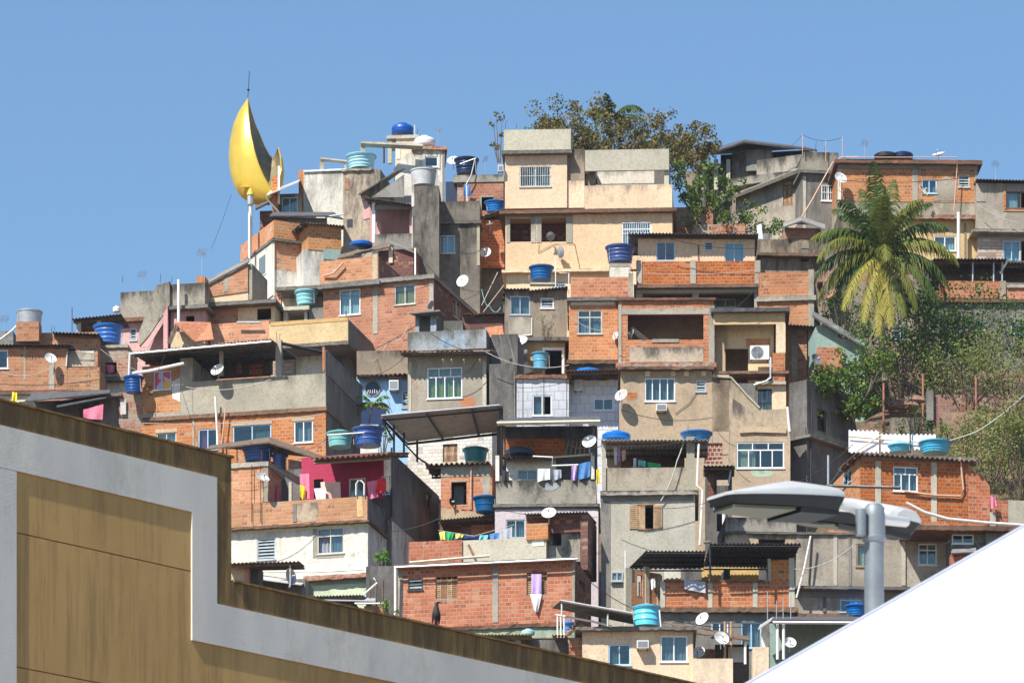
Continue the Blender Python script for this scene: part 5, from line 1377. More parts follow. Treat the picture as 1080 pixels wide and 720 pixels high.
h.poly('side_brace', [(150, 366, -.18), (172, 333, -.18), (175, 336, -.18), (156, 366, -.18)], 'pink_paint', .05)
pole('tall white pipe standing before the pink house at the left skyline', h, -.5, 188.5, 295, 345, .08, 'pipe_white')
h.panel(184, 187, 330, 372, 'pink_paint', 'pilaster', c=.2, proud=.1)
aerial('t shaped tv aerial on a mast at the left skyline', h, 1.5, 213, 265, 300, ((1, 6, 35), (1, 5, -40)))
h.tier(291, 299, 'brick_orange', x0=207, x1=216, c=.8, d=.8, name='chimney')
tank('small yellow topped white tank behind the pink house parapet', h, .8, 123, 322.5, 329, 8, 'white_plastic', 'round', lid='yellow_plastic')
# clay tiled small gable
h = H('tiled_shed', 'little clay tiled shed roof in front of the pink house stairs', 'shed', 176, 222, 385, th=8, Y=234.5, d=3)
h.tiles(184, 222, 343, 343, 'clay_tile', over=.3, d=2, rise=.9) if 0 else None
h.poly('roof', [(184, 342, -.3), (206, 361, -.5), (225, 359, -.5), (222, 341, 1.5), (190, 340, 1.2)], 'clay_tile', .06); h.poly('gable_edge', [(176, 361, -.4), (185, 341, -.4), (188, 344, -.4), (180, 363, -.4)], 'wood_old', .06)
h.tier(349, 400, 'pale_cream', x0=180, x1=206, down=True, c=.2)
# orange brick strip house
h = H('brick_house', 'orange brick house with a sloping parapet top, below the whitewashed corner house', 'house', 216, 292, 372, th=12, Y=241, d=5)
OB = h
h.poly('roof_edge', [(218, 301, -.2), (263, 277, -.2), (263, 273, 1.5), (218, 297, 1.5)], 'grey_cement', .08)
m_ = h.blob([(218, 302), (262, 279), (262, 308), (218, 314)], 'brick_orange', 'upper_wall', proud=.1); h.panel(218, 262, 306, 318, 'pale_cream', 'render_band', proud=.05)
h.panel(237, 241, 290, 308, 'cement', 'column', proud=.115); h.tier(278, 316, 'cement', x0=262, x1=266, d=3)
h.slab(315, 318.5, 'concrete_edge', over=.35, x0=213, x1=291)
h.tier(318.5, 345, 'pale_cream', [(271, 325, 286, 337, 'hole')], c=.3, x0=219, x1=290, ceil=True); h.blob([(221, 322), (251, 322), (251, 345), (221, 345)], 'brick_orange', 'brick_infill', c=.3, proud=.02)
h.tier(338, 400, 'brick_orange', x0=222, x1=284, name='lower_wall', down=True, d=3, c=-.3); h.bar([(250, 340, -.6), (275, 340, -.6)], .06, 'fibre_pale', 'gutter')
# room right, tank on plinth
h = H('small_room', 'pale room with a wide dark opening under a slab, sky blue tank on its plinth', 'house', 285, 343, 372, th=10, Y=242, d=4)
SR = h
h.slab(300.5, 304, 'concrete_edge', over=.3, x0=290, x1=336)
h.tier(304, 345, 'white_stained', c=1.2, d=2, name='back_wall', x0=292, x1=340); h.post(294, 304, 345, 5, 'brick_orange', c=.0)
h.slab(322, 326, 'pale_cement', over=.2, x0=298, x1=326, d=2.5, c=-.3); h.tier(326, 345, 'white_paint', [(303, 328, 321, 342, 'hole')], x0=299, x1=324, c=-.2, d=2)
tank('sky blue tub tank with lid on a pale plinth below the whitewashed corner house', h, .1, 323, 309, 322, 23, 'plastic_pale_aqua', ribs=2)
h.tier(324, 350, 'grey_cement', x0=326, x1=343, d=2, c=-.1, name='side_wall')
# ochre parapet
h = H('ochre_house', 'flat roofed house with a long ochre front parapet over a dark porch', 'house', 284, 367, 395, th=14, Y=236, d=9)
OP = h
h.tier(336, 359, 'ochre_render', name='roof_parapet', side='grey_cement'); h.panel(285, 366, 337, 341, 'ochre_render', 'cap', proud=.02)
h.slab(359, 362.5, 'concrete_edge', over=.06, rough=.03)
h.tier(362.5, 420, 'shade_dark_cement', c=2, x0=284, x1=366, d=3, down=True, name='back_wall')
h.panel(365, 367, 325, 337, 'rebar', 'rod', back=.02) if 0 else h.bar([(365, 337, .1), (365, 328, .1)], .025, 'rebar', 'rod')
h.tier(372, 420, 'stone_face', x0=285, x1=310, c=1.2, d=.3, name='porch_wall'); h.tier(372, 420, 'white_stained', x0=310.5, x1=342, c=1.6, d=.3, name='porch_wall')
# big brick mid house
h = H('brick_house', 'orange brick house with two pale curtained windows and grey column, under a brick terrace', 'house', 341, 457, 352, th=17, Y=239.5, d=8)
BM = h
h.slab(288.5, 293, 'grey_cement', over=.2)
h.tier(293, 352, 'brick_orange', [(358, 305, 380, 332, '2', dict(cur='curtain_white')), (416, 300, 438, 321, '2', dict(cur='curtain_gold'))], side='brick_shade_dark', rw=[(478, 316, 486, 336, '2', dict(cur='curtain_teal'))], down=True, ceil=True)
h.panel(393.5, 398.5, 294, 352, 'cement', 'column'); h.panel(453, 457.2, 292, 350, 'cement', 'column', proud=.02); h.panel(341, 358, 336, 352, 'tan_render', 'render_patch', proud=.01)
h.tier(270, 295, 'brick_orange', x0=337, x1=399, name='terrace_parapet', side='brick_shade_dark', d=5, c=-.1); h.panel(393, 398.5, 268, 295, 'tan_render', 'column', c=-.1)
h.slab(295, 299, 'concrete_edge', over=.3, x0=335, x1=400, d=3, c=-.1)
h.bar([(341, 291, -.2), (352, 288, -.3), (362, 277, -.3)], .05, 'pipe_pink')
h.bar([(438, 290, -.1), (438, 262, .2)], .045, 'pipe_white', 'post')
# roof edge to the right: stepped tiles and lean-to
h = H('lean_to', 'dark lean-to with two short columns and a scrap roof, right of the two-window brick house', 'shed', 436, 466, 375, th=10, Y=236.8, d=3)
LT = h
h.poly('roof', [(431, 331, -.4), (464, 328, -.4), (470, 334, .6), (440, 334, 1)], 'grey_cement', .07); h.post(440, 331, 350, 4, 'blue_stained'); h.post(457, 331, 350, 6, 'blue_stained'); h.tier(331, 372, 'shade_dark_cement', x0=438, x1=462, c=.8, d=1.5, name='back_wall')
dish('grey dish seen edge on above the lean-to roof', h, 0, 455, 322, 9, -120, 30, 'dish_shaded')
h = H('brick_shed', 'dark red brick shed with tin roof, in shade behind the lean-to', 'shed', 470, 534, 375, th=4, Y=240.5, d=3)
h.corr(487, 532, 331.5, 330, 'clay_tile_old', over=.3, d=2.5, rise=.3); h.tier(334, 380, 'brick_shade_dark', x0=488, x1=531, down=True); h.tier(338, 380, 'blue_stained', x0=466, x1=488, c=-.6, down=True, d=2)
h.poly('orange_sheet', [(511, 346, -1.4), (530, 344, -1.4), (532, 356, -1.8), (516, 357, -1.8)], 'clay_tile', .05)
# curtain house
h = H('curtain_house', 'cement house with a six pane window of olive curtains under a tiled eave', 'house', 430, 513, 445, th=8, Y=227.5, d=8)
WC = h
h.tier(347, 367, 'blue_stained', name='roof_parapet', side='shade_dark_cement', c=-.05)
h.tiles(421, 519, 371, 369.5, 'clay_tile_old', over=.75, d=.6, rise=.25)
h.tier(371, 445, 'bare_patches', [(450.5, 387.5, 487.5, 420, 't4', dict(cur='curtain_olive'))], side='shade_dark_cement', ceil=True, down=True)
h.panel(509, 513, 381, 440, 'pale_cement', 'corner_render'); h.panel(431, 434, 382, 440, 'pale_cement', 'corner_render'); h.poly('eave_soffit', [(431, 373, -.02), (511, 372, -.02), (517, 370, -.7), (423, 372, -.7)], 'pale_cement', .03)
for x in (468, 477, 490, 507): h.bar([(x, 384, -.02), (x - 1, 379, -.6)], .03, 'cream_wood', 'eave_bracket', square=True)
line('loop of grey wire hanging beside the olive curtained window', [h.wp(506, 370, -.8), h.wp(497, 388, -.1), h.wp(490, 392, -.1)], .012, sag=.1)
# blue house
h = H('blue_house', 'pale blue house front with a round window, tucked between grey walls', 'house', 376, 432, 450, th=4, Y=231, d=4)
BH = h
h.tier(369, 394, 'brown_cement', name='roof_parapet', c=.1); h.tiles(376, 432, 396, 394.5, 'clay_tile_old', over=.45, d=.8, rise=.15)
cz_ = h.hit(393, 410)[1]; 
h.tier(396, 450, 'blue_paint', [(424, 412, 431, 430, 'lou', dict(fr='alu_frame'))], down=True, ceil=True)
a, b = h.hit(393, 410); m = MB(); r_ = 8 * px(h.Y); n_ = 24; m.v = [Vector((a + r_ * math.cos(2 * math.pi * i / n_), -.004, b + r_ * math.sin(2 * math.pi * i / n_))) for i in range(n_)]; m.f.append(tuple(range(n_)))
wo_ = m.build('round_window', 'glass_dusty' if 0 else 'plastic_navy', h.e)
m = MB(); m.tube([(a + r_ * math.cos(2 * math.pi * i / n_), -.02, b + r_ * math.sin(2 * math.pi * i / n_)) for i in range(n_ + 1)], .03, 6, cap=False); m.build('frame', 'cement', wo_, smooth=True)
for q in range(5): 
    m = MB(); m.tube([(a - .25 + q * .12, -.03, b - .22), (a - .2 + q * .1, -.03, b - .05 + .04 * (q % 2))], .02, 5); m.build('scroll_grille', 'cloth_white', wo_)
ac_box('air conditioner on the pale blue wall beside the round window', h, 0, 411, 403, 421, 413, .4)
h.panel(380, 406, 426, 450, 'plastic_navy', 'blue_tarpaulin', proud=.1)
# dark side building between curtain house and tiled white house
h = H('grey_house', 'tall blank dark grey side wall with a thin drain pipe, beside the white tiled house', 'house', 516, 545, 450, th=6, Y=227, d=6)
GWL = h
h.tier(383, 450, 'shade_dark_cement', down=True, ceil=True); h.bar([(543, 392, -.05), (543, 445, -.05)], .03, 'fibre_cement')
h.tier(352, 383, 'shade_dark_cement', x0=518, x1=546, c=1.5, d=3, name='upper_wall')
for i in range(2): h.bar([(527 + 9 * i, 353 , .8), (536 + 8 * i, 385, .8)], .05, 'grey_cement', 'brace', square=True)
# white tiled house
h = H('tiled_house', 'white tiled house front with one green glazed window and brown capping', 'house', 545, 600, 452, th=2, Y=224.5, d=4)
WT = h
h.slab(394.5, 398.5, 'clay_tile_old', over=.15, rough=.05); h.tier(398.5, 470, 'tile_white', [(561.5, 416.5, 582, 438, '2', dict(cur=('curtain_teal', 0, .55), open_=1, fr='pale_frame' if 0 else 'white_frame'))], down=True, ceil=True)
for x in (551, 573, 597): h.panel(x, x + 1, 399, 470, 'fibre_cement', 'tile_joint', proud=.008)
h = H('tiled_house', 'white tiled house half with small four pane window, shaded by a rusty awning', 'house', 600.5, 652, 452, th=2, Y=225.3, d=4)
WT2 = h
h.corr(596, 655, 391, 389.5, 'clay_tile_old', over=.9, c=-.6, d=1.6, rise=.2, pitch=.16); h.slab(394, 399, 'rusty_edge', over=.2, rough=.06); h.tier(399, 470, 'tile_white', [(626, 420, 647, 432.5, '2', dict(fr='white_frame'))], down=True, ceil=True)
h.window('F', (h.hx(602, 410) + .2, h.hx(614, 410), h.hit(608, 414)[1], h.hit(608, 402)[1]), '1', -.0, fr='wood_old') if 0 else ac_box('old air conditioner in the shaded white tiled wall under the rusty awning', h, 0, 606, 402, 614, 413, .3)
tank('flat bright blue tank lid resting on the rusty awning', h, -.3, 620, 388.5, 396, 27, 'plastic_bright_blue', 'round')
# =====================================================================  concrete terrace building
h = H('terrace_house', 'big two storey house, brick below and grey cement terrace wall above under a tin roof', 'house', 150, 343.5, 490, th=13, Y=222, d=6.5)
CT = h
h.corr(137, 286, 371.5, 357.5, 'fibre_cement', over=.9, c=-.2, d=3.8, rise=.35)
h.bar([(138, 373, -1.08), (286, 360, -1.08)], .05, 'galvanised', 'gutter')
h.tier(393.5, 428.5, 'cement', x0=196, x1=343.5, name='terrace_parapet', side='shade_dark_cement', d=6.5)
h.slab(428.5, 432.5, 'rusty_edge', over=.12, x0=150, rough=.03)
h.tier(381, 428.5, 'bare_patches', [(162, 391, 180.5, 411, '2', dict(pane='stained_glass', fr='alu_frame'))], x0=150, x1=195.7, d=4) if 0 else h.tier(384, 441, 'brick_pale', [(162, 391, 180.5, 411, '2', dict(pane='stained_glass', fr='alu_frame'))], x0=150, x1=190, d=4, ceil=True)
h.tier(377, 440.5, 'cement', x0=190.2, x1=203, d=4, c=-.02, name='corner_pier'); h.blob([(181, 402), (190, 398), (190, 424), (182, 420)], 'white_stained', 'plaster_patch', proud=.015)
h.panel(150, 190, 436, 441, 'cement', 'render_band', proud=.02)
h.bar([(136, 394, -.7), (158, 391, -.7), (194, 383, -.7)], .075, 'pipe_white'); h.bar([(137, 371, -1), (136, 397, -.8)], .06, 'pipe_white')
h.tier(374, 393.5, 'shade_dark_cement', x0=204, x1=286, c=3.2, d=.3, name='back_wall'); h.panel(250, 255, 374, 394, 'brick_orange', 'brick_pier', c=3.1); h.panel(263, 277, 384, 396, 'brick_orange', 'brick_pier', c=3.1)
h.post(233, 370, 396, 3.5, 'pale_cement', c=.2); h.post(293.5, 358, 398, 6, 'cement', c=0); h.bar([(297, 362, .1), (343, 372, .5)], .08, 'metal_dark', 'beam', square=True)
h.tier(368, 393.5, 'shade_dark_cement', x0=341, x1=343.5, name='end_pier', side='shade_dark_cement', d=6.5, c=.0); h.panel(340, 342.6, 366, 392, 'brick_red', 'end_edge', proud=.02)
h.tier(432.5, 500, 'brick_pale', [(165, 456, 186, 468, '2', dict(cur='curtain_white')), (209, 452, 229, 474, '2', dict(fr='blue_frame', cur=('cloth_magenta', .1, .4), open_=0)), (245.5, 448, 286, 467, '2', dict(cur=('curtain_teal', .5, 1), fr='blue_frame')), (310, 443.5, 330, 466.5, '2', dict(fr='white_frame', cur='curtain_grey'))], side='shade_dark_cement', down=True, ceil=True)
for q in ((244, 287, 444, 448), (308, 332, 440, 443.5), (164, 187, 452, 456)): h.panel(*q, 'tan_render', 'lintel', proud=.02)
h.panel(203, 205, 434, 480, 'cement', 'pipe_chase', proud=.02)
h.bar([(227, 418, -.35), (230, 474, -.35)], .05, 'pipe_white'); h.bar([(238, 430, -.3), (233, 474, -.3)], .035, 'pipe_pink')
dish('white dish on the cement terrace wall, below the long tin roof', h, -.5, 230, 391, 14.5, -28, 30)
cloth('dark blue tarpaulin strip inside the cement terrace', h, 1.5, [(206, 376), (214, 376), (214, 394), (206, 394)], 'cloth_navy')
# left annex
h = H('tin_room', 'dark sheet roof over a small grey room, behind the near wall at the left', 'shed', 28, 140, 460, th=6, Y=224, d=4)
TRm = h
h.poly('roof', [(26, 424, -.6), (116, 415, -.6), (116, 412, 2.2), (34, 416, 2.2)], 'fibre_cement_dark', .05); h.poly('roof', [(60, 430, -.8), (112, 420, -.8), (112, 417, 1), (60, 424, 1)], 'fibre_cement_dark', .05)
h.tier(417, 470, 'grey_cement', x0=105, x1=125, down=True, d=2, c=.3); h.tier(421, 470, 'shade_dark_cement', x0=20, x1=105, c=2, d=1, name='back_wall', down=True); h.tier(413, 470, 'brick_worn', x0=125.3, x1=150, c=.1, d=2, down=True); h.slab(414, 417, 'concrete_edge', over=.2, x0=104, x1=128, d=1.5)
h.panel(127, 133, 421, 437, 'fibre_pale', 'shutter')
cloth('large pink cloth draped under the dark sheet roof, just above the near wall', h, -.7, [(88, 432), (109, 426), (108, 442), (88, 441)], 'cloth_pink')
tank('two stacked dark blue tanks left of the stained glass window', h, -.6, 141, 399, 414, 19, 'plastic_blue', ribs=4)
random.seed(41)
# =====================================================================  dark side wall house and magenta terrace
h = H('cement_house', 'long windowless-looking dark cement side wall receding behind the magenta terrace', 'house', 330, 412.5, 600, th=14, Y=208.5, d=9)
DS = h
h.tier(476, 548, 'shade_dark_cement', side='shade_dark_cement', rw=[(450, 519, 455, 538, '1', dict(fr='wood'))], ceil=True); h.tier(548, 620, 'mould_concrete', down=True, side='white_stained')
h.bar([(413, 472, -.05), (413, 545, -.05)], .045, 'metal_dark')
h = H('magenta_house', 'house with a magenta terrace wall, brick parapet and cream lower floor', 'house', 232, 388, 628, th=14, Y=205, d=3)
MT = h
h.tiles(328, 411, 484, 478.5, 'clay_tile_old', over=.6, c=-.2, d=2.8, rise=.85); h.panel(331, 411, 481.5, 486, 'cement', 'beam', c=-.1, back=.2)
h.tier(477, 525, 'magenta_paint', [(368, 504, 385.5, 524, '2', dict(cur='curtain_white')), (331, 505, 341, 525, 'hole')], x0=318, x1=404, c=2.0, name='terrace_wall', d=.4, sides=False)
h.tier(489, 535, 'brick_orange', x0=232, x1=282, name='side_room_wall', d=3); h.slab(486, 491, 'cement', over=.08, x0=232, x1=283, d=3)
h.poly('raking_beam', [(281, 489, 0), (284, 487, 0), (316, 503, 2.0), (316, 511, 2.0)], 'cement', .12); h.tier(494, 530, 'shade_dark_cement', x0=284, x1=318, c=2.2, d=.3, name='shade_wall'); h.post(306, 508, 532, 3, 'pale_cement', c=.8)
h.blob([(277, 492), (283, 490), (283, 529), (277, 529), (279, 510)], 'cement', 'broken_edge', proud=.03)
h.tier(523, 548, 'brick_pale', name='terrace_parapet', side='shade_dark_cement', d=2.8, c=-.1); h.blob([(313, 532), (334, 529), (336, 536), (334, 549), (318, 551), (312, 545)], 'tan_mouldy', 'render_patch', c=-.1); h.panel(309, 313, 531, 550, 'grey_cement', 'column', c=-.1); h.blob([(376, 523), (382, 523), (383, 544), (377, 545)], 'ochre_render', 'render_patch', c=-.1)
for x in (265.5, 275): h.bar([(x, 490, -.15), (x, 551, -.18)], .018, 'rebar', 'pipe')
h.slab(547.5, 550, 'rusty_edge', over=.2, c=-.1, rough=.04); h.panel(232, 387.5, 550, 558.5, 'lime_band', 'pale_green_band', proud=.03)
h.tier(550, 614, 'white_paint', [(271, 567, 290.5, 590, 'lou', dict(fr='alu_frame')), (334.5, 556.5, 362.5, 583.5, 't2', dict(cur='curtain_grey', open_=2))], side='white_stained', ceil=True, d=3)
for q in ((330, 334, 557, 588), (334, 363, 584.5, 588)): h.panel(*q, 'cement', 'window_surround', proud=.015)
h.slab(603.5, 608, 'brick_worn', over=.3, x0=320, rough=.05, d=1); h.tier(608, 640, 'lime_band', x0=245, name='lower_wall', side='mould_concrete', down=True)
h.blob([(363, 585), (386, 580), (387, 600), (350, 603), (352, 594)], 'white_stained', 'damp_patch', proud=.006); h.blob([(248, 594), (268, 592), (290, 600), (262, 606), (248, 606)], 'tan_mouldy', 'damp_patch', proud=.006)
h.bar([(275, 602, -.15), (330, 603, -.35), (385, 600, -.35), (390, 606, -.4)], .035, 'pipe_white')
h.tiles(330, 342, 601, 600, 'clay_tile', over=.5, d=.3, rise=.2) if 0 else None
dish('white oval dish on the brick wall left of the magenta terrace', h, -.6, 276.5, 504.5, 14, 35, 42)
cloth('red and pink cloth hanging high at the left of the magenta terrace', h, .6, [(316, 500), (326, 499), (327, 526), (318, 527)], 'cloth_pink'); cloth('yellow cloth beside the tall red and pink cloth', h, .5, [(316.5, 511), (322, 513), (321.5, 526), (316.5, 525)], 'cloth_yellow')
cloth('bright red cloth hanging at the right end of the magenta terrace', h, .3, [(399, 504), (407, 504), (407, 518), (396, 520)], 'cloth_red'); cloth('pink cloth left of the bright red cloth on the magenta terrace', h, .35, [(387, 508), (398, 506), (399, 524), (389, 526)], 'cloth_pink')
cloth('white cloth beside the patterned blanket on the magenta terrace', h, .5, [(331, 515), (343, 514), (344, 527), (334, 527)], 'cloth_white'); cloth('brownish patterned blanket on the magenta terrace', h, .7, [(338, 508), (359, 508), (360, 526), (339, 527)], 'cloth_peach')
cloth('dark pink cloth inside the shaded left room of the brick parapet house', h, 1.2, [(289, 512), (293, 512), (294, 528), (289, 528)], 'cloth_magenta')
h.bar([(375.5, 522, -.2), (375.5, 510, -.2), (378, 506.5, -.2), (381, 506.5, -.2), (384, 510, -.2), (384, 522, -.2)], .03, 'pipe_white', 'ladder_hoop')
h.bar([(402, 503, .5), (411, 502, .5), (411, 521, .5), (403, 521, .5)], .03, 'blue_frame', 'gate'); h.bar([(406, 503, .5), (406, 521, .5)], .02, 'blue_frame', 'gate')
# shed roof with blue tanks in front (behind brick block)
h = H('tank_shelter', 'sloping dark board roof sheltering two blue tanks, above the left brick block', 'shelter', 222, 350, 520, th=10, Y=208.5, d=3)
TSH = h
h.poly('roof', [(216, 475, -.6), (284, 467, -.6), (346, 489, -.9), (346, 484, 2), (284, 462, 2), (222, 471, 2)], 'wood_old', .06); h.poly('rusty_side', [(304, 484, .3), (342, 490, .3), (320, 500, .3), (304, 498, .3)], 'brick_worn', .1)
h.tier(486, 530, 'shade_dark_cement', x0=236, x1=300, c=1.6, d=.4, name='back_wall')
tank('dark blue tub tank under the sloping board roof', h, .4, 272, 474, 487, 31, 'plastic_blue'); tank('smaller blue tank half hidden right of the tub under the sloping board roof', h, .8, 295, 481, 494, 15, 'plastic_blue')
h.bar([(250, 474, -.3), (250, 489, -.3)], .025, 'rebar', 'post'); h.bar([(276, 470, -.4), (276, 488, -.4)], .025, 'rebar', 'post')
tank('teal tub tank on the tiled roof above the magenta terrace', DS, 2.2, 358.5, 458, 471.5, 26, 'plastic_green', ribs=1); tank('dark blue tub tank beside the teal one above the magenta terrace', DS, 2.0, 388.5, 453.5, 470, 31, 'plastic_blue', ribs=2)
DS.bar([(345, 458.5, 1.4), (384, 456, 1.4), (384, 471, 1.4)], .03, 'pipe_white')
p = H('planter', 'small white block planter behind the dark blue tub tank', 'planter', 380, 399, 460, Y=214, d=1)
p.tier(447.5, 472, 'white_paint', name='wall', ceil=True, d=.8, down=True)
# lower small roofs behind near wall
h = H('low_shed', 'low brick shed with a rusty red sheet roof beside the stepped near wall', 'shed', 240, 262, 660, th=8, Y=200, d=3)
h.tier(597, 660, 'tan_render', x0=240, x1=262, down=True); h.panel(258, 262, 598, 640, 'brick_orange', 'brick_edge'); h.corr(238, 315, 594, 592, 'rusty_edge', over=.6, d=.9, rise=.12); h.tier(597, 660, 'shade_dark_cement', x0=262.5, x1=273, c=.4, down=True, d=1)
h.bar([(306, 594, -.4), (306, 618, -.4)], .02, 'pipe_white', 'post')
dish('pale grey dish above the low roofs by the stepped near wall', h, -.2, 305, 608, 17, 55, 5, 'galvanised')
h = H('low_shed', 'row of low patched roofs and pale walls just above the near wall', 'shed', 268, 412, 660, th=8, Y=201.5, d=3)
h.corr(327, 382, 628.5, 627, 'fibre_cement', over=.5, d=1.5, rise=.2, pitch=.14); h.poly('sheet', [(330, 633, -.6), (396, 634, -.6), (396, 631, .8), (336, 629, .8)], 'zinc', .03)
h.tier(632, 665, 'shade_dark_cement', x0=330, x1=372, down=True); h.tier(610, 665, 'grey_cement', x0=270, x1=322, c=.2, down=True, d=2); h.tier(638, 670, 'brick_worn', x0=384, x1=404, c=.1, down=True, d=2); h.poly('sheet', [(272, 611, -.2), (318, 617, -.4), (322, 614, .8), (276, 608, .8)], 'fibre_pale', .04)
h.bar([(383, 627, -.6), (398, 614, -.6), (394, 609, -.6)], .04, 'pipe_white'); h.bar([(374, 636, -.7), (406, 636, -.7), (406, 650, -.7)], .04, 'pipe_white')
for x in (390, 397, 404): h.bar([(x, 612, .4), (x, 660, .4)], .04, 'wood_old', 'post', square=True)
h.tier(596, 670, 'shade_dark_cement', x0=386, x1=422, c=1.5, d=.5, down=True, name='rear_wall')
# =====================================================================  metal canopy
h = H('steel_canopy', 'wide steel framed canopy with a grey sheet roof, propped on thin dark posts', 'canopy', 404, 532, 500, th=9, Y=213, d=4)
MC = h
h.poly('roof_sheet', [(403, 441, -1.5), (528, 428.5, -1.5), (530, 455, 2.6), (424, 462, 2.6)], 'fibre_cement', .04) if 0 else h.poly('roof_sheet', [(402, 438, -1.6), (527, 427, -1.6), (529, 455, 1.2), (430, 466, 1.2)], 'fibre_pale', .04)
for t in (0, .38, .76, 1.0):
    a_ = (402 + 125 * t, 438 - 11 * t, -1.6); b_ = (430 + 99 * t, 466 - 11 * t, 1.2); h.bar([(a_[0] + .5, a_[1] + 2.5, -1.6), (b_[0], b_[1] + 2, 1.2)], .06, 'metal_dark', 'truss', square=True)
h.bar([(403, 438, -1.66), (527, 427, -1.66)], .035, 'zinc', 'fascia', square=True); h.bar([(430, 468, 1.15), (529, 457, 1.15)], .06, 'metal_dark', 'beam', square=True); h.bar([(406, 443, -1.3), (527, 432, -1.3)], .035, 'metal_dark', 'beam', square=True)
for x, y0, y1, c in ((415.5, 448, 478, -.9), (426, 456, 482, -.2), (440, 464, 487, .8), (529.5, 428, 500, -1.4)): h.bar([(x, y0, c), (x, y1, c)], .05, 'metal_dark', 'post', square=True)
h.bar([(404, 443, -1.5), (440, 482, .8), (460, 495, 1.4)], .05, 'metal_dark', 'brace', square=True); h.bar([(403, 442, -1.6), (416, 466, -.9)], .04, 'metal_dark', 'brace')
h = H('whitewashed_house', 'white painted brick wall with closed cream shutters under the steel canopy', 'house', 430, 519, 500, th=9, Y=216, d=3)
h.tier(455, 500, 'brick_white', [(467, 468, 482.5, 487, 'shut', dict(fr='cream_wood'))], down=True, ceil=True)
tank('teal tub tank before the white brick wall under the steel canopy', h, -.9, 501.5, 475, 488, 25, 'plastic_teal', ribs=0)
# brick house under the canopy
h = H('brick_house', 'narrow brick house with one large dark window, below the teal tank', 'house', 464, 522, 575, th=6, Y=211.5, d=4)
MB2 = h
h.tiles(448, 517, 489.5, 487.5, 'clay_tile_old', over=.35, d=2.5, rise=.15); h.panel(465, 518, 490, 502, 'cement', 'lintel_band', proud=.02)
h.tier(490, 547, 'brick_orange', [(476, 508, 492, 532, 'hole')], x0=465, x1=519, ceil=True); h.panel(476, 492, 506.5, 508, 'cement', 'frame'); h.blob([(510, 499), (517, 499), (517, 517), (513, 528), (508, 512)], 'cement', 'render_patch'); h.blob([(465, 535), (500, 540), (519, 536), (519, 547), (465, 548)], 'tan_render', 'render_patch')
h.bar([(497, 492, -.1), (496, 533, -.12), (485, 533, -.12)], .03, 'pipe_pink'); h.panel(479, 489, 512, 532, 'curtain_teal', 'curtain', c=.6)
dish('dark round dish hanging below the large dark window of the narrow brick house', h, -.2, 476, 529, 8, 50, 0, 'metal_dark')
h.corr(462, 524, 548, 543, 'fibre_cement', over=.5, d=1, rise=.1, pitch=.14); h.tier(549, 600, 'brick_shade_dark', x0=464, x1=522, c=.5, down=True); h.panel(497, 521, 553, 565, 'brick_orange', 'brick_panel', c=.5, proud=.05)
tank('small blue tub tank tipped at an angle beside the narrow brick house', h, -.8, 512, 526, 540, 24, 'plastic_blue', ribs=1)
# ===================================================================== white terrace house
h = H('terrace_house', 'lilac white house with a mouldy cement balcony, laundry and dark roof shelter above', 'house', 522, 631, 640, th=1.5, Y=209.5, d=5)
WTH = h
h.poly('roof', [(524, 448, -.8), (633, 446, -.8), (633, 440, 3.4), (528, 442, 3.4)], 'fibre_cement_dark', .06); h.bar([(524, 446.5, -.85), (633, 444.5, -.85)], .09, 'cream_wood', 'fascia', square=True)
for x in (532, 626): h.bar([(x, 449, -.3), (x, 480, -.3)], .06, 'wood_old', 'post', square=True)
h.tier(462, 481, 'brick_red', x0=533, x1=596, c=1.6, d=.4, name='brick_panel'); h.tier(449, 506, 'shade_dark_cement', x0=524, x1=630, c=3.6, d=.3, name='back_wall')
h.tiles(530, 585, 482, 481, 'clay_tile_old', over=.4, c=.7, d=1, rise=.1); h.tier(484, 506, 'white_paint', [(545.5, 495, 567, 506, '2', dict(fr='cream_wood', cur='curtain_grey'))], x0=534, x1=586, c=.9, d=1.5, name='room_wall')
for x, y0, y1 in ((524.5, 480, 507), (625, 477, 505)): h.post(x, y0, y1, 4, 'white_paint', c=-.05)
h.bar([(562, 481, -.1), (583, 482, -.1), (582, 491, -.1), (610, 490, -.1)], .04, 'pipe_white'); h.bar([(584, 482, 0), (622, 479, 0)], .04, 'cream_wood', 'rail', square=True)
for i in range(6): h.bar([(596 + 5 * i, 481, .5), (600 + 4.3 * i, 463 + 1.5 * (i % 3), .9)], .025, 'wood_pale', 'stick', square=True)
h.tier(505.5, 530.5, 'mould_concrete', x0=523, x1=629, name='balcony_wall', d=4); h.blob([(574, 511), (578, 508), (583, 510), (588, 508), (590, 513), (584, 517), (576, 517)], 'blue_stained', 'paint_stain')
h.slab(530.5, 533.5, 'concrete_edge', over=.12)
h.tier(533.5, 640, 'lilac_paint', [(533.5, 547.5, 554, 567, '2', dict(cur='curtain_teal', fr='alu_frame')), (620, 559, 624, 571, '1', dict(fr='blue_frame'))], down=True, ceil=True)
h.panel(522, 631, 533.5, 537, 'grey_cement', 'grey_band', proud=.01)  # thin grey strip along the wall top, just below the slab
for pts, mt, lab in (([(567, 494), (580, 494), (580, 506), (567, 507)], 'cloth_white', 'white cloth on the balcony line, right of the small window'), ([(583, 495), (592, 495), (592, 504), (584, 506)], 'cloth_grey', 'pale grey cloth on the mouldy cement balcony'), ([(603, 491), (609, 490), (608, 506), (602, 506)], 'cloth_lilac', 'pale lilac cloth beside the denim on the mouldy cement balcony'),
                     ([(611, 489), (623, 486), (622, 503), (609, 505)], 'cloth_blue', 'blue denim trousers hung at the right end of the mouldy cement balcony'), ([(529, 495), (537, 497), (537, 507), (530, 507)], 'cloth_dark', 'dark clothes at the left end of the mouldy cement balcony')):
    cloth(lab, h, -.12, pts, mt)
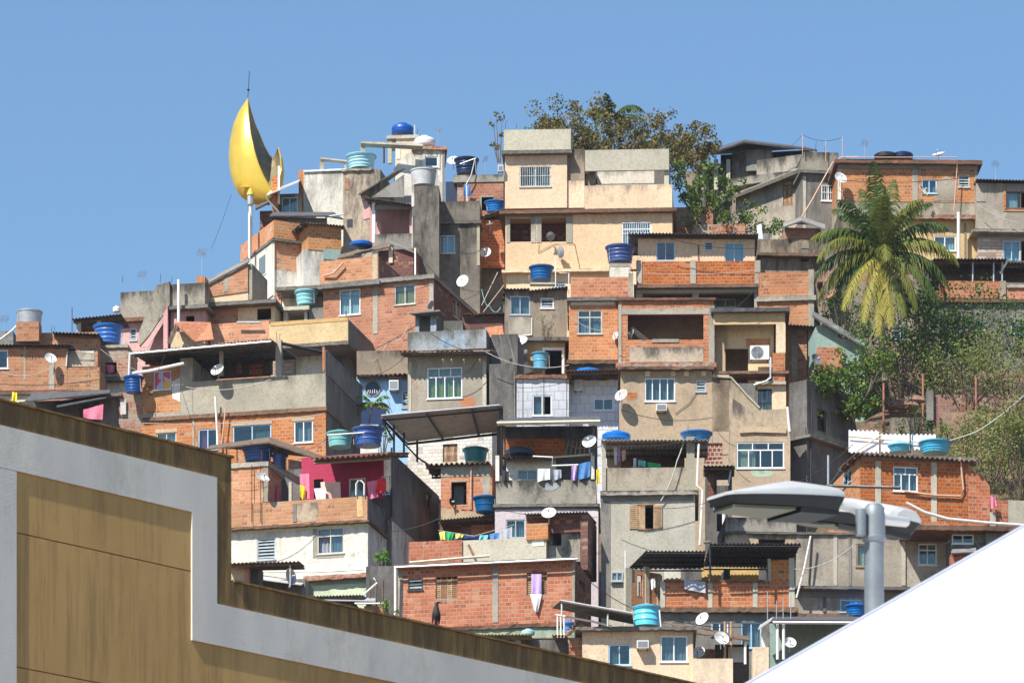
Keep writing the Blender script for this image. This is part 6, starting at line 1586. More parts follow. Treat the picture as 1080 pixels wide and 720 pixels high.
tank('dark lid of a wide tank on the tiled ledge under the dark shelter roof', h, 1.2, 548, 472, 481, 30, 'plastic_navy', 'round')
dish('white dish on the right post of the dark shelter roof', h, -.5, 622, 466.5, 15, -20, 25)
cloth('narrow yellow cloth peeking behind the right balcony post', h, -.2, [(629, 495), (633, 495), (632, 510), (629, 511)], 'cloth_yellow')
# =====================================================================  pale grey house with terrace
h = H('terrace_house', 'pale cement house with wooden shutters below and a laundry terrace above', 'house', 634, 733, 655, th=2, Y=203.5, d=4.5)
GV = h
h.corr(634, 747, 464, 463.5, 'fibre_pale', over=.35, d=3.5, rise=.25)
h.tier(492.5, 516.5, 'rough_cement', x0=638, x1=728, name='balcony_wall', d=4, c=.05); h.tier(460, 516.5, 'cement', x0=724, x1=732.5, name='corner_pier', side='shade_dark_cement', d=4, c=-.02); h.post(637, 463, 517, 4, 'cement', c=-.03)
h.tier(466, 493, 'tan_render', x0=640, x1=722, c=3.2, d=.4, name='back_wall'); h.panel(655, 712, 481, 493, 'brick_shade_dark', 'dark_shelf', c=2.9)
h.slab(516.5, 521, 'mould_concrete', over=.22, x0=633, x1=737)
h.panel(634, 731, 521, 528, 'grey_cement', 'beam_band', proud=.02)
h.tier(521, 640, 'pale_cement', [(673, 532.5, 689, 557.5, 'hole')], side='shade_dark_cement', down=True, ceil=True)
for q in ((664, 672.5), (689.5, 698.5)):
    lm = MB(); a0_, a1_ = h.hx(q[0], 545), h.hx(q[1], 545); b0_, b1_ = h.hit(681, 557.5)[1], h.hit(681, 532.5)[1]
    lm.box(a0_, a0_ + .04, -.05, -.01, b0_, b1_); lm.box(a1_ - .04, a1_, -.05, -.01, b0_, b1_); z = b0_ + .01
    while z < b1_ - .05: lm.box(a0_ + .04, a1_ - .04, -.045, -.015, z, z + .06); z += .085
    lm.build('shutter', 'wood_pale', h.e)
fm = MB(); a0_, a1_ = h.hx(673, 545), h.hx(689, 545); fm.box(a0_ - .05, a0_, -.03, .04, b0_ - .05, b1_ + .05); fm.box(a1_, a1_ + .05, -.03, .04, b0_ - .05, b1_ + .05); fm.box(a0_, a1_, -.03, .04, b1_, b1_ + .05); fm.box(a0_, a1_, -.05, .04, b0_ - .05, b0_); fo = fm.build('window_frame', 'wood', h.e)
lm = MB(); lm.box(a0_ + .01, a0_ + .30, -.02, .02, b0_, b1_); lm.build('leaf', 'wood_pale', fo)
h.bar([(737, 468, -.2), (735, 512, -.2), (741, 517, -.2), (738, 575, -.2)], .05, 'pipe_white'); h.panel(634, 644, 521, 640, 'grey_cement', 'shade_strip', proud=.012)  # grey panel paints the strip of shade down the left edge
h.window('F', (h.hx(644.5, 607), h.hx(657, 607), h.hit(650, 613)[1], h.hit(650, 603)[1]), '2', -.1, fr='alu_frame')
for pts, mt, lab in (([(647, 471), (651, 471), (651, 490), (648, 489)], 'cloth_white', 'white towel at the left of the laundry terrace'), ([(651.5, 472), (654, 472), (654.5, 487), (652, 487)], 'cloth_lilac', 'narrow pale lilac cloth next to the white towel on the laundry terrace'), ([(655.5, 475), (660, 474), (660, 485), (656, 486)], 'cloth_peach', 'peach shirt hanging on the laundry terrace'),
                     ([(668, 483), (671, 483), (671, 493), (668, 493)], 'cloth_white', 'small white cloth low on the laundry terrace wall'), ([(673, 485), (681, 486), (681, 492), (673, 492)], 'cloth_aqua', 'aqua cloth on the laundry terrace wall'), ([(683, 487), (697, 489), (697, 493), (683, 493)], 'cloth_green', 'green cloth low on the laundry terrace wall')):
    cloth(lab, h, .6, pts, mt)
line('pale loose cable hanging over the laundry terrace wall', [h.wp(721, 466, -.1), h.wp(714, 486, -.2), h.wp(708, 506, -.2), h.wp(697, 528, -.15)], .025, 'cable_pale', sag=.05)
tank('bright blue domed tank above the left end of the laundry terrace', h, 1.0, 650, 455, 464.5, 30, 'plastic_bright_blue', 'round'); tank('bright blue tub tank with domed lid above the right end of the laundry terrace', h, .9, 734.5, 458, 471, 31, 'plastic_bright_blue', 'tub', wb=22)
# dark alley right of it
h = H('alley_room', 'dark room and tin lean-to in the alley beside the laundry terrace', 'shed', 742, 776, 600, th=2, Y=210, d=3)
h.corr(742, 775, 491, 491, 'fibre_cement_dark', over=.5, d=1.5, rise=.1); h.tier(494, 640, 'shade_dark_cement', [(756, 505, 768, 560, 'hole')], x0=744, x1=772, c=.6, down=True); h.panel(747, 753, 497, 530, 'brick_shade_dark', 'door_leaf', c=.5); h.bar([(771, 493, 0), (768, 512, 0)], .04, 'galvanised', 'post')
pole('white post in the alley left of the street lamp head', h, -.8, 763.5, 538, 572, .08, 'pipe_white')
dish('grey dish in the dark alley beside the laundry terrace', h, -.2, 753, 529, 12, 20, 20, 'dish_shaded')
# =====================================================================  tan house
h = H('tan_house', 'large blank tan house with dish and air conditioner, stepped stair wall at its right', 'house', 654, 834, 530, th=1, Y=219, d=5)
TH = h
h.slab(386, 389, 'rusty_edge', over=.35, x0=652, x1=753, rough=.05)
h.tier(389, 395, 'tan_render', x0=654.5, x1=751); h.tier(395, 540, 'tan_render', [(680, 398.5, 712, 423, '4', dict(cur='curtain_teal', fr='white_frame')), (734, 401, 744.5, 413, 'lou', dict(fr='white_frame')), (743, 467, 762, 489, 'hole')], x0=654.5, x1=769, down=True, ceil=False)
m_ = h.blob([(751, 396.5), (771, 397), (786, 415), (799, 429), (805, 432), (829, 431), (833, 436), (833.5, 455), (751, 455)], 'tan_mouldy', 'stair_wall', proud=.0)
h.tier(453, 540, 'tan_render', [(777, 466, 827, 493.5, 't4', dict(fr='white_frame', cur='curtain_teal'))], x0=769.2, x1=833.5, down=True, ceil=True)
h.blob([(770, 455), (773, 420), (790, 432), (800, 440), (830, 437), (833, 452), (833, 462), (800, 458), (780, 460)], 'tan_mouldy', 'mould_patch', proud=.008); h.blob([(780, 452), (800, 450), (829, 452), (829, 457), (795, 456), (780, 457)], 'tan_render', 'ledge', proud=.1)
h.blob([(792, 495), (806, 494), (815, 497), (815, 502), (800, 503), (793, 501)], 'green_paint', 'painted_patch', proud=.006)
h.panel(743, 762, 465.5, 490, 'lattice_tile', 'lattice_screen', c=.12, proud=.05); h.bar([(752, 397, -.03), (771, 398, -.03), (787, 416, -.03), (801, 430, -.03)], .05, 'pale_cement', 'capping')
h.bar([(830.5, 429, -.1), (832, 446, -.1), (833, 455, -.1)], .06, 'pipe_white'); h.bar([(752, 416, -.02), (752, 450, -.02)], .015, 'brown_cement', 'crack') if 0 else None
for x in (683, 710, 724, 742): h.panel(x - 2.5, x + 2.5, 392, 397, 'pale_cream', 'eave_block', proud=.12)
h.panel(661, 672, 414, 421, 'brick_orange', 'brick_patch', proud=.01)
dish('white dish with a rusty centre on the left of the large tan wall', h, -.45, 656, 417.5, 14, -30, 25, 'dish_rusty', mast=.5)
ac_box('white air conditioner under the four pane window of the tan house', h, 0, 692, 428, 703, 435, .4)
line('black wire running down the tan wall from the small louvre', [h.wp(735, 413, -.04), h.wp(727, 425, -.04), h.wp(712, 436, -.04)], .012)
# upper back room
h = H('stair_room', 'cream room with a patterned iron door and rounded pipe, above the stepped tan wall', 'house', 750, 829, 440, th=1, Y=223, d=3)
h.tier(404, 450, 'pale_cream', [(799, 410, 814, 440, 'g', dict(fr='metal_dark', cur='curtain_white'))], x0=799, x1=829, down=True); h.tier(404, 450, 'grey_cement', x0=770, x1=799, c=.4, down=True); h.slab(402, 405, 'pale_cement', over=.2, x0=797, x1=829)
h.bar([(795, 406, -.3), (808, 402, -.3), (813, 398, -.3), (812, 380, -.2)], .05, 'zinc')
# =====================================================================  brick house 2
h = H('brick_house', 'wide brick house with two wooden shuttered windows, behind the perched bird', 'house', 420, 606, 672, th=11, Y=199.5, d=4)
B2 = h
h.poly('roof', [(415, 596.5, -.35), (609, 588, -.35), (609, 590, 3.5), (420, 598, 3.5)], 'fibre_cement', .04); h.bar([(416, 598, -.4), (609, 589, -.4)], .045, 'galvanised', 'gutter'); h.bar([(417, 598, -.38), (417, 655, -.3)], .06, 'pipe_white')
h.tier(589.5, 656, 'brick_red', [(430.5, 609.5, 446, 622, 'lou', dict(fr='metal_dark')), (459.5, 608, 482.5, 631, 'shut', dict(fr='cement')), (555.5, 603.5, 577, 627, 'shut', dict(fr='cement', cur=('cloth_lilac', .3, .7)))], side='brick_shade_dark', ceil=True, rw=[(611, 612, 617, 618, '1', dict(fr='metal_dark'))])
h.panel(519.5, 525.5, 594, 656, 'cement', 'column'); h.panel(603.3, 606.2, 590, 656, 'cement', 'column', proud=.02); h.panel(420, 424.5, 600, 668, 'cement', 'column', proud=.02)
h.slab(655, 659, 'rusty_edge', over=.1, rough=.04); h.tier(659, 700, 'green_paint', name='lower_wall', down=True)
cloth('long lilac curtain blown out of the right shuttered window', h, -.1, [(560.5, 605), (571, 605), (571, 630), (561, 630)], 'cloth_lilac'); cloth('white cloth hanging from the sill of the right shuttered window', h, -.16, [(559, 626), (571.5, 626), (567, 645), (563, 643)], 'cloth_white')
# roof rooms on it
h = H('roof_room', 'unfinished roof level of bare brick and cement above the wide brick house', 'house', 431, 622, 600, th=10, Y=202.5, d=3.5)
RR = h
h.tier(569, 596, 'brick_red', x0=431, x1=487, d=2); h.tier(566, 596, 'pale_cement', x0=487.3, x1=576, d=2, c=.1)
h.tier(541, 560, 'brick_shade_dark', x0=555, x1=619, c=.3, d=2.5, name='upper_beam'); h.corr(553, 619, 541.5, 539.5, 'fibre_cement', over=.35, c=.2, d=2.4, rise=.15, pitch=.14)
h.tier(551, 568, 'brick_orange', x0=555, x1=578, c=.0, d=.5, name='brick_panel'); h.tier(551, 592, 'mould_concrete', [(580, 552, 592, 575, 'hole')], x0=578.3, x1=612, c=.5, d=2); h.tier(541, 600, 'brick_shade_dark', x0=612.3, x1=620, c=.1, d=2.4, name='end_pier'); h.blob([(560, 567), (573, 564), (574, 575), (562, 576)], 'white_paint', 'plaster_patch', c=.1, proud=.02)
for x in (540, 548): h.panel(x - 3.5, x + 3.5, 584, 590, 'brick_orange', 'loose_block', proud=.2, c=-.3) if 0 else None
h.bar([(432, 593, -.2), (490, 588, -.2), (516, 586, -.2)], .06, 'cream_wood', 'plank', square=True); h.bar([(494, 574, -.1), (501, 588, -.1)], .05, 'wood', 'plank', square=True)
dish('white dish on the corrugated edge above the unfinished roof level', h, -.35, 579, 542, 15, -10, 35, 'dish_rusty')
for i, (pts, mt, lab) in enumerate((([(463, 561), (469, 560), (470, 569), (465, 569)], 'cloth_lime', 'pale yellow cloth at the left end of the roof clothes line'), ([(469.5, 560), (479, 562), (476, 570), (471, 569)], 'cloth_green', 'bright green cloth on the roof clothes line'), ([(480, 562), (489, 563), (488, 567), (480, 567)], 'cloth_lime', 'pale yellow folded cloth right of the bright green cloth'),
                     ([(506, 564), (515, 564), (514, 569), (505, 569)], 'cloth_aqua', 'aqua cloth on the roof clothes line'), ([(516, 563), (527, 561), (527, 568), (517, 569)], 'cloth_blue', 'blue cloth on the roof clothes line'), ([(528, 560), (540, 555), (540, 567), (530, 569)], 'cloth_grey', 'grey lilac cloth at the right end of the roof clothes line'))):
    cloth(lab, h, .3, pts, mt)
line('clothes line sagging above the unfinished roof level', [h.wp(462, 559, .3), h.wp(500, 565, .3), h.wp(542, 553, .3)], .012, 'cable_pale')
tank('flat dark blue tank lid behind the roof clothes line', h, 1.0, 494, 566, 571, 32, 'plastic_blue', 'round')
# low things in front of brick house 2
h = H('low_roofs', 'low yellow corrugated roof strip with dark beams beneath the wide brick house', 'shed', 490, 606, 690, th=4, Y=196, d=2.5)
h.corr(497, 560, 668.5, 668.5, 'yellow_sheet', over=.3, d=1.2, rise=.15, pitch=.14); h.corr(582, 597, 669, 669, 'yellow_sheet', over=.3, d=1, rise=.15, pitch=.14); h.tier(672, 700, 'shade_dark_cement', x0=498, x1=598, c=.8, down=True); h.post(546, 672, 695, 6, 'cement'); h.bar([(495, 673, -.1), (600, 673, -.1)], .05, 'wood_old', 'beam', square=True)
for x in (588, 591.5, 595): h.bar([(x, 648, -.2), (x, 672, -.2)], .035, 'pipe_white')
tank('small pale blue round tank on the low yellow corrugated roof', h, .6, 557, 663, 669, 14, 'plastic_pale_aqua', 'round'); tank('small blue tub half hidden beside three white pipes', h, .8, 599, 658, 669, 9, 'plastic_bright_blue')
# =====================================================================  cream house with white sheet roof
h = H('cream_house', 'cream house with two windows beside the near wall, light blue tank on top', 'house', 609, 733, 735, th=1, Y=193.5, d=4)
CHs2 = h
h.slab(660, 663.5, 'concrete_edge', over=.35, x0=607, x1=735, rough=.04)
h.tier(663.5, 760, 'pale_cream', [(641.5, 679, 665, 701, '2', dict(fr='blue_frame', cur=('curtain_teal', 0, .5))), (696.5, 670, 725, 697.5, '2', dict(fr='white_frame', cur='curtain_grey'))], x0=614, x1=731, ceil=True, down=True, side='pale_cream')
h.poly('rusty_rake', [(598, 671, -.2), (616, 659, -.2), (616, 656, .3), (598, 668, .3)], 'wood', .08); h.tier(672, 760, 'brick_worn', x0=600, x1=613.7, c=.4, down=True)
h.tier(694, 760, 'pale_cream', x0=731.2, x1=773, c=-.3, name='garden_wall', d=2, down=True)
ac_box('old air conditioner between the two windows of the cream house by the near wall', h, 0, 671.5, 677, 684, 685, .4)
tank('light blue cylindrical tank on the cream house by the near wall', h, .8, 682, 641.5, 660.5, 27, 'plastic_sky', 'tub', wb=27, ribs=2)
h.bar([(695.5, 643, .3), (697, 661, .3)], .03, 'pipe_white')
h.poly('raised_sheet', [(583, 639, -.6), (592, 634, -.9), (668, 649, -.9), (666, 661, .6), (640, 659, .6)], 'fibre_cement', .05) if 0 else None
h.poly('sheet_roof', [(591, 633.5, -.8), (667, 647, -.8), (668, 658, 1.3), (582, 641, 1.3)], 'galvanised' if 0 else 'fibre_cement', .04); h.bar([(591, 633, -.84), (667, 646.5, -.84)], .05, 'zinc', 'sheet_edge', square=True)
for x, y in ((592.5, 634), (641, 645)): h.bar([(x, y + 2, -.7), (x, y + 15, -.6)], .035, 'pipe_white', 'post')
h.bar([(586, 648, -.4), (625, 655, -.4), (645, 660, -.4)], .045, 'pipe_white')
# awning and clutter to the right
h = H('tin_awning', 'dark sloping awning with white posts and a brick base, beside two white dishes', 'shelter', 730, 792, 720, th=2, Y=195.5, d=3)
AW = h
h.poly('roof', [(728, 668, -.6), (791, 676, -.6), (789, 672, 1.6), (700, 656, 1.6)], 'wood_old', .06); h.bar([(786, 676, -.4), (786, 700, -.4)], .055, 'pipe_white', 'post'); h.tier(684, 760, 'brick_worn', x0=735, x1=754, c=.6, down=True, d=1.5); h.tier(679, 760, 'shade_dark_cement', x0=754, x1=790, c=1, down=True, d=1.5); h.panel(768, 785, 682, 698, 'zinc', 'shutter', c=.9)
for x in (764.5, 771): h.bar([(x, 655, -.5), (x, 700, -.5)], .05, 'wood_pale', 'post')
dish('white dish low at the right of the cream house, touching its parapet', h, -.6, 737, 688.5, 14, -20, 30, 'dish_white'); dish('white dish in front of the sloping dark awning', h, -.9, 760.5, 673.5, 15.5, 20, 25); dish('white dish higher up, between the brick terrace and the dark awning', h, .8, 741.5, 653, 14.5, -35, 25)
# =====================================================================  brick terrace with pergola
h = H('brick_terrace_house', 'brick terrace with cement columns and black corrugated pergola, above a grey shaded storey', 'house', 697, 838, 705, th=0, Y=199, d=5)
BT = h
h.tier(613, 640, 'brick_red', x0=697, x1=836, name='terrace_parapet', d=4.5)
for x in (699, 749, 796.5): h.post(x, 612, 640.5, 5, 'pale_cement', c=-.03)
h.tier(588, 640, 'pale_cement', x0=832, x1=838, d=1, name='end_pier', c=-.05); h.tier(590, 613, 'brick_orange', x0=812, x1=832, c=.0, d=.4, name='upper_brick'); h.panel(809.5, 813, 589, 614, 'pale_cement', 'column')
h.slab(640, 645, 'rusty_edge', over=.25, rough=.05); h.tier(645, 740, 'grey_cement', [(750, 655.5, 768, 670, '2', dict(fr='white_frame')), (781.5, 656, 803, 683, '2', dict(fr='blue_frame', cur='curtain_teal'))], down=True, ceil=True)
h.panel(697, 836, 645, 656, 'grey_cement', 'beam', proud=.02)
h.tier(597, 641, 'shade_dark_cement', x0=700, x1=812, c=3.8, d=.3, name='back_wall'); h.panel(740, 800, 598, 613, 'ochre_render', 'inner_ledge', c=3.5); h.panel(700, 718, 600, 613, 'white_paint', 'inner_wall', c=3.5)
h.bar([(700, 612, -.1), (812, 613, -.1)], .035, 'wood_old', 'rail', square=True)
# left return wall, brick, seen obliquely
h2 = H('brick_wall', 'short brick wall with a broken opening at the left corner of the brick terrace', 'wall', 666, 697, 645, th=-34, Y=199.6, d=.3)
h2.tier(600, 641, 'brick_orange', [(672, 606, 678, 628, 'hole')], d=.25, sides=False); h2.post(683, 597, 642, 4, 'pale_cement', c=-.05); h2.post(696, 606, 640, 5, 'pale_cement', c=-.05); h2.tier(598, 645, 'pale_cement', x0=660, x1=666, d=.3, sides=False)
p = H('corrugated_pergola', 'black two slope corrugated pergola roof on thin posts over the brick terrace', 'pergola', 662, 845, 640, th=-1, Y=198.6, d=5)
p.corr(680, 748, 582, 582, 'fibre_cement_dark', over=.5, d=4.5, rise=.0, pitch=.16) if 0 else None
def slope_sheet(h, a, b, c, d_, mat, pitch=.16, amp=.03, name='roof_sheet'):
    """corrugated sheet over four world corners a-b (front) d-c (back)"""
    mb = MB(); L = (b - a).length; n_ = max(8, int(L / pitch * 8)); rows = 3
    for s_ in (0, 1):
        for r_ in range(rows + 1):
            for i in range(n_ + 1):
                t = i / n_; q = a.lerp(b, t).lerp(d_.lerp(c, t), r_ / rows); q = q + Vector((0, 0, amp * math.sin(t * L / pitch * 2 * math.pi) + .012 * (1 - s_))); mb.v.append(q)
    N = n_ + 1; K = N * (rows + 1)
    for r_ in range(rows):
        for i in range(n_):
            k = r_ * N + i; mb.f.append((k, k + 1, k + N + 1, k + N)); mb.f.append((K + k, K + k + N, K + k + N + 1, K + k + 1))
    for i in range(n_): mb.f.append((i, K + i, K + i + 1, i + 1))
    return mb.build(name, mat, h.e, smooth=True)
def lp(h, x, y, c): a, b = h.hit(x, y, c); return Vector((a, c, b))
slope_sheet(p, lp(p, 681, 581, -.6), lp(p, 744, 581, -.6), lp(p, 742, 599, 3.6), lp(p, 662, 600, 3.6), 'fibre_cement_dark'); slope_sheet(p, lp(p, 749, 573, -.8), lp(p, 845, 573, -.8), lp(p, 829, 599, 3.6), lp(p, 742, 597, 3.6), 'fibre_cement_dark')
for r_ in range(5):
    t = r_ / 4.; p.bar([(681 - 18 * t, 583.5 + 18 * t, -.6 + 4.2 * t), (744 - 2 * t, 583.5 + 18 * t, -.6 + 4.2 * t)], .035, 'metal_dark', 'truss', square=True); p.bar([(749 - 7 * t, 576 + 24 * t, -.8 + 4.4 * t), (845 - 16 * t, 576 + 24 * t, -.8 + 4.4 * t)], .035, 'metal_dark', 'truss', square=True)
for x, y0 in ((668, 600), (749, 577), (809, 597)): p.bar([(x, y0, -.2), (x, 614, -.2)], .05, 'metal_dark', 'post')
p.bar([(742, 572, -.3), (749, 571, -.3)], .06, 'grey_cement', 'ridge_cap')
cloth('black and white clothes hanging on the brick terrace under the pergola', h, .8, [(763, 600), (770, 599), (770, 611), (763, 611)], 'cloth_dark'); cloth('small white cloth beside the black clothes under the pergola', h, .75, [(761, 603), (763, 603), (763, 611), (761, 611)], 'cloth_white'); cloth('grey sheet draped over the brick terrace parapet', h, -.15, [(721, 611), (744, 613), (744, 626), (722, 620)], 'cloth_grey'); cloth('white shirt in the left corner of the brick terrace', h, .2, [(686, 611), (691, 609), (691, 620), (687, 621)], 'cloth_white')
pole('tall thin white rod standing before the pale cement house, left of the pergola', GV, -.8, 659.5, 580, 660, .03, 'pipe_white')
# right bottom roofs
h = H('white_edged_shelter', 'low shelter with white roof edge and white posts beside the white canopy', 'shelter', 810, 905, 700, th=0, Y=194.5, d=3)
h.poly('roof', [(814, 655, -.4), (906, 656, -.4), (906, 652, 2.6), (814, 652, 2.6)], 'fibre_cement_dark', .08); h.bar([(815, 656, -.45), (905, 656.5, -.45)], .06, 'zinc_white', 'roof_edge', square=True)
for x in (820, 826.5): h.bar([(x, 657, -.3), (x, 695, -.3)], .06, 'pipe_white', 'post')
h.poly('side_roof', [(800, 664, -.5), (814, 654, -.5), (816, 651, 1.5), (802, 660, 1.5)], 'zinc', .05); h.tier(666, 760, 'white_stained', x0=803, x1=812, down=True, d=1); h.tier(682, 760, 'pale_cream', x0=794, x1=811, c=-.3, down=True, d=1); h.tier(657, 760, 'sea_green_paint', x0=812, x1=910, c=2.2, d=.4, name='back_wall', down=True)
dish('white dish under the white edged shelter at the lower right', h, -.2, 833, 678, 12.5, 10, 25)
for x, y0, y1, lab in ((809.5, 623, 653, 'thin rod rising before the brick terrace, first of four from the left'), (819, 633, 652, 'short thin rod before the brick terrace, second of four from the left'), (826, 630, 652, 'thin rod before the brick terrace, third of four from the left'), (834, 624, 652, 'thin rod before the brick terrace, last of four from the left')): pole(lab, h, .0, x, y0, y1, .018, 'galvanised', name='rod', cat='rod')
# =====================================================================  big grey house behind the lamp
h = H('rough_house', 'wide rough grey cement house behind the street lamp, two small windows', 'house', 765, 1005, 650, th=-3, Y=206, d=5)
GB = h
h.tier(545, 562, 'mould_concrete', x0=765, x1=840, name='upper_wall', d=4); h.tier(562, 580, 'tan_mouldy', [(800, 568, 828, 575, 'hole')], x0=765, x1=840, c=.02, name='wall', d=4)
h.slab(559.5, 562, 'concrete_edge', over=.1, x0=765, x1=955); h.tier(580, 618, 'rough_cement', x0=765, x1=838, c=.3, d=4)
h.tier(562, 617, 'rough_cement', [(903, 573, 914, 597, '1', dict(fr='wood_pale', cur='curtain_cream'))], x0=840, x1=955, ceil=True); h.panel(879, 883, 563, 617, 'pale_cement', 'column'); h.panel(895, 898, 563, 617, 'grey_cement', 'column'); h.panel(951, 955, 563, 617, 'pale_cement', 'column')
h.tier(549, 562, 'brick_worn', x0=955.3, x1=1000, name='brick_panel', d=4, c=.05); h.tier(562, 626, 'rough_cement', [(968.5, 573, 988, 595.5, '2' if 0 else 't2', dict(fr='white_frame', cur='curtain_grey'))], x0=955.3, x1=1001, ceil=True, c=.05); h.panel(1000, 1004, 556, 620, 'pale_cement', 'column', c=.05)
h.corr(950, 1003, 559, 563, 'fibre_cement_dark', over=.3, c=.05, d=3, rise=.1) if 0 else None
h.slab(617, 620, 'shade_dark_cement', over=.4, x0=838, x1=960); h.panel(838, 960, 620, 630, 'grey_cement', 'beam', c=.1); h.tier(620, 700, 'rough_cement', [(886, 632, 909, 645, '2', dict(fr='blue_frame', cur='curtain_teal'))], x0=838, x1=1001, c=.12, name='lower_wall', down=True)
h.panel(868, 871, 630, 645, 'shade_dark_cement', 'stain_pier', c=.1); h.slab(646, 652, 'rusty_edge', over=.9, x0=800, x1=912, rough=.06, d=.5)
for x, y0, y1, x2 in ((848, 565, 625, 855),): h.bar([(x2, y0, -.4), (x, 600, -.5), (x - 8, 630, -.5)], .04, 'pipe_white')
h.bar([(856, 565, -.05), (853, 616, -.05)], .03, 'metal_dark'); tank('bright blue tank beside the street lamp pole, low on the rough grey house', h, -.6, 903, 640, 650, 22, 'plastic_bright_blue')
pole('thin grey post on the left of the brick house roof, above the street lamp', h, -.2, 873.5, 480, 548, .05, 'galvanised')
for k, (a_, b_, lab) in enumerate((((842, 508), (900, 468), 'thin wire rising from the tan house to the far shrubs'), ((845, 512), (873, 502), 'short tangled wire left of the thin grey post'))): line(lab, [GB.wp(a_[0], a_[1], 0), GB.wp(b_[0], b_[1], 1)], .015, sag=.15)
h.bar([(872, 512, -.3), (950, 514, -.3)], .07, 'grey_cement', 'beam', square=True)
# =====================================================================  brick house right
h = H('brick_house', 'brick house with tiled roof edge and one white paned window, right of the street lamp', 'house', 908, 1046, 570, th=-10, Y=212.5, d=6)
BR = h
h.tiles(903, 1031, 478, 486, 'clay_tile_old', over=.35, d=3, rise=.1); h.panel(908, 1030, 480, 486.5, 'grey_cement', 'beam', back=.2, proud=.05)
h.tier(480, 560, 'brick_red', [(942, 492, 968, 518, 't3', dict(fr='white_frame', cur='curtain_grey'))], x0=908, x1=1021, side='brick_orange', lw=[(889, 497, 897.5, 511, '2', dict(fr='blue_frame'))], down=True, ceil=True, d=6)
h.blob([(1020.5, 487), (1028, 497), (1034, 500), (1044, 512), (1044, 553), (1020.5, 556)], 'brick_red', 'broken_gable', proud=.0); h.tier(527, 570, 'brick_red', x0=1044.2, x1=1063, c=.1, name='wall', d=2, down=True); h.tier(527, 590, 'pale_cement', x0=1063.3, x1=1100, c=.1, name='wall', d=2, down=True)
h.panel(923, 929, 486, 555, 'pale_cement', 'column'); h.panel(982, 988, 486, 556, 'pale_cement', 'column'); h.bar([(954, 518, -.1), (985, 522, -.1), (1013, 523, -.1), (1016, 516, -.1), (1013, 482, -.15)], .045, 'pipe_pink'); h.panel(1044, 1050, 540, 556, 'pale_cement', 'column')
line('long white pipe draped over the lower roof of the right brick house', [h.wp(956, 530, -.9), h.wp(975, 540, -.9), h.wp(1000, 547, -.9), h.wp(1040, 551, -.9), h.wp(1085, 554, -.9)], .07, 'pipe_white', 'pipe', 'pipe', sides=8)
cloth('pink and white checked cloth on the broken gable of the right brick house', h, -.2, [(1044, 522), (1050, 525), (1051, 534), (1045, 536)], 'cloth_pink')
h.corr(877, 903, 493, 484, 'clay_tile_old', over=.3, d=1, rise=.1) if 0 else None
# fence and tank above
h = H('tin_fence', 'white corrugated tin fence on a thin frame above the right brick house', 'fence', 895, 990, 478, th=-3, Y=214.5, d=1)
slope_sheet(h, lp(h, 895, 477, 0), lp(h, 927, 477, 0), lp(h, 927, 454.5, .05), lp(h, 895, 454, .05), 'zinc_white', .2, .04, 'tin_panel'); slope_sheet(h, lp(h, 929, 477, 0), lp(h, 987, 472, 0), lp(h, 987, 458.5, .05), lp(h, 929, 458, .05), 'zinc_white', .2, .04, 'tin_panel')
for v in h.e.children: pass
h.bar([(895, 460, -.08), (988, 468, -.08)], .03, 'cream_wood', 'rail', square=True); h.bar([(960, 440, -.1), (960, 478, -.1)], .03, 'metal_dark', 'post'); h.bar([(903, 476, -.1), (930, 458, -.1)], .03, 'cream_wood', 'brace', square=True)
tank('sky blue tub tank behind the white tin fence, on the right brick house', h, -.3, 986, 467.5, 478, 32, 'plastic_sky'); tank('pale blue tank lying low behind the white tin fence rails', h, .1, 949, 471, 477, 24, 'plastic_sky')
# right lower
h = H('low_house', 'low house with a pale sliding window and a curved scrap roof at the right', 'house', 1001, 1110, 640, th=-3, Y=204.8, d=3)
h.slab(553, 558, 'rusty_edge', over=.4, x0=955, x1=1110, rough=.04); h.tier(558, 573, 'grey_cement', x0=1040, x1=1110); h.tier(558, 640, 'grey_cement', [(1004, 563, 1027, 573, '2', dict(fr='white_frame'))], x0=1003, x1=1040, c=.3, down=True, d=2); h.tier(572, 640, 'mould_concrete', x0=1028, x1=1110, c=.1, down=True, d=2); h.tier(584, 640, 'brick_red', x0=1003, x1=1028, c=-.3, down=True, d=.5); h.poly('scrap_roof', [(1003, 584, -.6), (1030, 583, -.6), (1028, 572, 1), (1006, 575, 1)], 'fibre_cement', .06)

# dark house added in the gap; its deep shade is put into the colour
h = H('gap_shade_house', 'dark house added for the deep shade between the tan house and the leafy tree', 'house', 851, 902, 545, th=-50, Y=220, d=1)
h.tier(400, 560, 'shade_dark_cement', [(862, 432, 872, 455, 'hole')], x0=851, x1=900, down=True, c=0); h.slab(456, 459, 'concrete_edge', over=.35); h.bar([(856, 425, -.1), (855, 520, -.1)], .04, 'metal_dark'); h.panel(851, 899, 459, 466, 'grey_cement', 'beam', back=.1)
for a_, b_, s_, lab in (((846, 505), (884, 500), .8, 'slack black cable drooping in the dark gap above the street lamp'), ((850, 515), (890, 488), .5, 'thin black cable rising towards the thin grey post'), ((640, 470), (742, 462), .15, 'thin black cable along the laundry terrace roof'), ((455, 352), (520, 372), .3, 'loose black cable over the curtain house parapet'), ((700, 250), (800, 262), .2, 'thin black wire along the cream terrace roof edge')):
    line(lab, [W(a_[0], a_[1], 201.5 if a_[1] > 400 else 226), W(b_[0], b_[1], 201.8 if b_[1] > 400 else 227)] if a_[1] > 300 else [W(a_[0], a_[1], 238.3), W(b_[0], b_[1], 238.3)], .015, sag=s_)
# =====================================================================  PLANTS
def T(pts, Y, jit=1.2):
    random.seed(int(Y * 7 + pts[0][0])); return [W(x, y, Y + random.uniform(-jit, jit)) for x, y in pts]
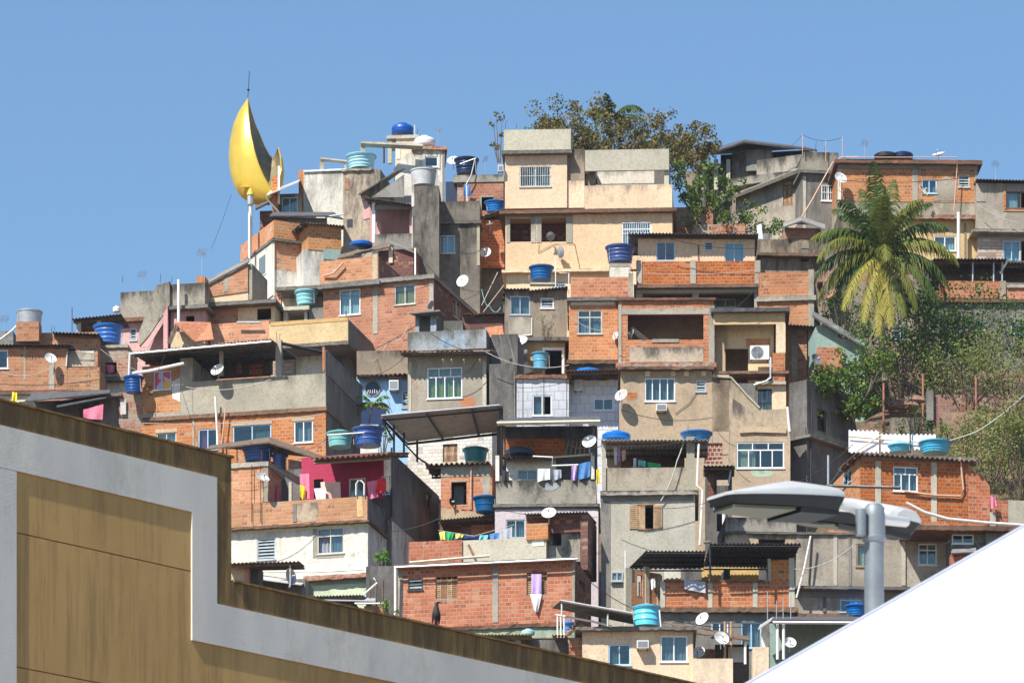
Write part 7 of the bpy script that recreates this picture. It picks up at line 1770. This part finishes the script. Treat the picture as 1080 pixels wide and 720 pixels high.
# flowering tree behind the tall cream house
tree('spreading tree with olive and tan leaves, behind the tall cream house', W(640, 215, 254), T([(x_ + (8 if x_ < 575 else 0), y_ + 10) for x_, y_ in [(548, 128), (560, 120), (575, 116), (590, 112), (603, 110), (612, 120), (625, 108), (640, 112), (652, 114), (668, 122), (682, 118), (696, 110), (700, 124), (655, 128), (630, 128), (585, 126), (712, 135), (728, 130), (738, 136), (745, 146), (735, 152), (720, 150), (705, 140), (690, 134), (672, 138), (612, 136), (640, 140), (565, 130), (735, 160), (720, 163), (615, 150), (632, 148), (650, 152), (668, 150), (685, 150), (700, 153), (640, 156), (676, 142), (612, 144), (742, 140), (748, 150), (722, 142)]], 254, 2.2), 'leaf_autumn', .17, 125, .66, .16, 'bark', 'broadleaf_tree', sub=3, seed=3)
bush('small tuft of yellowish leaves clinging to the left wall of the tall cream house', W(527, 165, 246), 1.0, 2.6, 'leaf_autumn', 130, .17, seed=5, clumps=6, name='climbing_plant', cat='plant')
# small palm top behind the tree
def palm(label, base, crown, fr, trunk_r=.16, name='palm_tree', seed=1, width=.62, nl=46):
    random.seed(seed); e = empty(name, base, label, 'palm tree'); c = crown - base
    t = MB(); t.tube([Vector((0, 0, -.3)), c * .3 + Vector((-.15, 0, 0)), c * .65 + Vector((-.1, 0, 0)), c], trunk_r, 10, trunk_r * .7); t.build('trunk', 'palm_bark', e, smooth=True)
    for az, el, L, dr, mt in fr: frond(c, R(az + random.uniform(-7, 7)), R(el + random.uniform(-4, 4)), L * random.uniform(.88, 1.08), dr * random.uniform(.8, 1.25), mt, e, width=width, nl=nl)
    return e, c
palm('small dark palm top rising out of the olive and tan tree', W(646, 200, 256), W(644, 127, 256), [(100, 70, 2.2, 1.6, 'frond_green'), (20, 55, 2.3, 1.8, 'frond_green'), (160, 60, 2.0, 1.6, 'frond_green'), (-30, 40, 2.2, 1.8, 'frond_green'), (200, 45, 1.8, 2, 'frond_green'), (0, 25, 2.2, 1.6, 'frond_green'), (60, 40, 2.0, 1.6, 'frond_green'), (250, 70, 1.8, 1.5, 'frond_green')], .12, seed=4, width=.4, nl=30)
# the coconut palm
G_, O_, Y_ = 'frond_green', 'frond_olive', 'frond_yellow'
fr = [(95, 82, 4.2, .9, G_), (70, 74, 4.4, 1.0, G_), (120, 76, 4.2, 1.1, G_), (250, 80, 4.0, 1.0, G_), (150, 66, 4.2, 1.2, G_), (30, 62, 4.2, 1.2, G_), (-30, 68, 3.8, 1.1, O_), (215, 70, 3.9, 1.2, G_),
      (178, 42, 4.2, 1.7, O_), (200, 30, 4.1, 1.6, O_), (165, 20, 4.0, 1.8, G_), (190, 8, 3.8, 1.8, O_), (2, 40, 4.2, 1.9, O_), (-18, 28, 4.2, 1.7, O_), (15, 15, 4.1, 1.8, G_), (-8, 5, 4.0, 1.9, G_), (-25, -5, 3.9, 1.7, O_),
      (205, -18, 3.9, 1.6, G_), (225, -30, 4.2, 1.4, Y_), (240, -48, 4.2, 1.2, Y_), (262, -60, 4.3, 1.0, Y_), (285, -60, 4.3, 1.0, Y_), (300, -45, 4.3, 1.2, O_), (318, -30, 4.2, 1.4, O_), (335, -15, 4.0, 1.6, G_), (180, -12, 3.6, 1.6, G_), (90, 35, 3.8, 1.7, G_), (130, 20, 3.8, 1.6, G_), (60, 10, 3.8, 1.7, G_), (270, 20, 2.6, 2.2, O_), (275, 62, 3.6, 1.3, O_)]
e_, c_ = palm('tall coconut palm with long drooping yellow green fronds, right of centre', W(934, 395, 228), W(929, 268, 228), fr + [(185, 55, 4.0, 1.6, G_), (350, 52, 4.0, 1.6, G_), (172, 4, 4.2, 1.5, O_)], .17, seed=9, width=.8, nl=64)
random.seed(5); m = MB()
for i in range(6):
    a = i * 1.05; m.lathe([(.001, -.14), (.09, -.08), (.12, 0), (.08, .1), (.001, .13)], 10, c_ + Vector((math.cos(a) * .28, math.sin(a) * .28 - .1, -.22 - .08 * (i % 2))))
    m.build('coconut', 'fruit_yellow' if i % 2 else 'frond_olive', e_, smooth=True); m = MB()
# dark spreading tree right of the cream house
tree('dark green spreading tree with crooked limbs, above the cream terrace house', W(745, 262, 249), T([(716, 170), (722, 182), (730, 192), (742, 188), (750, 200), (735, 205), (722, 212), (755, 212), (765, 205), (772, 195), (760, 222), (775, 228), (788, 232), (800, 236), (812, 240), (795, 222), (745, 218), (715, 198), (765, 180), (728, 222), (820, 243), (752, 176)], 248.3, 1.2), 'leaf_mid', .16, 70, .52, .14, 'bark', 'broadleaf_tree', sub=3, seed=13)
# small garden palm by the blue house
palm('small young palm before the pale blue house', W(393, 452, 227.5), W(393, 428, 227.5), [(160, 40, 1.0, 2.2, 'frond_olive'), (20, 40, 1.0, 2.2, 'frond_olive'), (200, 60, 1.1, 2, 'leaf_bright'), (-20, 60, 1.1, 2, 'leaf_bright'), (180, 10, 1.0, 1.6, 'frond_olive'), (0, 10, 1.0, 1.6, 'frond_olive'), (270, 30, .9, 2, 'frond_olive'), (230, 20, .9, 2, 'leaf_bright')], .05, seed=14, width=.22, nl=18)
bush('small yellow green plant beside the dark blue tub tank and steel canopy', W(404, 470, 219), 1.0, 1.0, 'leaf_mid', 120, .13, seed=6, clumps=6, name='potted_plant', cat='plant')
bush('bright green shrub growing at the corner of the cream lower floor', W(403, 603, 203.5), 1.0, 1.0, 'leaf_bright', 260, .12, seed=7, clumps=8)
bush('green weeds at the foot of the gutter pipe by the wide brick house', W(411, 652, 198.6), .7, 1.1, 'leaf_bright', 160, .11, seed=8, clumps=6, name='weed', cat='plant')
bush('dry plant hanging below the small louvre of the rough brown cement house', W(574, 352, 237), .8, .9, 'leaf_straw', 110, .09, seed=9, clumps=6, name='weed', cat='plant')
# trees on the slope
tree('leafy mango-like tree left of the rusty posts, below the palm', W(900, 462, 222), T([(868, 395), (880, 388), (893, 384), (905, 392), (918, 378), (928, 368), (912, 402), (898, 405), (882, 405), (872, 412), (886, 420), (900, 422), (914, 418), (890, 436), (902, 440), (878, 430), (925, 385), (935, 378), (909, 432), (868, 404)], 222, 1.5), 'leaf_mid', .17, 110, .62, .13, 'bark', 'broadleaf_tree', sub=3, seed=21)
B_ = [('dense shadowy shrub filling the hollow under the coconut palm', 955, 385, 234, 4.4, 4.2, 'leaf_dark', 1400, .2), ('dark ivy like shrub before the shaded grey wall, left of the papaya', 985, 400, 234.5, 4.0, 4.6, 'leaf_dark', 1300, .2), ('dark green shrub mass left of the palm trunk', 890, 350, 238, 2.4, 2.4, 'leaf_dark', 500, .18), ('dense dark shrub behind the palm on the steep slope', 990, 372, 230, 4.0, 3.2, 'leaf_dark', 1100, .18), ('dark green tree climbing the shaded balcony house', 1035, 385, 232, 4.2, 4.2, 'leaf_dark', 1500, .17), ('yellow green papaya-like shrub before the shaded grey wall', 1010, 370, 231, 1.6, 2.2, 'leaf_mid', 300, .22), ('pale green shrub with reddish tips, beside the middle rusty post', 1018, 418, 226, 3.8, 2.8, 'leaf_bush', 1500, .15),
      ('reddish green shrub at the right edge above the rubble', 1065, 415, 227, 4.0, 3.2, 'leaf_bush', 1600, .15), ('dark undergrowth between palm trunk and left rusty post', 950, 420, 229, 3.6, 3.0, 'leaf_dark', 1100, .17), ('shadowy creeper mass right of the green shed', 915, 400, 233, 2.6, 3.0, 'leaf_dark', 700, .17), ('bright olive bush on the right slope below the rubble', 1045, 500, 219, 4.6, 2.8, 'leaf_straw', 2000, .14), ('straw coloured bush at the right edge of the slope', 1078, 520, 218.5, 3.6, 4.6, 'leaf_bush', 2000, .14), ('low green bush above the blue tank on the right slope', 1015, 475, 221, 2.6, 1.6, 'leaf_bush', 900, .13),
      ('low weedy bush by the left rusty post', 966, 462, 222.5, 1.4, 1.5, 'leaf_dark', 350, .13), ('leafy clump right of the middle rusty post', 1000, 400, 229, 2.4, 2.4, 'leaf_mid', 600, .18), ('fresh green clump low beside the tall papaya stem', 1073, 370, 233, 2.0, 1.6, 'leaf_bright', 300, .22), ('yellowish bush below the right edge balcony', 1052, 468, 222, 3.4, 1.6, 'leaf_straw', 900, .14)]
for i, (lab, x, y, Y, w_, hh, mt, n_, ls) in enumerate(B_): bush(lab, W(x, y, Y), w_, hh, mt, int(n_ * (1.25 if mt == 'leaf_dark' or y < 420 else 1.9)), ls * .9, seed=50 + i, clumps=26)
# grass on the right slope
random.seed(77); g = MB()
for _ in range(2600):
    x = random.uniform(930, 1100); y = random.uniform(440, 535); Y = depth_of(y - 28) - random.uniform(0, .6); p = W(x, y, depth_of(y - 28)); p.z -= .6
    a = random.uniform(0, 6.28); w_ = Vector((math.cos(a), math.sin(a), 0)) * .03; t = Vector((random.uniform(-.12, .12), random.uniform(-.12, .12), random.uniform(.15, .42)))
    g.quad(p - w_, p + w_, p + t + w_ * .2, p + t - w_ * .2)
o = g.build('grass', 'leaf_straw', leafuv=True); tag(o, 'dry grass tufts on the steep earth slope at the right', 'grass', kind='stuff')
# rusty posts, retaining wall, rubble
hs = H('retaining_wall', 'broken earth coloured rubble wall on the slope behind the rusty posts', 'wall', 940, 1085, 452, th=0, Y=226, d=1)
hs.tier(416, 470, 'earth_rubble', x0=984, x1=1075, down=True); hs.tier(440, 470, 'brown_cement', x0=940, x1=984, c=.2, down=True); hs.post(981, 411, 443, 7, 'grey_cement', c=-.2)
for x, y0, y1, lab in ((932, 404, 455, 'left one of three rusty red posts on the slope'), (973.5, 394, 447, 'middle one of three rusty red posts on the slope'), (1029.5, 396, 440, 'right one of three rusty red posts on the slope')): pole(lab, hs, -1.2, x, y0, y1, .055, 'rust_pole')
random.seed(8)
for i, (x, y, r_, lab) in enumerate(((955, 427, .55, 'large pale boulder left of the middle rusty post'), (964, 421, .4, 'smaller boulder lying on the large pale boulder'), (947, 433, .3, 'small stone at the left foot of the pale boulder'))):
    m = MB(); m.lathe([(.001, -r_ * .6), (r_ * .8, -r_ * .45), (r_, -.1), (r_ * .75, r_ * .3), (r_ * .3, r_ * .5), (.001, r_ * .52)], 9)
    m.v = [Vector((v.x * 1.5 + .3 * v.z, v.y, v.z)) * (1 + .18 * noise.noise(v * 3 + Vector((i, 0, 0)))) for v in m.v]; tag(m.build('boulder', 'earth_rubble', loc=W(x, y, 223.5)), lab, 'boulder')
line('long thin cable crossing the slope at the far right', [W(970, 470, 216), W(1030, 455, 217), W(1082, 415, 219)], .03, 'cable_pale', sag=.1)
# a few long wires across the settlement
line('thin wire from the moon down to the left roofs', [W(244, 205, 256), W(223, 262, 250)], .01, 'cable_black', sag=.1)
line('slack black wire from the two-window brick house to the ochre parapet', [W(430, 345, 236), W(408, 362, 233), W(385, 382, 229)], .014, 'cable_pale', sag=.3)
line('black wires crossing in front of the terrace tin roof', [W(165, 395, 220), W(185, 345, 226)], .012, 'cable_black', sag=.1)

# =====================================================================  CLUTTER: cables, rods, aerials, haze
random.seed(61)
def rb(h, xs, y, c=0, ln=7):
    for x in xs: h.bar([(x, y, c), (x + random.uniform(-1, 1), y - ln * random.uniform(.6, 1.3), c)], .012, 'rebar', 'rebar')
rb(RB, (853.5, 857.5), 285, .1); rb(BM, (395, 398, 455), 270, .1, 6); rb(CT, (292, 295), 358, .1, 6); rb(BW, (664, 667), 288, .1); rb(GV, (725, 729, 732), 460, .2, 8); rb(YH2, (673, 798), 275, .1, 5)
rb(FL, (54, 57), 350, 1.4, 8); rb(PH, (129, 169, 181, 214), 298, .8, 8); rb(GS2, (850, 860, 870), 160, .2, 8); rb(BR, (925, 985), 478, .2, 5); rb(OP, (300, 330), 337, .3, 5); rb(BT, (833, 837), 588, .1, 8)
rb(YHO, (533, 545, 600), 136, .3, 6); rb(TT, (418, 440), 142, .2, 7); rb(WC, (433, 470, 508), 347, .2, 6); rb(RR, (490, 573), 566, .3, 6)
WL = [((455, 334), (533, 318), 239, 'black cable from the lean-to roof to the rough brown cement house'), ((466, 345), (548, 362), 235.2, 'black cable drooping over the orange roof sheet'), ((512, 371), (600, 385), 226.4, 'loose cable from the curtain house eave to the rusty awning'),
      ((378, 396), (431, 372), 229.7, 'thin cable crossing the pale blue house front'), ((343, 395), (404, 440), 221, 'cable running from the grey terrace wall to the steel canopy'), ((196, 408), (286, 400), 219.5, 'slack black cable along the cement terrace wall'),
      ((106, 368), (150, 392), 229, 'cable from the brick pillar room to the stained glass window'), ((2, 392), (56, 386), 228.6, 'thin wire across the brick wall at the left edge'), ((598, 330), (652, 345), 233.5, 'wire over the narrow brick house window'),
      ((752, 330), (800, 300), 233, 'wire from the beige porch to the brick rooftop room'), ((634, 520), (745, 530), 202.5, 'slack wire across the pale cement house front'), ((524, 536), (630, 545), 208.8, 'slack wire across the lilac house front'),
      ((412, 560), (466, 545), 204.5, 'wire from the dark side wall to the narrow brick house'), ((421, 612), (520, 606), 198.9, 'wire slung along the wide brick house wall'), ((607, 600), (664, 640), 198.5, 'black cable from the wide brick house down to the raised sheet roof'),
      ((700, 650), (790, 660), 197.5, 'thin cable under the brick terrace slab'), ((838, 600), (900, 575), 205.5, 'thin cable over the rough grey house'), ((955, 575), (1003, 570), 204.5, 'cable between the two windows of the lower right houses'),
      ((884, 200), (960, 235), 246, 'thin cable falling behind the palm crown'), ((1031, 215), (1075, 235), 246, 'thin cable crossing the rough grey wall at the right edge'), ((462, 240), (506, 236), 247.8, 'thin cable along the dark grey cement house'),
      ((437, 262), (480, 300), 245.5, 'slanting cable before the tall dark block'), ((340, 285), (392, 262), 244.5, 'thin cable over the timber roofed store'), ((246, 516), (306, 500), 204.3, 'thin wire before the brick block left of the magenta terrace'), ((290, 470), (345, 462), 213.5, 'cable crossing above the sloping board roof')]
WL += [((482, 318), (531, 290), 242, 'tangled black cable in the dark gap, lowest of the tangle by the cream house'), ((478, 300), (531, 300), 242, 'tangled black cable sagging across the gap by the cream house'), ((600, 470), (655, 458), 208, 'black cable above the shelter roof to the left domed tank'), ((540, 408), (600, 402), 223.6, 'thin cable across the top of the white tiled front'),
       ((655, 432), (752, 440), 218.3, 'long thin cable sagging across the tan wall'), ((755, 452), (776, 470), 218.3, 'short cable above the red lattice screen'), ((150, 446), (343, 436), 220.8, 'black cable slung along the brick lower floor of the two storey house'), ((342, 310), (457, 300), 239, 'thin cable slung across the two-window brick wall'),
       ((672, 287), (800, 285), 238, 'black cable along the red brick balcony wall'), ((885, 190), (1030, 186), 246, 'thin cable along the ridge-top brick wall'), ((0, 405), (105, 400), 228.4, 'black cable along the foot of the left edge brick house'), ((620, 640), (697, 650), 197.8, 'slack cable before the oblique brick wall')]
for a, b, Y, lab in WL:
    line(lab, [W(a[0], a[1], Y), W(b[0], b[1], Y - .2)], random.choice((.012, .015, .018)), random.choice(('cable_black', 'cable_black', 'cable_pale')), sag=random.uniform(.12, .45))
for h, c, x, yt, yb, lab in ((FL, 1.5, 5, 335, 352, 'a'), (PH, 1, 150, 288, 306, 'b'), (YHO, 1, 600, 122, 137, 'c'), (BRT, 1.5, 912, 150, 168, 'd'), (FR, 1, 1050, 172, 190, 'e'), (WR, .8, 462, 136, 155, 'f')):
    T_ = {'a': 'small tv aerial at the far left edge of the roofs', 'b': 'small tv aerial above the concrete parapet of the pink house', 'c': 'small tv aerial on the top left block of the cream house', 'd': 'small tv aerial left of the black roof tanks', 'e': 'small tv aerial on the roof at the right edge', 'f': 'small tv aerial beside the round white tank'}[lab]
    aerial(T_, h, c, x, yt, yb, ((1, 4, random.choice((-35, 30, 10))),), r=.012)
# light air over the whole place
hz_ = MB(); hz_.box(-420, 420, -15, 330, -1.2, 112)
o = hz_.build('haze', 'earth'); o.data.materials.clear(); m = bpy.data.materials.new('haze_air'); m.use_nodes = True; nt = m.node_tree; nt.nodes.clear()
out = nt.nodes.new('ShaderNodeOutputMaterial'); v = nt.nodes.new('ShaderNodeVolumePrincipled'); v.inputs['Density'].default_value = .00009; v.inputs['Color'].default_value = (.80, .90, 1, 1); v.inputs['Anisotropy'].default_value = .2
nt.links.new(v.outputs[0], out.inputs['Volume']); o.data.materials.append(m); tag(o, None, kind='stuff')
